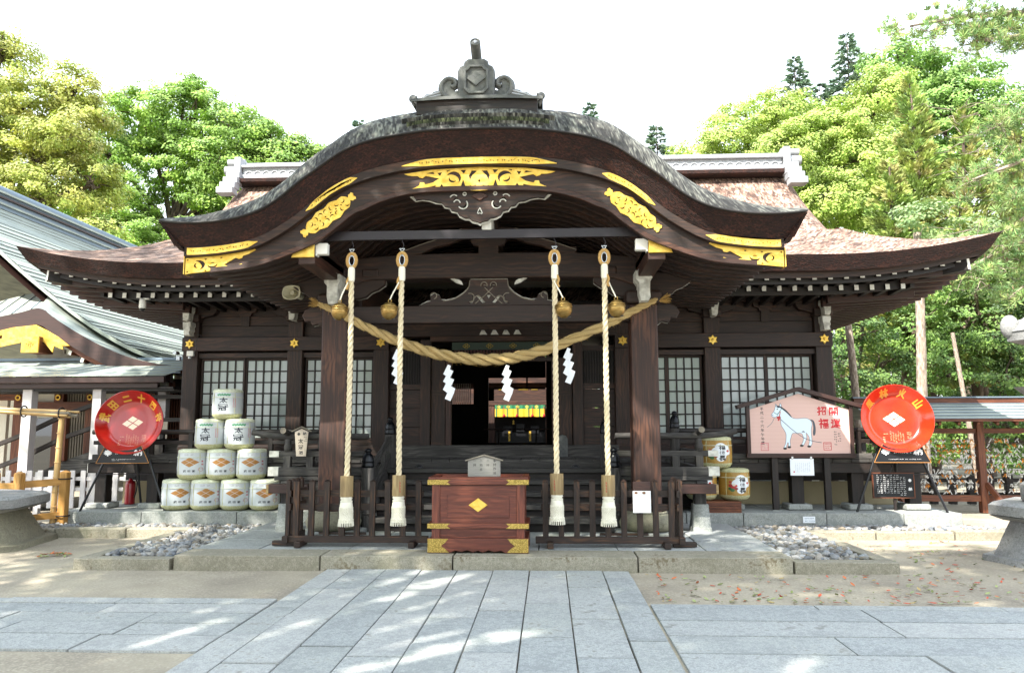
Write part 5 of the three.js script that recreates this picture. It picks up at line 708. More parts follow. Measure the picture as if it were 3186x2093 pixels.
// ---------- sake barrels ----------
{
  const W = 1536, H = 512;
  const base = (c) => { c.fillStyle = '#c6cbce'; c.fillRect(0, 0, W, H); for (let i = 0; i < 500; i++) { c.fillStyle = `rgba(${rnd() < 0.5 ? '160,170,176' : '250,250,248'},0.14)`; c.fillRect(rnd() * W, rnd() * H, rr(2, 8), rr(20, 120)); } };
  const labelB = canvasTex(W, H, (c) => { base(c); for (const X of [W / 4, W * 0.75]) { c.fillStyle = '#a8722e'; diamondsOn(c, X, 225, 150, 108, 6); c.strokeStyle = '#3b4048'; ['武', '田', '菱'].forEach((k, i) => kanji(c, k, X - 75 + i * 72, 425, 56, 0.12)); c.strokeStyle = '#8d4a52'; fine(c, X - 95, 40, 70, 40, '#5b3c42', true, 20); fine(c, X + 10, 40, 60, 40, '#5b3c42', true, 20); c.strokeStyle = '#b0404a'; kanji(c, '清', X + 205, 205, 46, 0.1); kanji(c, '酒', X + 205, 275, 46, 0.1); c.lineWidth = 6; c.beginPath(); c.arc(X + 185, 390, 42, 0, 7); c.stroke(); fine(c, X + 157, 360, 58, 62, '#b4505a', true, 17); fine(c, X - 225, 240, 20, 170, '#c58088', true, 18); } });
  const labelA = canvasTex(W, H, (c) => { base(c); for (const X of [W / 4, W * 0.75]) { c.fillStyle = '#2f7f52'; for (let i = 0; i < 16; i++) { c.beginPath(); c.arc(X - 130 + i * 14, 62 + 14 * Math.sin(i * 1.9), 17, 0, 7); c.fill(); } c.strokeStyle = '#8fc6a3'; c.lineWidth = 3; for (let i = 0; i < 14; i++) { c.beginPath(); c.arc(X - 126 + i * 16, 66, 11, 3.4, 6); c.stroke(); } fine(c, X + 105, 50, 60, 22, '#4a4c50', true, 20); c.strokeStyle = '#272c38'; kanji(c, '太', X - 25, 190, 145, 0.13, 0.6); kanji(c, '冠', X - 30, 360, 175, 0.1, 0.6); c.strokeStyle = '#c0404a'; c.lineWidth = 5; c.strokeRect(X + 135, 150, 40, 200); fine(c, X + 142, 162, 28, 180, '#c04048', true, 22); fine(c, X + 70, 150, 40, 180, '#b9c2c8', true, 16); } });
  const labelC = canvasTex(W, H, (c) => { c.fillStyle = '#a98338'; c.fillRect(0, 0, W, H); for (let i = 0; i < 500; i++) { c.fillStyle = `rgba(${rnd() < 0.5 ? '120,86,30' : '214,180,96'},0.2)`; c.fillRect(rnd() * W, rnd() * H, rr(4, 20), rr(10, 60)); } for (const X of [W / 4, W * 0.75]) { c.fillStyle = '#e3e7ea'; for (const [x, y, r] of [[0, 150, 90], [60, 200, 100], [-50, 250, 100], [40, 320, 110], [80, 260, 90], [0, 400, 70]]) { c.beginPath(); c.arc(X + 20 + x, y, r, 0, 7); c.fill(); } c.fillStyle = '#a98338'; c.beginPath(); c.arc(X + 165, 380, 60, 0, 7); c.fill(); c.strokeStyle = '#23262b'; kanji(c, '福', X + 45, 160, 120, 0.12, 0.6); kanji(c, '徳', X + 45, 275, 95, 0.07, 0.5); kanji(c, '長', X + 50, 395, 130, 0.12, 0.6); for (const [x, y, r, k] of [[-110, 330, 44, '#b02a2c'], [-150, 290, 34, '#a02326'], [-70, 300, 30, '#c23a38'], [-60, 360, 28, '#8f1f22'], [-120, 390, 36, '#3d6b3c'], [-160, 360, 28, '#2f5a35'], [-150, 215, 24, '#a82c2c'], [140, 240, 24, '#b8302c']]) { c.fillStyle = k; c.beginPath(); c.arc(X + x, y, r, 0, 7); c.fill(); } c.fillStyle = '#e5d3c2'; c.beginPath(); c.arc(X - 95, 275, 26, 0, 7); c.fill(); c.fillStyle = '#c8442c'; fine(c, X + 175, 150, 34, 190, '#c8442c', true, 24); } });
  const shell = (map) => phys({ map, roughness: 0.5, clearcoat: 0.35, clearcoatRoughness: 0.25 });
  const mats = { A: shell(labelA), B: shell(labelB), C: shell(labelC) };
  const R = 0.25, prof = []; for (let k = 0; k <= 10; k++) { const y = 0.085 + k * 0.037; prof.push([R * (1 - 0.035 * ((k - 4) / 6) ** 2), y]); }
  const bodyG = lathe(prof, 40); { const uv = bodyG.attributes.uv; for (let i = 0; i < uv.count; i++) uv.setXY(i, uv.getX(i), (bodyG.attributes.position.getY(i) - 0.085) / 0.37); }
  const wob = (g, a, s) => { const p = g.attributes.position; for (let i = 0; i < p.count; i++) { const x = p.getX(i), y = p.getY(i), z = p.getZ(i), n = 1 + a * (fbm(Math.atan2(z, x) / 6.2832 + 0.5, y + 0.2, 8, 8, 3, s) - 0.5); p.setXYZ(i, x * n, y, z * n); } g.computeVertexNormals(); return g; };
  wob(bodyG, 0.05, 3);
  const botG = wob(lathe([[0, 0.0], [0.15, 0.0], [0.205, 0.02], [0.24, 0.06], [0.247, 0.09]], 36), 0.06, 5), topG = wob(lathe([[0.243, 0.45], [0.246, 0.47], [0.232, 0.497], [0.185, 0.51], [0, 0.512]], 36), 0.05, 7), cordG = new THREE.TorusGeometry(R * 1.0, 0.006, 6, 48).rotateX(Math.PI / 2);
  const capM = std({ map: tex(256, (u, v) => mix3(hex(0xb9bd9a), hex(0xe3e6d4), clamp(fbm(u, v, 30, 6, 3, 88) * 1.6 - 0.2)), 2), roughness: 0.6 });
  const barrel = (kind, x, y, z, turn, label, group) => {
    const t = thing('sake_barrel', label, 'barrel', [x, y, z], turn - Math.PI / 2, group);
    part(t, 'printed_wrap', bodyG, mats[kind]); part(t, 'straw_base', botG, M.strawWrap); part(t, 'straw_lid', topG, kind === 'C' ? M.strawWrap : capM); part(t, 'cord', cordG, capM, 0, 0.37, 0);
    const side = []; for (let k = 0; k < 4; k++) { const a = (k / 4) * Math.PI * 2 + 0.9; side.push(tube([[Math.cos(a) * 0.2, 0.02, Math.sin(a) * 0.2], [Math.cos(a) * 0.245, 0.1, Math.sin(a) * 0.245], [Math.cos(a) * 0.246, 0.25, Math.sin(a) * 0.246], [Math.cos(a) * 0.24, 0.44, Math.sin(a) * 0.24], [Math.cos(a) * 0.17, 0.515, Math.sin(a) * 0.17]], 0.006, 5, 14)); } part(t, 'tie_cords', merge(side), M.strawWrap);
  };
  const T0 = -Math.PI / 2 + Math.PI; // print faces the path
  const face = 0.3;
  const pos = ['leftmost', 'second from left', 'third from left', 'rightmost'];
  [-5.43, -4.93, -4.42, -3.92].forEach((x, i) => barrel('B', x, H2, -12.85, face + [0.35, 0.1, 0.02, 0.04][i], 'white straw barrel with brown diamond crest in the bottom row, ' + pos[i], 'stacked white sake barrels'));
  [-5.19, -4.69, -4.17].forEach((x, i) => barrel('B', x, H2 + 0.505, -12.87, face + [-0.1, 0.06, -0.04][i], 'white straw barrel with brown diamond crest in the second row up, ' + ['left', 'middle', 'right'][i] + ' one', 'stacked white sake barrels'));
  [-4.91, -4.4].forEach((x, i) => barrel('A', x, H2 + 1.01, -12.87, face + [-0.12, 0.1][i], 'white straw barrel with black brush characters and green print in the pair row, ' + ['left', 'right'][i] + ' one', 'stacked white sake barrels'));
  barrel('A', -4.63, H2 + 1.515, -12.87, face - 0.1, 'white straw barrel alone on top of the barrel pyramid', 'stacked white sake barrels');
  const cr = thing('wooden_crate', 'low plank crate under the gold barrels beside the right landing', 'crate', [3.62, H2, -12.72]); for (let k = 0; k < 3; k++) bx(cr, 'crate_plank', M.redwood, 0.62, 0.048, 0.02, 0, 0.026 + k * 0.052, 0.2, 0.003); bx(cr, 'crate_deck', M.redwood, 0.62, 0.02, 0.42, 0, 0.165, 0); for (const s of [-1, 1]) bx(cr, 'crate_side', M.redwood, 0.02, 0.155, 0.38, s * 0.3, 0.078, 0);
  barrel('C', 3.9, H2 + 0.178, -12.83, 0.15, 'gold sake barrel with brush characters, lower right one beside the landing', 'gold sake barrels'); barrel('C', 3.37, H2 + 0.178, -12.83, -0.2, 'gold sake barrel mostly hidden behind the stone-based landing post', 'gold sake barrels'); barrel('C', 3.63, H2 + 0.69, -12.83, 0.0, 'gold sake barrel with brush characters, on top of the other two', 'gold sake barrels');
}
// ---------- lacquer dishes on easels ----------
function dish(x, y, z, R, text, colour, label, turn, tilt, spin, smallText) {
  const t = thing('lacquer_dish', label, 'dish', [x, y, z], turn, 'giant lacquer dishes');
  const S = 768, map = canvasTex(S, S, (c) => {
    c.fillStyle = colour; c.fillRect(0, 0, S, S); for (let i = 0; i < 160; i++) { c.fillStyle = `rgba(${rnd() < 0.5 ? '255,120,80' : '120,10,10'},0.03)`; c.beginPath(); c.arc(rnd() * S, rnd() * S, rr(20, 120), 0, 7); c.fill(); }
    c.save(); c.translate(S / 2, S / 2); c.rotate(spin); c.fillStyle = '#f2dcc0'; diamondsOn(c, 0, -10, 112, 80, 9); c.restore();
    c.strokeStyle = '#d8a53a'; const n = text.length; [...text].forEach((ch, i) => { const a = -Math.PI / 2 + (i - (n - 1) / 2) * (n > 4 ? 0.54 : 0.64); kanji(c, ch, S / 2 + Math.cos(a) * S * 0.41, S / 2 + Math.sin(a) * S * 0.41, 98, 0.14, 0.5, a + Math.PI / 2); });
    for (let k = 0; k < 6; k++) fine(c, S / 2 - 60 + k * 26, S * 0.665 + (k % 3) * 14, 16, 120, '#e8c79a', true, 14); fine(c, S / 2 - 130, S * 0.7, 40, 16, '#e8c79a', true, 16); fine(c, S / 2 - 140, S * 0.75, 16, 80, '#e8c79a', true, 20); fine(c, S / 2 + 120, S * 0.68, 44, 80, '#e8c79a', true, 16);
  });
  const lac = phys({ map, roughness: 0.22, clearcoat: 0.8, clearcoatRoughness: 0.12 }), back = phys({ color: new THREE.Color(colour), roughness: 0.3, clearcoat: 0.6 });
  const g = lathe([[0, 0], [0.2, 0.002], [0.33, 0.006], [0.365, 0.02], [0.41, 0.066], [0.455, 0.12], [0.485, 0.158], [0.5, 0.176]].map(([a, b]) => [a * R / 0.5, b * R / 0.5]), 72); g.rotateX(Math.PI / 2);
  const rot = new THREE.Group(); rot.name = 'bowl'; rot.rotation.x = -tilt; t.add(rot); part(rot, 'bowl_inside', planar(g, R * 2, R * 2), lac);
  const b = lathe([[0, -0.012], [0.34, -0.008], [0.375, 0.008], [0.42, 0.056], [0.465, 0.11], [0.495, 0.15], [0.508, 0.174], [0.5, 0.178]].map(([a, c]) => [a * R / 0.5, c * R / 0.5]), 72); b.rotateX(Math.PI / 2); part(rot, 'bowl_back', b, back); part(rot, 'foot_ring', new THREE.TorusGeometry(R * 0.4, 0.02, 8, 40), back, 0, 0, -0.02);
}
function easel(x, z, label, turn, rows) {
  const t = thing('easel', label, 'easel', [x, H2, z], turn, 'easels carrying the lacquer dishes');
  const S = 512, map = canvasTex(S, 224, (c, w, h) => { c.fillStyle = '#14161b'; c.fillRect(0, 0, w, h); c.strokeStyle = '#f2f2f2'; kanji(c, '奉', 110, 92, 84, 0.13); kanji(c, '納', w - 110, 92, 84, 0.13); fine(c, 178, 98, 150, 30, '#f0f0f0', true, 30); for (const [a, b, d, e] of rows) fine(c, a, b, d, e, '#e8e8e8', true, 16); });
  const pl = part(t, 'placard', planar(ext(poly([[-0.43, 0], [0.43, 0], [0.29, 0.29], [0.2, 0.24], [0.1, 0.215], [0, 0.208], [-0.1, 0.215], [-0.2, 0.24], [-0.29, 0.29]]), 0.02), 0.86, 0.29), std({ map, roughness: 0.45 }), 0, 0.79, 0.2); pl.geometry.attributes.uv.array.forEach((v, i, A) => { if (i & 1) A[i] = v - 0.5; });
  part(pl, 'gilt_edge', merge([bar([-0.43, 0, 0.022], [0.43, 0, 0.022], 0.005, 6), bar([-0.43, 0, 0.022], [-0.29, 0.29, 0.022], 0.005, 6), bar([0.43, 0, 0.022], [0.29, 0.29, 0.022], 0.005, 6)]), std({ color: new THREE.Color(0xb37a3c), roughness: 0.5 }));
  part(t, 'leg', bar([-0.3, 1.0, 0.03], [-0.7, 0.0, 0.1], 0.02), M.black); part(t, 'leg', bar([0.3, 1.0, 0.03], [0.68, 0.0, 0.1], 0.02), M.black); part(t, 'leg', bar([0.05, 1.3, -0.05], [0.08, 0.0, -0.42], 0.02), M.black); part(t, 'cross_bar', bar([-0.46, 0.6, 0.06], [0.46, 0.6, 0.06], 0.008), M.iron); part(t, 'shelf_bar', bar([-0.3, 1.03, 0.05], [0.3, 1.03, 0.05], 0.014), M.black); part(t, 'back_bar', bar([-0.28, 1.42, -0.1], [0.28, 1.42, -0.1], 0.012), M.black); part(t, 'stay', bar([-0.12, 0.62, 0.0], [0.05, 1.05, -0.05], 0.008), M.iron);
}
easel(-6.24, -12.72, 'black tripod easel with lettered placard under the deep red dish on the left', 0.1, [[150, 168, 60, 34], [220, 170, 150, 30]]);
dish(-6.2, 1.74, -12.72, 0.535, '武田二十四将', '#a81a12', 'giant deep red lacquer dish with gold characters and diamond crest, on the left easel', 0.2, 0.16, -0.1);
easel(6.5, -12.74, 'black tripod easel with lettered placard under the orange-red dish on the right', -0.06, [[120, 180, 300, 20]]);
dish(6.49, 1.76, -12.74, 0.545, '風林火山', '#c32c10', 'giant orange-red lacquer dish with four gold characters, on the right easel', -0.12, 0.16, 0.05);

// ---------- horse board ----------
{
  const t = thing('horse_board', 'large house-shaped votive board painted with a white horse, on two posts', 'votive board', [5.0, H2, -12.86], -0.02);
  const W = 1024, H = 640, map = canvasTex(W, H, (c) => {
    c.fillStyle = '#dcb9ae'; c.fillRect(0, 0, W, H); c.strokeStyle = 'rgba(150,96,84,0.5)'; c.lineWidth = 1.6; for (let y = 6; y < H; y += 14) { c.beginPath(); c.moveTo(0, y + rr(-1, 1)); c.lineTo(W, y + rr(-1, 1)); c.stroke(); }
    const P = (pts, fill, line, lw = 4) => { c.beginPath(); c.moveTo(...pts[0]); for (let i = 1; i < pts.length; i++) { const [x, y] = pts[i], [px, py] = pts[i - 1]; c.quadraticCurveTo(px, py, (px + x) / 2, (py + y) / 2); } c.lineTo(...pts[pts.length - 1]); if (fill) { c.closePath(); c.fillStyle = fill; c.fill(); } if (line) { c.strokeStyle = line; c.lineWidth = lw; c.stroke(); } };
    const X = (x) => 20 + (x - 175) * (984 / 1140), Y = (y) => 40 + (y - 210) * (580 / 660); const q = (a) => { const r = []; for (let i = 0; i < a.length; i += 2) r.push([X(a[i]), Y(a[i + 1])]); return r; };
    const body = q([470, 310, 520, 320, 548, 350, 590, 380, 630, 430, 665, 462, 720, 472, 800, 462, 850, 468, 890, 495, 900, 540, 880, 600, 885, 690, 888, 740, 885, 780, 862, 800, 840, 800, 850, 770, 862, 700, 840, 660, 815, 630, 830, 690, 815, 730, 795, 770, 780, 795, 750, 795, 765, 770, 790, 720, 780, 660, 760, 640, 700, 645, 655, 640, 640, 690, 622, 740, 632, 780, 618, 805, 600, 800, 606, 770, 600, 745, 585, 780, 575, 820, 548, 828, 545, 815, 572, 770, 582, 680, 580, 640, 552, 590, 528, 555, 522, 510, 530, 450, 500, 440, 460, 455, 430, 450, 415, 430, 420, 410, 450, 380, 462, 340]);
    P(body, '#dbe9f4', '#46525e', 3.5); P(q([470, 318, 466, 288, 485, 308]), '#dbe9f4', '#46525e'); P(q([518, 318, 524, 276, 545, 312, 535, 345]), '#dbe9f4', '#46525e');
    P(q([475, 325, 500, 312, 520, 318, 545, 330, 590, 362, 625, 400, 655, 440, 662, 455, 640, 440, 600, 400, 560, 365, 535, 345, 520, 335, 500, 340]), '#2c333c'); P(q([880, 482, 908, 486, 925, 510, 938, 580, 930, 660, 908, 675, 902, 640, 915, 580, 905, 510]), '#4a545f', '#2a3038', 3);
    for (const [x, y] of [[562, 824], [612, 808], [762, 790], [850, 800]]) { c.fillStyle = '#1b1b1e'; c.beginPath(); c.ellipse(X(x), Y(y), 20, 11, 0, 0, 7); c.fill(); } P(q([765, 630, 790, 612, 812, 632]), '#3c444e');
    c.fillStyle = '#1c2228'; c.beginPath(); c.ellipse(X(490), Y(354), 7, 6, 0, 0, 7); c.fill(); c.beginPath(); c.ellipse(X(432), Y(426), 4, 5, 0, 0, 7); c.fill();
    P(q([448, 392, 470, 412, 495, 410, 520, 380]), null, '#3c7a70', 6); P(q([478, 440, 505, 400, 530, 360, 545, 345]), null, '#3c7a70', 5); P(q([524, 380, 515, 430, 500, 460]), null, '#b32c2a', 8); c.fillStyle = '#b32c2a'; for (const [x, y] of [[490, 455], [505, 470], [512, 455], [500, 480]]) { c.beginPath(); c.ellipse(X(x), Y(y), 9, 14, 0.4, 0, 7); c.fill(); }
    P(q([450, 455, 430, 500, 400, 540, 358, 570]), null, '#5a6672', 4); P(q([520, 475, 570, 520, 650, 595, 720, 650, 800, 705, 900, 740, 1000, 754]), null, '#4c5763', 6);
    c.strokeStyle = '#2e2a2a'; column(c, '平成二十六年午年歳', X(300), Y(350), 42, 45, 0.065, 0.5); c.strokeStyle = '#c2252c'; kanji(c, '開', X(1160), Y(380), 100, 0.1, 0.8); kanji(c, '運', X(1180), Y(530), 110, 0.1, 0.8); kanji(c, '招', X(1020), Y(380), 105, 0.1, 0.8); kanji(c, '福', X(1035), Y(530), 110, 0.1, 0.8);
    c.strokeStyle = '#3a3434'; fine(c, X(1150), Y(620), 20, 170, '#3a3434', true, 26); fine(c, X(1195), Y(640), 20, 110, '#3a3434', true, 26);
    for (const [x, y, k] of [[320, 803, '#c8606a'], [1068, 798, '#b8202c']]) { c.strokeStyle = k; c.lineWidth = 6; c.strokeRect(X(x) - 38, Y(y) - 38, 76, 76); fine(c, X(x) - 28, Y(y) - 28, 60, 62, k, true, 20); }
  });
  part(t, 'painted_board', planar(ext(poly([[-0.8, 0.92], [0.8, 0.92], [0.8, 1.64], [0, 1.9], [-0.8, 1.64]]), 0.03), 1.6, 1.0), std({ map, roughness: 0.6 })).geometry.attributes.uv.array.forEach((v, i, A) => { if (i & 1) A[i] = v - 0.5 - 0.91; });
  for (const s of [-1, 1]) { bx(t, 'frame_side', M.brownpaint, 0.06, 0.82, 0.09, s * 0.83, 1.28, 0.015, 0.006); const r = bx(t, 'roof_beam', M.brownpaint, 1.06, 0.065, 0.16, s * 0.505, 1.83, 0.03, 0.006); r.rotation.z = -s * 0.285; bx(t, 'post', M.darker, 0.1, 0.92, 0.09, s * 0.42, 0.45, -0.02, 0.006); bx(t, 'post_foot', M.plinth, 0.14, 0.012, 0.12, s * 0.42, 0.006, -0.02); }
  bx(t, 'frame_bottom', M.brownpaint, 1.74, 0.07, 0.09, 0, 0.89, 0.015, 0.006);
  const n = thing('paper_notice', 'white printed notice hanging under the horse board', 'notice', [5.0, 0.87, -12.8], 0, undefined); const nt = canvasTex(192, 138, (c, w, h) => { c.fillStyle = '#e8edf2'; c.fillRect(0, 0, w, h); for (let k = 0; k < 8; k++) fine(c, 40 + k * 16, 30 + (k === 7 ? 0 : 6), 7, 80, '#7a828c', true, 7); c.fillStyle = '#c06068'; c.beginPath(); c.arc(30, 108, 7, 0, 7); c.fill(); });
  part(n, 'sheet', planar(new THREE.BoxGeometry(0.38, 0.27, 0.012), 0.38, 0.27), std({ map: nt, roughness: 0.4 }), 0, 0.135, 0); for (const s of [-1, 1]) bx(n, 'clip', M.chrome, 0.03, 0.05, 0.02, s * 0.15, 0.28, 0);
  const st = thing('small_sign', 'tiny white sign fixed to the platform kerb below the horse board', 'sign', [4.97, 0.15, PZ + 0.006]); part(st, 'plate', planar(new THREE.BoxGeometry(0.19, 0.1, 0.01), 0.19, 0.1), std({ map: canvasTex(128, 68, (c, w, h) => { c.fillStyle = '#e6eaee'; c.fillRect(0, 0, w, h); fine(c, 16, 14, 96, 22, '#4a5a80', true, 20); fine(c, 10, 40, 108, 20, '#4a5a80', true, 20); }), roughness: 0.5 }), 0, 0.05, 0.006);
  const d = thing('donor_board', 'black donor board with white lettering behind the right easel', 'board', [6.52, H2, -12.98], 0.0); part(d, 'panel', planar(new THREE.BoxGeometry(0.66, 0.4, 0.025), 0.66, 0.4), std({ map: canvasTex(384, 232, (c, w, h) => { c.fillStyle = '#121418'; c.fillRect(0, 0, w, h); c.strokeStyle = '#f0f0f0'; kanji(c, '奉', 346, 70, 34, 0.13); kanji(c, '納', 346, 150, 34, 0.13); for (let k = 0; k < 9; k++) fine(c, 36 + k * 31, 18 + (k > 6 ? 20 : 0), 18, 180, '#f0f0f0', true, 18); }), roughness: 0.5 }), 0, 0.4, 0); for (const [w, h, x, y] of [[0.68, 0.015, 0, 0.6], [0.68, 0.015, 0, 0.2], [0.015, 0.4, 0.33, 0.4], [0.015, 0.4, -0.33, 0.4]]) bx(d, 'frame', M.redwood, w, h, 0.035, x, y, 0); bx(d, 'post', M.darker, 0.04, 0.2, 0.03, 0.02, 0.1, -0.02);
}
{ // dedication tag on the left landing rail
  const t = thing('dedication_tag', 'pale wooden tag with little roof and brush characters tied to the left landing rail', 'plaque', [-2.86, 1.24, -11.44], 0.12); part(t, 'board', planar(ext(poly([[-0.07, 0], [0.07, 0], [0.1, 0.36], [0, 0.41], [-0.1, 0.36]]), 0.018, 0.002), 0.2, 0.4), std({ map: canvasTex(128, 256, (c, w, h) => { c.fillStyle = '#cdbfae'; c.fillRect(0, 0, w, h); for (let i = 0; i < 80; i++) { c.fillStyle = 'rgba(150,130,110,0.15)'; c.fillRect(rnd() * w, rnd() * h, 1.5, rr(20, 90)); } c.strokeStyle = '#2c2a2a'; kanji(c, '奉', 38, 46, 34, 0.1); kanji(c, '納', 94, 40, 34, 0.1); kanji(c, '太', 58, 112, 50, 0.12); kanji(c, '冠', 60, 170, 48, 0.1); kanji(c, '酒', 62, 222, 40, 0.1); fine(c, 88, 70, 24, 60, '#55504a', true, 18); }), roughness: 0.75 })).geometry.attributes.uv.array.forEach((v, i, A) => { if (i & 1) A[i] = v - 0.5; });
  for (const s of [-1, 1]) bx(t, 'roof_board', M.greyLight, 0.17, 0.016, 0.06, s * 0.07, 0.405, 0.01, 0.003, 0, 0, -s * 0.46);
}
{ // stone tablet by the door, loudspeaker, cameras, extinguisher
  const tb = thing('stone_tablet', 'small grey round-topped tablet leaning right of the doorway', 'tablet', [1.12, 1.135, -13.9]); part(tb, 'slab', grain(ext(poly([[-0.09, 0], [0.09, 0], [0.09, 0.32], [0.06, 0.37], [0, 0.39], [-0.06, 0.37], [-0.09, 0.32]]), 0.04, 0.006), 'y'), M.tileDark);
  const sp = thing('loudspeaker', 'cream horn loudspeaker fixed beside the left porch pillar', 'loudspeaker', [-2.93, 3.67, -11.2], -0.15); const horn = []; part(sp, 'horn', (() => { const g = sheet(32, 6, (u, v) => { const a = u * Math.PI * 2, e = (k) => Math.sign(k) * Math.pow(ab(k), 0.6), r = lerp(0.03, 0.145, v ** 1.6); return [e(Math.cos(a)) * r, e(Math.sin(a)) * r * 0.74, v * 0.16]; }); return g; })(), std({ color: new THREE.Color(0xb9b49a), roughness: 0.5 })); part(sp, 'horn_rim', new THREE.TorusGeometry(0.142, 0.008, 6, 32).scale(1, 0.74, 1), std({ color: new THREE.Color(0xc8c3aa), roughness: 0.5 }), 0, 0, 0.16); part(sp, 'driver', merge([grain(new THREE.CylinderGeometry(0.035, 0.05, 0.14, 16).rotateX(Math.PI / 2).translate(0, 0, 0.07), 'z'), grain(new THREE.CylinderGeometry(0.06, 0.06, 0.14, 16).rotateX(Math.PI / 2).translate(0, 0, -0.08), 'z')]), std({ color: new THREE.Color(0xa9a48c), roughness: 0.5 })); bx(sp, 'bracket', M.iron, 0.4, 0.03, 0.03, 0.2, 0.02, -0.1);
  const cm = thing('dome_camera', 'small white dome security camera under the left eave', 'camera', [-6.3, 3.74, -13.0]); part(cm, 'housing', lathe([[0, 0.2], [0.05, 0.2], [0.055, 0.14], [0.06, 0.05], [0.055, 0.03], [0, 0.03]], 20), M.white); part(cm, 'dome', new THREE.SphereGeometry(0.052, 16, 10), M.black, 0, 0.03, 0); bx(cm, 'bracket', M.white, 0.16, 0.02, 0.06, 0.04, 0.2, 0);
  const fl = thing('motion_sensor', 'grey sensor box with cable on the left corner post', 'sensor', [-5.86, 3.0, -13.98]); bx(fl, 'case', M.white, 0.13, 0.1, 0.06, 0, 0.06, 0, 0.01); part(fl, 'eye', new THREE.SphereGeometry(0.035, 12, 8), M.chrome, 0, -0.02, 0.02); part(fl, 'cable', tube([[0.06, 0.06, 0], [0.12, 0.15, 0.02], [0.1, 0.3, 0.02], [0.2, 0.4, 0.0], [0.05, 0.42, 0]], 0.006, 5, 20), M.black);
  const cv = thing('wall_camera', 'silver bullet camera on the outer side of the left corner post', 'camera', [-6.12, 2.98, -14.05]); part(cv, 'barrel', cyl(0.035, 0.035, 0.14, 14).rotateX(Math.PI / 2), M.chrome, -0.04, 0.1, 0.02); bx(cv, 'arm', M.chrome, 0.12, 0.03, 0.03, 0.02, 0.04, 0); bx(cv, 'box', M.chrome, 0.07, 0.09, 0.06, 0, 0, 0, 0.01);
  const fe = thing('fire_extinguisher', 'red fire extinguisher standing behind the left easel', 'extinguisher', [-6.75, H2, -13.75]); part(fe, 'cylinder', lathe([[0, 0], [0.085, 0], [0.088, 0.02], [0.088, 0.36], [0.07, 0.41], [0.03, 0.43], [0.03, 0.46], [0, 0.46]], 22), phys({ color: new THREE.Color(0xa01822), roughness: 0.35, clearcoat: 0.5 })); bx(fe, 'handle', M.black, 0.12, 0.03, 0.03, 0.03, 0.48, 0); part(fe, 'hose', tube([[0.03, 0.46, 0], [0.12, 0.42, 0.02], [0.13, 0.25, 0.03], [0.1, 0.12, 0.04]], 0.012, 6, 16), M.black);
}
// ---------- stone lanterns at either side ----------
{
  const hexa = (r0, r1, h, n = 6) => grain(new THREE.CylinderGeometry(r1, r0, h, n), 'y');
  for (const [x, z, turn, label, mat] of [[7.38, -9.9, 0.25, 'tall grey stone lantern at the right edge, on a hexagonal stepped base', M.lantern], [-7.78, -10.9, 0.2, 'stone lantern base at the left edge beside the leaf heap', M.lanternMoss]]) {
    const t = thing('stone_lantern', label, 'stone lantern', [x, SAND, z], turn, 'stone lanterns flanking the path'), s = x > 0 ? 1 : 0.96, kb = x > 0 ? 1 : 1.25, kc = x > 0 ? 1 : 0.6;
    part(t, 'ground_slab', hexa(1.08, 1.06, 0.1), mat, 0, 0.03, 0); part(t, 'base_block', hexa(0.94, 0.72, 0.46 * s), mat, 0, 0.3, 0);
    const top = part(t, 'base_slab', merge([hexa(0.8, 0.96, 0.06).translate(0, -0.1, 0), hexa(0.96, 0.96, 0.12), hexa(0.96, 0.9, 0.04).translate(0, 0.08, 0)]), M.lantern, 0, 0.64, 0);
    part(t, 'drum', grain(lathe([[0.5, -0.12], [0.57, -0.1], [0.58, 0.08], [0.54, 0.12], [0, 0.12]], 32), 'y'), M.lantern, 0, 0.86, 0); part(t, 'shaft', grain(lathe([[0.42, 0], [0.4, 0.1], [0.37, 0.12], [0.36, 0.6], [0.4, 0.64], [0.4, 0.7], [0.36, 0.74], [0.36, 1.0]], 28), 'y'), M.lantern, 0, 0.97, 0); part(t, 'upper_slab', hexa(0.36, 0.58, 0.2), M.lantern, 0, 2.08, 0);
    part(t, 'light_box', hexa(0.36, 0.36, 0.55), M.lantern, 0, 2.45, 0); part(t, 'roof', merge([hexa(0.6, 0.6, 0.12).translate(0, 0, 0), hexa(0.62, 0.18, 0.36).translate(0, 0.24, 0)]), M.lantern, 0, 2.83, 0); for (let k = 0; k < 6; k++) { const a = (k / 6) * Math.PI * 2; part(t, 'roof_curl', grain(new THREE.SphereGeometry(0.11, 10, 8).scale(1, 1.4, 1), 'y'), M.lantern, Math.sin(a) * 0.56, 2.96, Math.cos(a) * 0.56); }
    t.children.forEach((c) => { const k = /ground|base/.test(c.name) ? kb : kc; c.scale.x = c.scale.z = k; c.position.x *= k; c.position.z *= k; });
    part(t, 'finial', grain(lathe([[0.16, 0], [0.2, 0.05], [0.1, 0.1], [0.16, 0.2], [0.1, 0.32], [0, 0.38]], 20), 'y'), M.lantern, 0, 3.2, 0);
  }
}

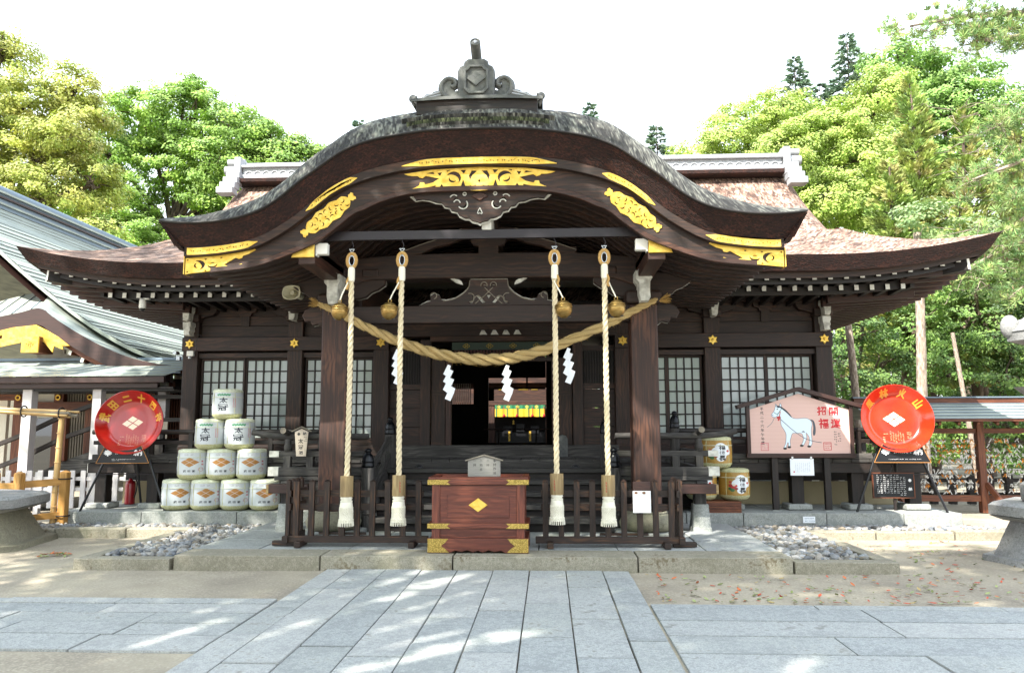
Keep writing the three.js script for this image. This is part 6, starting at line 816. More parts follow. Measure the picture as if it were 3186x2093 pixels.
// ---------- shrine office building on the left ----------
{
  const o = thing('shrine_office', 'shrine office building on the left with pale copper roof, white walls and gilt gable', 'building');
  // great roof falling towards the hall, copper courses running back
  const RX = curve([[7.4, 3.12], [8.2, 3.42], [9.2, 3.98], [10.4, 4.85], [11.6, 5.85], [12.6, 6.75], [13.4, 7.5]]);
  const steps = []; let prev = 7.4; const NC = 46;
  const roof = new THREE.Group(); roof.name = 'copper_roof'; o.add(roof);
  for (let k = 0; k < NC; k++) { const a = lerp(7.4, 13.4, k / NC), b = lerp(7.4, 13.4, (k + 1) / NC); part(roof, 'copper_course', sheet(6, 2, (u, v) => { const x = lerp(a, b + 0.03, v); return [-x, RX(x) + (v < 0.2 ? 0.014 : v > 0.8 ? 0.001 : 0.008) + 0.02 * Math.sin(u * 5 + k), lerp(-16.1, -30, u)]; }), M.copper); part(roof, 'course_edge', box(0.008, 0.016, 13.9), M.copper, -a, RX(a) + 0.006, -23.05); }
  part(roof, 'ridge', box(0.6, 0.5, 14.2), M.copperBlue, -13.45, 7.55, -23); part(roof, 'ridge_top', grain(bar([-13.45, 7.86, -15.9], [-13.45, 7.86, -30], 0.14, 12), 'z'), M.copperBlue); for (const [dx, y, m] of [[0.32, 7.42, M.copper], [0.33, 7.58, M.brownpaint], [0.36, 7.7, M.copper]]) part(roof, 'ridge_course', box(0.06, 0.05, 14.2), m, -13.45 + dx, y, -23); bx(o, 'gilt_ridge_end', M.gold, 0.14, 0.14, 0.1, -12.0, 6.45, -16.02); part(roof, 'far_slope', sheet(4, 4, (u, v) => [lerp(-13.4, -19, v), lerp(7.5, 3.4, v), lerp(-16.1, -30, u)]), M.copper);
  part(o, 'roof_soffit', sheet(20, 2, (u, v) => { const x = lerp(7.4, 13.4, u); return [-x, RX(x) - 0.28, lerp(-16.05, -30, v)]; }), M.brownpaint); part(o, 'verge_board', (() => { const A = [], B = []; for (let i = 0; i <= 24; i++) { const x = lerp(7.35, 13.45, i / 24); A.push([-x, RX(x) - 0.005]); B.push([-x, RX(x) - 0.08]); } return grain(ext(poly([...A, ...B.reverse()]), 0.06, 0.005), 'x'); })(), M.copper, 0, 0, -16.16); bx(o, 'eave_board', M.brownpaint, 0.14, 0.26, 14, -7.42, 2.98, -23);
  // porch gable in front of it
  const G = curve([[-13, 3.62], [-12, 3.74], [-11, 3.98], [-10.3, 4.12], [-9.9, 4.2], [-9.6, 4.0], [-9.04, 3.66], [-8.5, 3.38], [-7.9, 3.14], [-7.3, 3.0], [-6.9, 2.95]]);
  const gab = (name, dy0, dy1, mat, z, d) => { const A = [], B = []; for (let i = 0; i <= 40; i++) { const x = lerp(-12.9, -7.0, i / 40); A.push([x, G(x) - dy1]); B.push([x, G(x) - dy0]); } return part(o, name, grain(ext(poly([...A, ...B.reverse()]), d, 0.008), 'x'), mat, 0, 0, z); };
  gab('gable_eave', 0.0, 0.34, M.brownpaint, -15.62, 0.12); gab('gable_eave', 0.34, 0.46, M.redwood, -15.72, 0.1); part(o, 'porch_roof', sheet(50, 10, (u, v) => { const x = lerp(-12.9, -7.0, u); return [x - v * 0.9, G(x) + 0.01 + v * 0.9 * (x < -9.9 ? 1 : clamp((x + 7) / -2.9)), -15.5 - v * 2.2]; }), M.copper);
  for (let k = 0; k < 6; k++) part(o, 'copper_rib', tube(Array.from({ length: 8 }, (_, i) => { const v = i / 7, x = -10.1 - k * 0.42; return [x - v * 0.9, G(x) + 0.02 + v * 0.9, -15.5 - v * 2.2]; }), 0.012, 5, 8), M.copperBlue);
  for (let k = 0; k < 7; k++) { const x = -9.25 + k * 0.28; const r = bx(o, 'rafter_end', M.redwood, 0.07, 0.09, 0.4, x, G(x) - 0.52, -15.8); bx(r, 'white_end', M.white, 0.066, 0.086, 0.008, 0, 0, 0.204, 0, 0, 0, -0.3); }
  const gt = [[-0.95, -0.24], [-0.72, -0.18], [-0.72, -0.1], [-1.05, -0.16], [-0.9, -0.04], [-0.5, 0.05], [0, 0.1], [0.25, -0.02], [0.5, -0.16], [0.75, -0.34], [0.6, -0.34], [0.62, -0.42], [0.42, -0.34], [0.4, -0.48], [0.2, -0.26], [0, -0.2], [-0.5, -0.3], [-0.8, -0.36]]; part(o, 'gilt_fitting', grain(ext(poly(gt.slice().reverse()), 0.02, 0.006), 'x'), M.gold, -9.95, 3.74, -15.5);
  const pe = bx(o, 'purlin_end', M.redwood, 0.34, 0.34, 0.5, -9.95, 3.42, -15.6, 0.01); part(pe, 'gilt_cap', grain(ext(poly([[-0.18, -0.17], [0.18, -0.17], [0.18, 0.14], [0, 0.2], [-0.18, 0.14]]), 0.02, 0.008), 'x'), M.gold, 0, 0, 0.25); for (const [dx, dy] of [[0, 1], [0, -1], [1, 0], [-1, 0]]) part(pe, 'crest', new THREE.TorusGeometry(0.026, 0.007, 5, 12), M.goldDull, dx * 0.05, dy * 0.035, 0.28);
  bx(o, 'tie_beam', M.redwood, 3.6, 0.3, 0.24, -11.1, 3.02, -16.2, 0.01); bx(o, 'tie_beam', M.redwood, 4.2, 0.2, 0.2, -9.2, 2.98, -16.6, 0.01); bx(o, 'white_nose', M.white, 0.2, 0.22, 0.1, -10.85, 3.02, -16.02); bx(o, 'gable_infill', M.plaster, 2.0, 0.5, 0.08, -9.7, 3.1, -16.7);
  // covered walk roof
  const cw = part(o, 'walk_roof', sheet(20, 6, (u, v) => [lerp(-12.6, lerp(-6.72, -6.3, v), u), lerp(2.7, 3.13, v), lerp(-14.7, -16.0, v)]), M.copper); for (let k = 1; k < 6; k++) part(cw, 'copper_seam', box(6, 0.012, 0.012), M.copperBlue, -9.5, 2.705 + k * 0.0717, -14.7 - k * 0.2167);
  bx(o, 'walk_fascia', M.brownpaint, 5.9, 0.12, 0.08, -9.68, 2.63, -14.76, 0.008); bx(o, 'walk_fascia', M.brownpaint, 5.6, 0.1, 0.1, -9.7, 2.52, -14.86, 0.008); bx(o, 'walk_ridge', M.copperBlue, 6.4, 0.06, 0.16, -9.4, 3.15, -16.0); bx(o, 'walk_soffit', M.darker, 6.0, 0.04, 1.5, -9.6, 2.47, -15.6); const sg = box(5.9, 0.03, 0.03); for (let k = 0; k < 8; k++) part(o, 'soffit_batten', sg, M.black, -9.6, 2.435, -15.0 - k * 0.17);
  for (const [x, w] of [[-9.66, 0.2], [-8.22, 0.18], [-7.16, 0.18]]) part(o, 'white_post', box(w, 2.5, w, 0.01), M.picket, x, x > -7.5 ? 2.05 + 0.2 : 1.23, x > -7.5 ? -15.6 : -15.05).scale.y = x > -7.5 ? 0.3 : 1;
  // walls
  bx(o, 'wall', M.plaster, 2.2, 2.9, 0.1, -12.4, 1.5, -16.7); bx(o, 'wall', M.plaster, 0.55, 2.5, 0.08, -10.36, 2.2, -16.72); bx(o, 'wall', M.plaster, 1.1, 2.9, 0.08, -8.75, 1.5, -16.72); bx(o, 'wall', M.plaster, 1.1, 2.9, 0.08, -7.3, 1.5, -17.4); 
  for (const x of [-10.95, -10.03, -9.3, -8.1, -7.95]) bx(o, 'post', M.redwood, 0.22, 2.95, 0.22, x, 1.5, -16.62, 0.01); bx(o, 'tie_beam', M.redwood, 3.2, 0.2, 0.14, -9.4, 2.16, -16.56, 0.008); bx(o, 'tie_beam', M.redwood, 2.6, 0.2, 0.14, -12.2, 2.4, -16.56, 0.008);
  const sl = box(0.035, 1.9, 0.04); bx(o, 'lattice_back', M.room, 0.7, 2.4, 0.04, -9.66, 1.6, -16.75); for (let k = 0; k < 11; k++) part(o, 'lattice_slat', sl, M.greyLight, -9.96 + k * 0.06, 1.7, -16.66); bx(o, 'lattice_back', M.room, 1.0, 1.6, 0.04, -7.4, 2.0, -17.3); for (let k = 0; k < 16; k++) part(o, 'lattice_slat', sl, M.redwood, -7.85 + k * 0.06, 2.0, -17.22).scale.y = 0.6;
  bx(o, 'glass_door', phys({ color: new THREE.Color(0x20262a), roughness: 0.05, clearcoat: 1 }), 0.55, 1.8, 0.04, -10.36, 1.0, -16.64);
  for (const x of [-10.95, -10.03, -9.3, -8.1]) part(o, 'gilt_nail_cover', new THREE.TorusGeometry(0.05, 0.02, 6, 12), M.gold, x, 2.36, -16.49);
  // bridge-like ramp with railings
  const rp = [[-10.6, 0.35], [-9.9, 0.62], [-9.1, 1.0], [-8.4, 1.24], [-7.7, 1.36], [-6.6, 1.36]]; part(o, 'ramp', (() => { const B = rp.slice().reverse().map(([x, y]) => [x, y - 0.34]); return grain(ext(poly([...B.reverse(), ...rp.slice().reverse()]), 1.0, 0.01), 'x'); })(), M.grey, 0, 0, -16.4);
  for (const dy of [0.95, 0.48]) for (let i = 0; i < rp.length - 1; i++) beam(o, 'ramp_rail', M.darker, [rp[i][0], rp[i][1] + dy, -15.35], [rp[i + 1][0], rp[i + 1][1] + dy, -15.35], 0.09, 0.08); for (const i of [1, 2, 3, 4]) bx(o, 'ramp_post', M.redwood, 0.14, 0.9, 0.12, rp[i][0], rp[i][1] + 0.46, -15.35, 0.008);
  bx(o, 'gilt_post_cap', M.redwood, 0.2, 1.0, 0.2, -7.55, 1.7, -15.2, 0.01); part(o, 'gilt_finial', lathe([[0, 0.3], [0.05, 0.29], [0.07, 0.22], [0.04, 0.19], [0.09, 0.14], [0.1, 0.02], [0, 0]], 18), M.gold, -7.55, 2.2, -15.2);
  bx(o, 'back_wall', M.plaster, 10, 3.2, 0.1, -12.5, 1.6, -24); 
}
{ // white picket fence in front of it
  const t = thing('white_fence', 'white painted picket fence in front of the office ramp', 'fence', [0, 0, -14.6]); const pk = box(0.1, 0.72, 0.03, 0.006), nr = box(0.2, 0.72, 0.03);
  for (let k = 0; k < 19; k++) part(t, 'picket', pk, M.picket, -10.3 + k * 0.215, 0.5, 0.03, 0, 0, rr(-0.006, 0.006)); for (const y of [0.7, 0.5]) bx(t, 'rail', M.picket, 4.1, 0.07, 0.03, -8.35, y, 0, 0.004); for (const x of [-10.2, -9.1, -8.0, -6.9]) bx(t, 'post', M.picket, 0.1, 0.85, 0.1, x, 0.4, -0.06, 0.008);
}
{ // timber rail fence and bamboo frame at the far left
  const t = thing('timber_fence', 'new yellow timber rail fence at the left by the pebbles', 'fence', [0, 0, -12.35]);
  for (const [x, z] of [[-7.15, -0.1], [-7.68, 0.25], [-8.1, 0.25]]) { part(t, 'post', box(0.13, 0.98, 0.13, 0.02), M.fresh, x, 0.46, z); part(t, 'post_cap', grain(new THREE.CylinderGeometry(0.02, 0.09, 0.03, 4).rotateY(Math.PI / 4), 'y'), M.fresh, x, 0.96, z); }
  beam(t, 'rail', M.fresh, [-7.1, 0.8, -0.1], [-7.7, 0.76, 0.22], 0.05, 0.11); beam(t, 'rail', M.fresh, [-7.66, 0.74, 0.28], [-9.2, 0.74, 0.32], 0.05, 0.11); beam(t, 'rail', M.fresh, [-7.1, 0.26, -0.1], [-7.7, 0.22, 0.22], 0.05, 0.1); beam(t, 'rail', M.fresh, [-7.66, 0.2, 0.28], [-9.2, 0.2, 0.32], 0.05, 0.1); part(t, 'rope_tie', new THREE.TorusGeometry(0.1, 0.012, 6, 16).rotateX(Math.PI / 2), M.darker, -7.15, 0.84, -0.1); part(t, 'rope_tie', new THREE.TorusGeometry(0.1, 0.012, 6, 16).rotateX(Math.PI / 2), M.darker, -7.15, 0.24, -0.1);
  const b = thing('bamboo_frame', 'bamboo post carrying a bundle of poles above the timber fence', 'frame', [0, 0, -12.4]);
  const node = []; for (let k = 0; k < 8; k++) node.push(new THREE.TorusGeometry(0.047, 0.008, 6, 16).rotateX(Math.PI / 2).translate(-7.28 + k * 0.004, 0.15 + k * 0.24, 0)); part(b, 'bamboo_post', grain(bar([-7.29, 0, 0], [-7.24, 1.84, 0], 0.045, 14), 'y'), M.bambooPole); part(b, 'bamboo_node', merge(node), M.bambooPole);
  for (let k = 0; k < 9; k++) part(b, 'pole', grain(bar([-9.6, 2.04 + rr(-0.06, 0.05), rr(-0.06, 0.08)], [-6.98 + rr(-0.25, 0.06), 1.9 + rr(-0.05, 0.05), rr(-0.06, 0.08)], rr(0.016, 0.034), 8), 'x'), k % 3 ? M.bambooPole : M.greyLight); for (const x of [-7.25, -7.9, -8.5]) part(b, 'binding', new THREE.TorusGeometry(0.09, 0.012, 6, 16).rotateY(Math.PI / 2), M.darker, x, 1.92 - (x + 7.25) * 0.05, 0);
}
// ---------- sanctuary seen through the hall ----------
{
  const t = thing('inner_sanctuary', 'inner sanctuary with green and yellow curtain seen through the doorway', 'sanctuary', [0, 0, -24]);
  bx(t, 'head_beam', M.pillar, 4.4, 0.4, 0.3, 0, 2.66, 0.1, 0.01); bx(t, 'upper_wall', M.pillar, 4.4, 1.0, 0.1, 0, 3.36, 0.08); bx(t, 'head_beam', M.pillar, 4.4, 0.14, 0.34, 0, 2.42, 0.1, 0.01); for (const s of [-1, 1]) { bx(t, 'pillar', M.pillar, 0.26, 3.0, 0.26, s * 0.92, 1.4, 0.12, 0.02); bx(t, 'side_wall', M.pillar, 1.2, 3.0, 0.1, s * 1.65, 1.4, 0.0); }
  const cur = part(t, 'curtain', sheet(60, 3, (u, v) => [-0.78 + u * 1.56, 2.36 - v * 0.36, 0.32 + 0.012 * Math.sin(u * 60)]), std({ map: canvasTex(512, 128, (c, w, h) => { c.fillStyle = '#d9a826'; c.fillRect(0, 0, w, h); c.fillStyle = '#1f6b47'; c.fillRect(0, 0, w, 42); for (let k = 0; k < 5; k++) c.fillRect(k * 115 + 8, 0, 14, h); c.strokeStyle = '#d8b83a'; c.lineWidth = 4; for (let k = 0; k < 6; k++) for (const [a, b] of [[0, -9], [0, 9], [-11, 0], [11, 0]]) { c.beginPath(); c.arc(k * 100 + 40 + a, 20 + b, 7, 0, 7); c.stroke(); } }), roughness: 0.8 })); cur.geometry.attributes.uv.array.forEach((v, i, A) => { A[i] = i & 1 ? 1 - v / 0.36 : v / 1.57; });
  const red = std({ color: new THREE.Color(0xb02028), roughness: 0.7 }); for (const x of [-0.5, -0.1, 0.38, 0.74]) { part(t, 'cord', bar([x, 2.32, 0.36], [x, 2.06, 0.36], 0.008, 6), red); part(t, 'tassel', lathe([[0, 0.06], [0.03, 0.04], [0.045, -0.04], [0, -0.04]], 10), red, x, 2.03, 0.36); }
  bx(t, 'altar', M.black, 1.5, 0.55, 0.5, 0, 1.25, -0.3, 0.01); bx(t, 'altar_step', M.darker, 1.9, 0.12, 0.8, 0, 1.0, 0.1, 0.01); for (const [x, y] of [[-0.4, 1.6], [0, 1.66], [0.45, 1.6]]) { bx(t, 'offering_stand', M.black, 0.26, 0.25, 0.2, x, y, -0.1, 0.01); } for (const x of [-0.35, 0.3]) bx(t, 'gilt_panel', M.gold, 0.06, 0.3, 0.02, x, 1.4, 0.0); part(t, 'gilt_ornament', lathe([[0, 0.08], [0.03, 0.05], [0.02, 0], [0.04, -0.05], [0, -0.06]], 12), M.gold, -0.22, 1.82, 0.05);
  for (const [x, w] of [[-0.62, 0.1], [-0.4, 0.14], [0.1, 0.3], [0.45, 0.2]]) bx(t, 'gilt_fretwork', M.gold, w, 0.05, 0.02, x, 2.86, 0.26); bx(t, 'back_wall', M.room, 4.4, 3.2, 0.1, 0, 1.5, -1.2); bx(t, 'floor', M.darker, 4.4, 0.9, 2.4, 0, 0.45, -0.2); bx(t, 'ceiling', M.pillar, 4.4, 0.1, 1.6, 0, 3.1, -0.5);
}
// ---------- fortune-paper rack on the right ----------
{
  const t = thing('fortune_rack', 'roofed timber rack strung with rows of knotted fortune papers on the right', 'rack', [0, 0, -15.6]);
  part(t, 'rack_roof', sheet(16, 5, (u, v) => [lerp(7.0, 13, u), lerp(1.8, 2.14, v), lerp(0.6, -0.1, v)]), M.copper); part(t, 'rack_roof_rear', sheet(16, 3, (u, v) => [lerp(7.0, 13, u), lerp(2.14, 1.8, v), lerp(-0.1, -0.8, v)]), M.copper); for (let k = 0; k < 6; k++) part(t, 'copper_seam', box(6, 0.014, 0.02), M.copperBlue, 10, 1.812 + k * 0.06, 0.595 - k * 0.122); bx(t, 'ridge_board', M.redwood, 6, 0.12, 0.14, 10, 2.16, -0.1, 0.01); bx(t, 'ridge_cap', M.copperBlue, 6.04, 0.025, 0.2, 10, 2.235, -0.1); bx(t, 'fascia', M.redwood, 6, 0.05, 0.05, 10, 1.775, 0.56);
  for (let k = 0; k < 16; k++) bx(t, 'rafter', M.redwood, 0.05, 0.06, 0.7, 7.3 + k * 0.36, 1.86, 0.22, 0, 0.45);
  for (const x of [7.5, 9.38, 11.3, 12.9]) { bx(t, 'post', M.redwood, 0.14, 1.9, 0.14, x, 0.93, 0, 0.01); beam(t, 'brace', M.redwood, [x + 0.05, 0.55, 0.05], [x + 0.3, 0.0, 0.35], 0.09, 0.09); } bx(t, 'cross_beam', M.redwood, 5.6, 0.1, 0.08, 10.2, 1.57, 0, 0.008); bx(t, 'low_beam', M.redwood, 5.6, 0.12, 0.1, 10.2, 0.26, 0, 0.008);
  const wires = [], white = [], orange = []; const strip = (x, y, list) => { const n = 1 + Math.floor(rnd() * 2); for (let q = 0; q <= n; q++) { const l = rr(0.035, 0.1), a = rr(-0.9, 0.9), g = new THREE.BoxGeometry(0.014, l, 0.004); g.rotateZ(a); g.translate(x + Math.sin(a) * l * 0.5 * 1, y - l * 0.4, rr(-0.015, 0.015)); list.push(g); } const k = new THREE.BoxGeometry(0.035, 0.024, 0.016); k.translate(x, y, 0); list.push(k); };
  for (let r = 0; r < 11; r++) { const y = 0.42 + r * 0.098; wires.push(bar([7.5, y, 0.02], [12.9, y, 0.02], 0.004, 5)); for (let k = 0; k < 70; k++) { const x = rr(7.55, 12.8); strip(x, y - 0.008 * Math.sin(x * 3), rnd() < 0.3 + (r > 8 ? 0.3 : 0) ? orange : white); } }
  part(t, 'wires', merge(wires), M.iron).userData.kind = 'stuff'; part(t, 'white_papers', merge(white), std({ color: new THREE.Color(0xc9c8c4), roughness: 0.9 })).userData.kind = 'stuff'; part(t, 'orange_papers', merge(orange), std({ color: new THREE.Color(0xc07a2c), roughness: 0.9 })).userData.kind = 'stuff';
  const f = thing('low_fence', 'low dark fence of square posts behind the fortune-paper rack', 'fence', [0, 0, -17.2]); for (let k = 0; k < 17; k++) bx(f, 'post', M.darker, 0.15, 0.62, 0.12, 7.6 + k * 0.4, 0.3, 0, 0.01); for (const y of [0.5, 0.2]) bx(f, 'rail', M.darker, 6.8, 0.08, 0.06, 10.8, y, -0.04);
}

// ---------- trees ----------
const leafMat = phys({ vertexColors: true, roughness: 0.85, transmission: 0.45, thickness: 0, side: THREE.DoubleSide });
const needleMat = phys({ vertexColors: true, roughness: 0.9, transmission: 0.22, thickness: 0, side: THREE.DoubleSide });
class Leaves {
  constructor() { this.p = []; this.c = []; this.i = []; }
  // one folded leaf: base point, direction, side vector, length, half width
  add(b, d, s, len, w, col, fold = 0.25) {
    const n = this.p.length / 3, nx = d.y * s.z - d.z * s.y, ny = d.z * s.x - d.x * s.z, nz = d.x * s.y - d.y * s.x, m = len * 0.5, f = fold * w;
    this.p.push(b.x, b.y, b.z, b.x + d.x * m + s.x * w + nx * f, b.y + d.y * m + s.y * w + ny * f, b.z + d.z * m + s.z * w + nz * f, b.x + d.x * len, b.y + d.y * len, b.z + d.z * len, b.x + d.x * m - s.x * w + nx * f, b.y + d.y * m - s.y * w + ny * f, b.z + d.z * m - s.z * w + nz * f);
    for (let k = 0; k < 4; k++) this.c.push(col[0], col[1], col[2]);
    this.i.push(n, n + 1, n + 2, n, n + 2, n + 3);
  }
  geo() { const g = new THREE.BufferGeometry(); g.setAttribute('position', new THREE.Float32BufferAttribute(this.p, 3)); g.setAttribute('color', new THREE.Float32BufferAttribute(this.c, 3)); g.setIndex(this.i); g.computeVertexNormals(); return g; }
}
const gauss = () => (rnd() + rnd() + rnd() - 1.5) / 0.9;
const ball = () => { let v; do { v = V(rr(-1, 1), rr(-1, 1), rr(-1, 1)); } while (v.lengthSq() > 1 || v.lengthSq() < 0.01); return v; };
const side = (d) => { const s = d.clone().cross(ball()).normalize(); return s; };
function pick(cols) { const a = cols[Math.floor(rnd() * cols.length)], b = cols[Math.floor(rnd() * cols.length)], t = rnd(), k = rr(0.8, 1.2); return [lerp(a[0], b[0], t) * k, lerp(a[1], b[1], t) * k, lerp(a[2], b[2], t) * k]; }
// broadleaf: lobes of a crown, each filled with leafy sprays set mostly near its surface
function sprays(L, [cx, cy, cz, R], { tuft = 0.55, per = 70, leaf = 0.12, density = 1, cols, flat = 0.55, squash = 0.85 }) {
  const n = Math.round(density * 5.5 * (R / tuft) ** 2);
  const centres = [];
  for (let k = 0; k < n; k++) {
    const u = ball().normalize(), r = R * (rnd() < 0.78 ? rr(0.78, 1.06) : rr(0.25, 0.8)), c = V(cx + u.x * r, cy + u.y * r * squash, cz + u.z * r), tint = rr(0.82, 1.18), col0 = pick(cols), T = tuft * rr(0.6, 1.15);
    centres.push(c);
    for (let q = 0; q < per; q++) {
      const o = ball(); o.y *= flat; const b = c.clone().addScaledVector(o, T), nrm = u.clone().multiplyScalar(0.55).add(V(gauss() * 0.5, 0.5 + gauss() * 0.4, gauss() * 0.5)).addScaledVector(o, 0.5).normalize(), d = nrm.clone().cross(ball()).normalize(), c2 = pick(cols), m = 0.5;
      L.add(b, d, nrm.clone().cross(d), leaf * rr(0.7, 1.3), leaf * rr(0.26, 0.42), [lerp(col0[0], c2[0], m) * tint, lerp(col0[1], c2[1], m) * tint, lerp(col0[2], c2[2], m) * tint]);
    }
  }
  return centres;
}
function limb(a, b, r0, r1, sag = 0.3) { // tapered crooked limb
  const m1 = a.clone().lerp(b, 0.35).add(V(gauss() * 0.25, sag + gauss() * 0.15, gauss() * 0.25)), m2 = a.clone().lerp(b, 0.7).add(V(gauss() * 0.2, sag * 0.6 + gauss() * 0.15, gauss() * 0.2)), C = new THREE.CatmullRomCurve3([a, m1, m2, b]), g = new THREE.TubeGeometry(C, 12, 1, 7), p = g.attributes.position;
  for (let i = 0; i < p.count; i++) { const j = Math.floor(i / 8), t = j / 12, c = C.getPointAt(t), r = lerp(r0, r1, t); p.setXYZ(i, c.x + (p.getX(i) - c.x) * r, c.y + (p.getY(i) - c.y) * r, c.z + (p.getZ(i) - c.z) * r); }
  g.computeVertexNormals(); return g;
}
function broadleaf(name, label, category, lobes, foot, fork, rTrunk, opt, group) {
  const t = thing(name, label, category, [0, 0, 0], 0, group), L = new Leaves(), F = V(...fork), tips = [];
  for (const l of lobes) tips.push(...sprays(L, l, opt));
  const trunk = part(t, 'trunk', merge([limb(V(...foot), F, rTrunk, rTrunk * 0.7, 0)]), opt.bark || M.trunk);
  const br = []; lobes.forEach(([x, y, z, R]) => { const c = V(x, y, z); br.push(limb(F, c, rTrunk * 0.45, 0.06, 0.4)); for (let k = 0; k < (opt.twigs ?? 6); k++) { const u = ball().normalize(); u.y = ab(u.y); br.push(limb(c.clone().addScaledVector(u, -R * 0.2), c.clone().addScaledVector(u, R * 0.85), 0.05, 0.012, 0.1)); } });
  part(t, 'branches', merge(br), opt.bark || M.trunk); part(t, 'crown', L.geo(), leafMat); return t;
}
const C = {
  camphor: [[0.384, 0.456, 0.06], [0.3, 0.396, 0.054], [0.504, 0.54, 0.096], [0.408, 0.36, 0.072]], zelkova: [[0.236, 0.401, 0.0413], [0.354, 0.519, 0.059], [0.165, 0.319, 0.0354]], lime: [[0.437, 0.552, 0.103], [0.345, 0.483, 0.0805], [0.529, 0.598, 0.149], [0.276, 0.414, 0.0575]],
  sugi: [[0.246, 0.347, 0.0672], [0.336, 0.403, 0.0896], [0.179, 0.291, 0.056], [0.37, 0.347, 0.112]], fir: [[0.07, 0.14, 0.084], [0.112, 0.196, 0.105], [0.154, 0.224, 0.126]], fresh: [[0.19, 0.36, 0.06], [0.26, 0.43, 0.08]], shrub: [[0.07, 0.17, 0.03], [0.14, 0.27, 0.045], [0.24, 0.36, 0.06], [0.05, 0.12, 0.025]], pine: [[0.23, 0.345, 0.103], [0.322, 0.414, 0.138], [0.172, 0.287, 0.103]], maple: [[0.2, 0.36, 0.06], [0.28, 0.42, 0.08], [0.14, 0.28, 0.05]],
};
broadleaf('camphor_tree', 'tall olive-green camphor tree at the far left above the office roof', 'tree', [[-19.4, 15.4, -26, 1.3], [-18.4, 13.4, -26, 1.5], [-16.8, 14.2, -26.4, 1.05], [-18.4, 11, -26, 1.8], [-16.5, 12, -25.6, 1.2], [-17, 9.7, -25.5, 1.5], [-15.6, 10.4, -26, 1.1], [-20.6, 12.4, -26, 1.9], [-16.0, 13.0, -26.4, 0.8], [-15.4, 8.2, -26, 1.1], [-20, 9.2, -26, 1.8], [-18.2, 7.6, -26, 1.6]], [-20, 0, -27.5], [-19.6, 9, -27], 0.4, { cols: C.camphor, tuft: 0.46, per: 125, leaf: 0.115, density: 1.35, twigs: 5 }, 'trees behind the shrine');
broadleaf('zelkova_tree', 'broad bright green tree with visible limbs behind the left side of the hall', 'tree', [[-19.5, 17.2, -36, 2.0], [-17.1, 17.3, -36.5, 2.0], [-14.8, 16.3, -36, 1.8], [-21.2, 15.4, -36, 1.8], [-17.8, 14.9, -37, 2.2], [-15.2, 14.2, -36, 2.2], [-12.8, 14.2, -36, 1.9], [-20.4, 12.9, -35.6, 2.0], [-11.9, 15.4, -36, 1.1], [-13.1, 15.9, -36, 1.2], [-14.6, 11.6, -36, 2.0], [-22.4, 12.3, -36, 1.9], [-11.3, 13, -36, 1.4], [-17.6, 18.9, -36.5, 0.9], [-19.2, 10.6, -35, 1.9], [-15.6, 10.4, -35.4, 1.9], [-22.6, 10, -35.4, 1.8], [-12.2, 11.2, -35.6, 1.8], [-10.9, 14.9, -36.4, 1.2], [-17.4, 8.6, -34.6, 1.6], [-20.8, 8.2, -34.8, 1.6]], [-18.4, 0, -37], [-18.2, 11.6, -37], 0.36, { cols: C.zelkova, tuft: 0.62, per: 125, leaf: 0.15, density: 1.6, flat: 0.35, twigs: 9, bark: M.trunk }, 'trees behind the shrine');
broadleaf('zelkova_tree', 'leafy green tree low behind the left hall roof, under the broad one', 'tree', [[-20, 8.8, -38, 2.2], [-16.5, 9.4, -38, 2.3], [-13.2, 10, -38, 2.0], [-23.5, 9.5, -38, 2.2], [-18, 6, -38, 2.2], [-14, 7, -38, 2]], [-15.5, 0, -38.5], [-15.8, 7, -38.5], 0.3, { cols: C.zelkova, tuft: 0.6, per: 55, leaf: 0.17, density: 0.8, flat: 0.4 }, 'trees behind the shrine');
broadleaf('camphor_tree', 'large pale lime-green camphor tree behind the right side of the hall', 'tree', [[7.9, 13.2, -32, 1.5], [9.3, 14.3, -32, 1.6], [10.8, 15.0, -32, 1.5], [12, 13.8, -32, 1.7], [13.6, 14.2, -32, 1.6], [15.1, 15.5, -32, 1.4], [10.7, 12.8, -31.4, 1.8], [14.3, 12.6, -31.6, 1.8], [15.6, 16.1, -32, 1.1], [12.9, 10.9, -31.4, 1.7], [8.4, 11.8, -31.6, 1.6], [15.2, 10.9, -32, 1.7], [10.6, 10, -31.5, 1.7], [12.6, 8.3, -31, 1.6], [15, 8, -32, 1.8]], [11.8, 0, -33], [11.9, 9, -33], 0.42, { cols: C.lime, tuft: 0.5, per: 125, leaf: 0.12, density: 1.25, twigs: 4 }, 'trees behind the shrine');
broadleaf('maple_tree', 'fresh mid-green tree at the upper right behind the pine', 'tree', [[21.0, 22.3, -42, 1.9], [23.1, 21.4, -42, 1.9], [24.8, 20.2, -42, 1.9], [23.2, 18.9, -42, 2.2], [26, 18.6, -42, 2.3], [21.5, 18, -42, 2.0], [24, 15.5, -42, 2.5], [27.5, 15.5, -42, 2.5]], [24, 0, -43], [24, 14, -43], 0.36, { cols: C.fresh, tuft: 0.75, per: 100, leaf: 0.2, density: 1.3, flat: 0.4 }, 'trees behind the shrine');
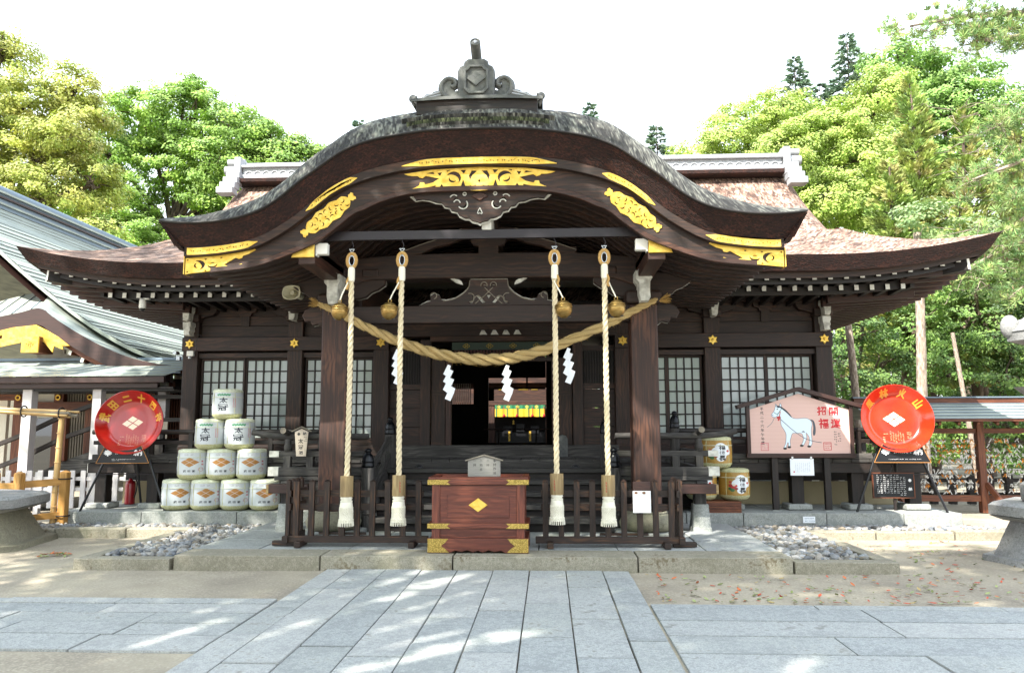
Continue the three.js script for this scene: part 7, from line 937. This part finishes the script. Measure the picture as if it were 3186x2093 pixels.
// conifers: tiers of drooping needle sprays round a straight stem
function conifer(name, label, x, z, top, base, R, cols, opt = {}) {
  const t = thing(name, label, 'tree', [0, 0, 0], 0, 'trees behind the shrine'), L = new Leaves(), h = top - base, { step = 0.32, len = 0.2, wid = 0.035, n = 9, up = -0.12, foxtail = false } = opt, br = [];
  part(t, 'trunk', limb(V(x, 0, z), V(x, top - 0.2, z), 0.22, 0.03, 0), M.trunk);
  for (let y = base; y < top; y += step) {
    const f = (top - y) / h, r = R * Math.pow(f, 0.8) * rr(0.75, 1.15), m = Math.max(4, Math.round(n * (0.45 + f)));
    for (let k = 0; k < m; k++) {
      const a = rr(0, 6.283), l = r * rr(0.6, 1.12) + 0.12, dir = V(Math.cos(a), up + rr(-0.12, 0.12), Math.sin(a)), c0 = pick(cols), s0 = V(-Math.sin(a), 0, Math.cos(a));
      if (l > 0.5) br.push(bar([x, y, z], [x + dir.x * l * 0.9, y + dir.y * l * 0.9, z + dir.z * l * 0.9], 0.018, 4));
      const q = Math.round((foxtail ? 85 : 26) * Math.max(0.5, l));
      for (let j = 0; j < q; j++) {
        const u = Math.pow(rnd(), 0.6), w = (foxtail ? 0.24 : 0.34) * l * (1 - u) * 1.1 + 0.09, b = V(x, y, z).addScaledVector(dir, l * u).addScaledVector(s0, gauss() * w * 0.5).add(V(0, (foxtail ? gauss() * 0.14 : gauss() * 0.05) - u * u * 0.1 * l, 0));
        const d = dir.clone().addScaledVector(s0, gauss() * 0.7).add(V(gauss() * 0.3, (foxtail ? rr(0, 0.9) : gauss() * 0.25), gauss() * 0.3)).normalize(); const e = rr(0.75, 1.25);
        L.add(b, d, side(d), len * rr(0.7, 1.3), wid * rr(0.7, 1.3), [c0[0] * e, c0[1] * e, c0[2] * e], 0.1);
      }
    }
  }
  if (br.length) part(t, 'branches', merge(br), M.trunk); part(t, 'crown', L.geo(), needleMat);
}
const firO = { step: 0.3, len: 0.36, wid: 0.06, n: 12, up: -0.02 };
conifer('fir_tree', 'dark fir with the tallest pointed top, upper right', 21.4, -50, 28.3, 16, 3.6, C.fir, firO); conifer('fir_tree', 'dark fir left of the tallest fir, pointed top above the lime-green crown', 17.8, -50, 26.6, 16, 3.2, C.fir, firO); conifer('fir_tree', 'dark fir between the two tall firs, lower and broader', 19.6, -50.5, 24.9, 16, 3.4, C.fir, firO); conifer('fir_tree', 'small fir top rising just left of the right tile ridge', 8.4, -50, 22.1, 15, 2.4, C.fir, firO); conifer('fir_tree', 'small fir top peeping over the right shoulder of the porch roof', 3.9, -50, 23.7, 16, 2.5, C.fir, firO); conifer('fir_tree', 'tiny fir tip peeping over the left shoulder of the porch roof', -12, -50, 22.9, 17, 2, C.fir, firO);
const sugO = { step: 0.24, len: 0.2, wid: 0.038, n: 9, up: 0.1, foxtail: true };
conifer('cedar_tree', 'tall yellowish cedar with brown-tipped top right of the lime-green tree', 14.1, -27, 14.2, 4, 1.9, C.sugi, sugO); conifer('cedar_tree', 'yellowish cedar in the middle of the cedar group, slightly lower', 15.6, -26.5, 12.7, 4, 1.9, C.sugi, sugO); conifer('cedar_tree', 'yellowish cedar at the left of the cedar group above the hall eave', 12.5, -25.5, 10.6, 3.5, 1.8, C.sugi, sugO); conifer('cedar_tree', 'yellowish cedar at the right of the cedar group behind the pine', 16.9, -25.5, 11.6, 4, 2.0, C.sugi, sugO); conifer('cedar_tree', 'short cedar low behind the right eave corner', 13.9, -24, 8.6, 3, 1.7, C.sugi, sugO);
// undergrowth and slender trees on the right
broadleaf('broadleaf_shrub', 'tall leafy shrub mass right of the hall, nearest the eave', 'shrub', [[9.6, 5.6, -22, 0.9], [10.7, 5.9, -22.5, 1.0], [9.8, 4.3, -22.3, 0.9], [9.4, 2.9, -22, 0.8], [10.6, 3.2, -22.6, 0.9], [9.2, 1.6, -22, 0.8], [10.4, 1.4, -22.5, 0.9]], [9.9, 0, -23.4], [9.9, 2, -23.4], 0.1, { cols: C.shrub, tuft: 0.38, per: 55, leaf: 0.1, density: 1.0, flat: 0.4, twigs: 3 }, 'shrubs right of the hall');
broadleaf('broadleaf_shrub', 'leafy shrub mass behind the pale trunk on the right', 'shrub', [[11.8, 5.9, -22.6, 1.1], [11.6, 4.4, -22.4, 1.0], [12.2, 3.2, -22, 0.9], [11.4, 2, -22, 0.9], [12.4, 1.4, -22.4, 1.0], [13, 4.6, -22.6, 1.1]], [12, 0, -23.6], [12, 2, -23.6], 0.1, { cols: C.maple, tuft: 0.38, per: 55, leaf: 0.1, density: 1.0, flat: 0.35, twigs: 3 }, 'shrubs right of the hall');
broadleaf('broadleaf_shrub', 'leafy shrub mass at the right edge above the fortune rack', 'shrub', [[13.2, 6, -22, 1.1], [14.4, 5.8, -22, 1.2], [13.8, 4.1, -22, 1.1], [13.8, 2.7, -21.6, 1.0], [15, 3, -22, 1.2], [14, 1.2, -22, 1.0], [15.4, 4.6, -22, 1.2]], [14.2, 0, -23.2], [14.2, 2, -23.2], 0.1, { cols: C.shrub, tuft: 0.4, per: 55, leaf: 0.105, density: 1.0, flat: 0.4, twigs: 3 }, 'shrubs right of the hall');
broadleaf('broadleaf_shrub', 'dark leafy shrubs far back between the trunks on the right', 'shrub', [[9.5, 2.2, -27, 1.6], [12, 2.4, -28, 1.8], [14.6, 2.4, -28, 1.8], [17.4, 2.6, -28, 1.9], [10.8, 5, -28.5, 1.8], [13.4, 5.4, -29, 1.9], [16.2, 5.2, -28, 2.0], [18.5, 6, -28, 2]], [13, 0, -29.5], [13, 2, -29.5], 0.12, { cols: [[0.04, 0.1, 0.02], [0.08, 0.17, 0.03]], tuft: 0.6, per: 50, leaf: 0.16, density: 0.9, twigs: 2 }, 'shrubs right of the hall');
function stem(label, pts, r, mat) { const t = thing('tree_trunk', label, 'tree trunk', [0, 0, 0], 0, 'trunks right of the hall'), Q = new THREE.CatmullRomCurve3(pts.map((p) => V(...p))), g = new THREE.TubeGeometry(Q, 24, 1, 12), p = g.attributes.position; for (let i = 0; i < p.count; i++) { const tt = Math.floor(i / 13) / 24, c = Q.getPointAt(tt), k = r * (1 - 0.35 * tt) * (0.94 + 0.12 * hsh(i, 3, 1)); p.setXYZ(i, c.x + (p.getX(i) - c.x) * k, c.y + (p.getY(i) - c.y) * k, c.z + (p.getZ(i) - c.z) * k); } const uv = g.attributes.uv; for (let i = 0; i < uv.count; i++) uv.setXY(i, uv.getY(i), uv.getX(i) * 8); g.computeVertexNormals(); part(t, 'bark', g, mat); return t; }
{ const a = stem('straight pale trunk standing left of the fortune rack', [[10.15, 0, -19.5], [10.2, 2.3, -19.5], [10.3, 4.6, -19.5], [10.4, 6.6, -19.6]], 0.14, M.trunkPale); const L = new Leaves(); for (const l of [[10.4, 6.7, -19.3, 0.9], [11.4, 6.2, -19, 0.8], [9.7, 6.2, -19.6, 0.6], [12.2, 5.4, -19, 0.7]]) sprays(L, l, { cols: C.pine, tuft: 0.4, per: 60, leaf: 0.11, density: 0.8, flat: 0.4 }); part(a, 'crown', L.geo(), leafMat); }
stem('leaning slim brown trunk just right of the hall corner', [[8.75, 0, -19.8], [8.62, 2.3, -19.6], [8.45, 4.2, -19.4], [8.3, 6, -19.4]], 0.11, M.trunkPale); stem('thick dark trunk hard against the right hall corner', [[8.15, 0, -20.5], [8.25, 2.6, -20.5], [8.2, 5, -20.6]], 0.24, M.trunk); stem('thin pale trunk behind the fortune rack', [[11.5, 0, -19.6], [11.3, 1.6, -19.5], [11.05, 4, -19.5]], 0.07, M.trunkPale);
{ // red pine reaching in from the right
  const t = thing('pine_tree', 'pine reaching in from the right edge with needle tufts and bare grey twigs', 'tree', [0, 0, 0]), L = new Leaves(), br = [], tuft = (c, d0, s = 1) => { const col = pick(C.pine); for (let k = 0; k < 30; k++) { const d = d0.clone().multiplyScalar(0.9).add(ball()).normalize(); L.add(c.clone().addScaledVector(d, 0.01), d, side(d), 0.15 * s * rr(0.7, 1.1), 0.008 * s, [col[0] * rr(0.8, 1.2), col[1] * rr(0.8, 1.2), col[2]], 0); } if (rnd() < 0.3) for (let k = 0; k < 3; k++) { const d = V(gauss() * 0.3, 1, gauss() * 0.3).normalize(); L.add(c, d, side(d), 0.1, 0.012, [0.4, 0.24, 0.16], 0); } };
  const bough = (a, b, n, spread, r) => { const A = V(...a), B = V(...b), g = limb(A, B, r, 0.02, 0.15); br.push(g); const pos = g.attributes.position; for (let k = 0; k < n; k++) { const u = Math.pow(rnd(), 0.7), q = A.clone().lerp(B, 0.15 + 0.87 * u), o = ball().multiplyScalar(spread * (0.4 + 0.6 * u)); o.y *= 0.55; const e = q.clone().add(o); if (k % 2 === 0) br.push(bar(q.toArray(), e.toArray(), 0.008, 4)); for (let j = 0; j < 4; j++) tuft(e.clone().add(ball().multiplyScalar(0.2)), o.clone().normalize().multiplyScalar(0.5).add(V(0, 0.45, 0))); } };
  bough([12.2, 9.6, -14.6], [8.3, 9.75, -15], 60, 0.55, 0.12); bough([12.2, 9.4, -14.6], [9.4, 9.2, -14.6], 60, 0.6, 0.1); bough([12.2, 10.4, -14], [9.6, 10.3, -14.6], 50, 0.6, 0.1); bough([12.2, 8.4, -14.6], [9.9, 7.6, -15], 55, 0.55, 0.09); bough([12.2, 7.6, -14.6], [9.3, 6.5, -15], 55, 0.5, 0.09); bough([12.2, 6.8, -14.6], [9.9, 6.0, -14.8], 50, 0.5, 0.08); bough([12.2, 6.2, -14.6], [9.4, 5.2, -15], 50, 0.45, 0.08); bough([12.2, 5.6, -14.6], [8.9, 4.6, -15.2], 50, 0.4, 0.07); bough([12.2, 5.2, -14.6], [9.8, 4.1, -15], 45, 0.4, 0.07);
  for (let k = 0; k < 90; k++) { const a = V(rr(9, 11), rr(4.3, 8), -15 + gauss() * 0.4), e = a.clone().add(V(-rr(0.2, 0.7), gauss() * 0.2 - 0.1, gauss() * 0.2)); br.push(limb(a, e, 0.008, 0.003, 0.05)); }
  part(t, 'trunk', limb(V(12.4, 0, -14.4), V(12.2, 12, -14.6), 0.32, 0.2, 0), M.trunk); part(t, 'branches', merge(br), M.trunkPale); part(t, 'crown', L.geo(), needleMat);
}
{ // wood closing the view behind
  const L = new Leaves(); for (let k = 0; k < 95; k++) { const x = lerp(-48, 50, k / 94), far = ab(x) < 10; sprays(L, [x + gauss(), rr(2, 7), -54 + gauss() * 2, rr(2.4, 3.4)], { cols: C.shrub, tuft: 1.1, per: 34, leaf: 0.34, density: 0.8 }); }
  for (let k = 0; k < 26; k++) sprays(L, [rr(16, 36), rr(2, 9), -36 + gauss() * 2, rr(2, 3)], { cols: C.shrub, tuft: 0.9, per: 40, leaf: 0.26, density: 0.8 }); for (let k = 0; k < 22; k++) sprays(L, [rr(-40, -22), rr(2, 8), -38 + gauss() * 2, rr(2, 3)], { cols: C.shrub, tuft: 0.9, per: 40, leaf: 0.26, density: 0.8 });
  const m = part(scene, 'distant_wood', L.geo(), leafMat); m.userData = { kind: 'stuff', label: 'leafy wood closing the view far behind the shrine', category: 'wood' };
}
// trees standing out of frame towards the sun: they dapple the forecourt and shade the porch
{
  const lob = (n, x0, x1, y0, y1, z0, z1, r0, r1) => Array.from({ length: n }, () => { let x, y, z, r, k = 0; do { x = rr(x0, x1); y = rr(y0, y1); z = rr(z0, z1); r = rr(r0, r1); } while (x + 0.57 * (y - 13) + r > -3 && z - 0.75 * (y - 13) - r < -1.6 && k++ < 200); return [x, y, z, r]; });
  const o = { cols: C.zelkova, tuft: 0.7, per: 30, leaf: 0.26, density: 0.52, twigs: 3 };
  broadleaf('shade_tree', 'spreading tree left of the viewer, out of view, whose crown dapples the forecourt', 'tree', [...lob(26, -12.5, -2, 11.5, 17, -3.5, 6, 1.3, 2.1), ...lob(8, -17, -11.5, 11.5, 16, -1.5, 5, 1.2, 1.9), [-1.5, 12.8, -0.2, 1.1], [0, 13, -0.1, 1.0], [1.2, 13, 0.1, 1.0], [-2.9, 13, -0.2, 1.1], [-0.6, 13.6, 1.0, 1.2], [-7.5, 13, -3, 1.3], [-6, 13.3, -4.2, 1.3], [-4.8, 13, -3.1, 1.3], [-3.4, 13, -4.0, 1.1], [-5.4, 14, -2.2, 1.3], [-3.1, 12.6, -2.8, 1.0], [-8.8, 13, -4.2, 1.3], [-4.9, 12.4, -5.0, 1.2], [-11, 13, -3.6, 1.4], [-12.4, 13.4, -4, 1.1]], [-9.5, 0, 5], [-8.5, 9, 4], 0.4, o, 'trees round the forecourt'); broadleaf('shade_tree', 'spreading tree behind the viewer, out of view, shading the path', 'tree', lob(13, -5, 3.5, 11.5, 16, 0, 7, 1.2, 2.0), [3.5, 0, 9], [1, 9, 6.5], 0.36, o, 'trees round the forecourt'); broadleaf('shade_tree', 'tall tree left of the office, out of view, shading the left hall roof', 'tree', lob(9, -17, -11, 12, 17, -9, -3, 1.2, 2.0), [-19, 0, -6], [-16, 10, -6], 0.36, o, 'trees round the forecourt');
  for (const [x, z, k] of [[-22, 22, 'left'], [-8, 27, 'middle left'], [8, 27, 'middle right'], [22, 22, 'right']]) broadleaf('forecourt_tree', 'broadleaf tree across the forecourt behind the viewer, ' + k, 'tree', lob(9, x - 5, x + 5, 3, 11, z - 2, z + 2, 2, 3), [x, 0, z], [x, 5, z], 0.4, { cols: C.zelkova, tuft: 1.1, per: 34, leaf: 0.4, density: 0.8, twigs: 2 }, 'trees round the forecourt');
}

renderer.render(scene, camera);
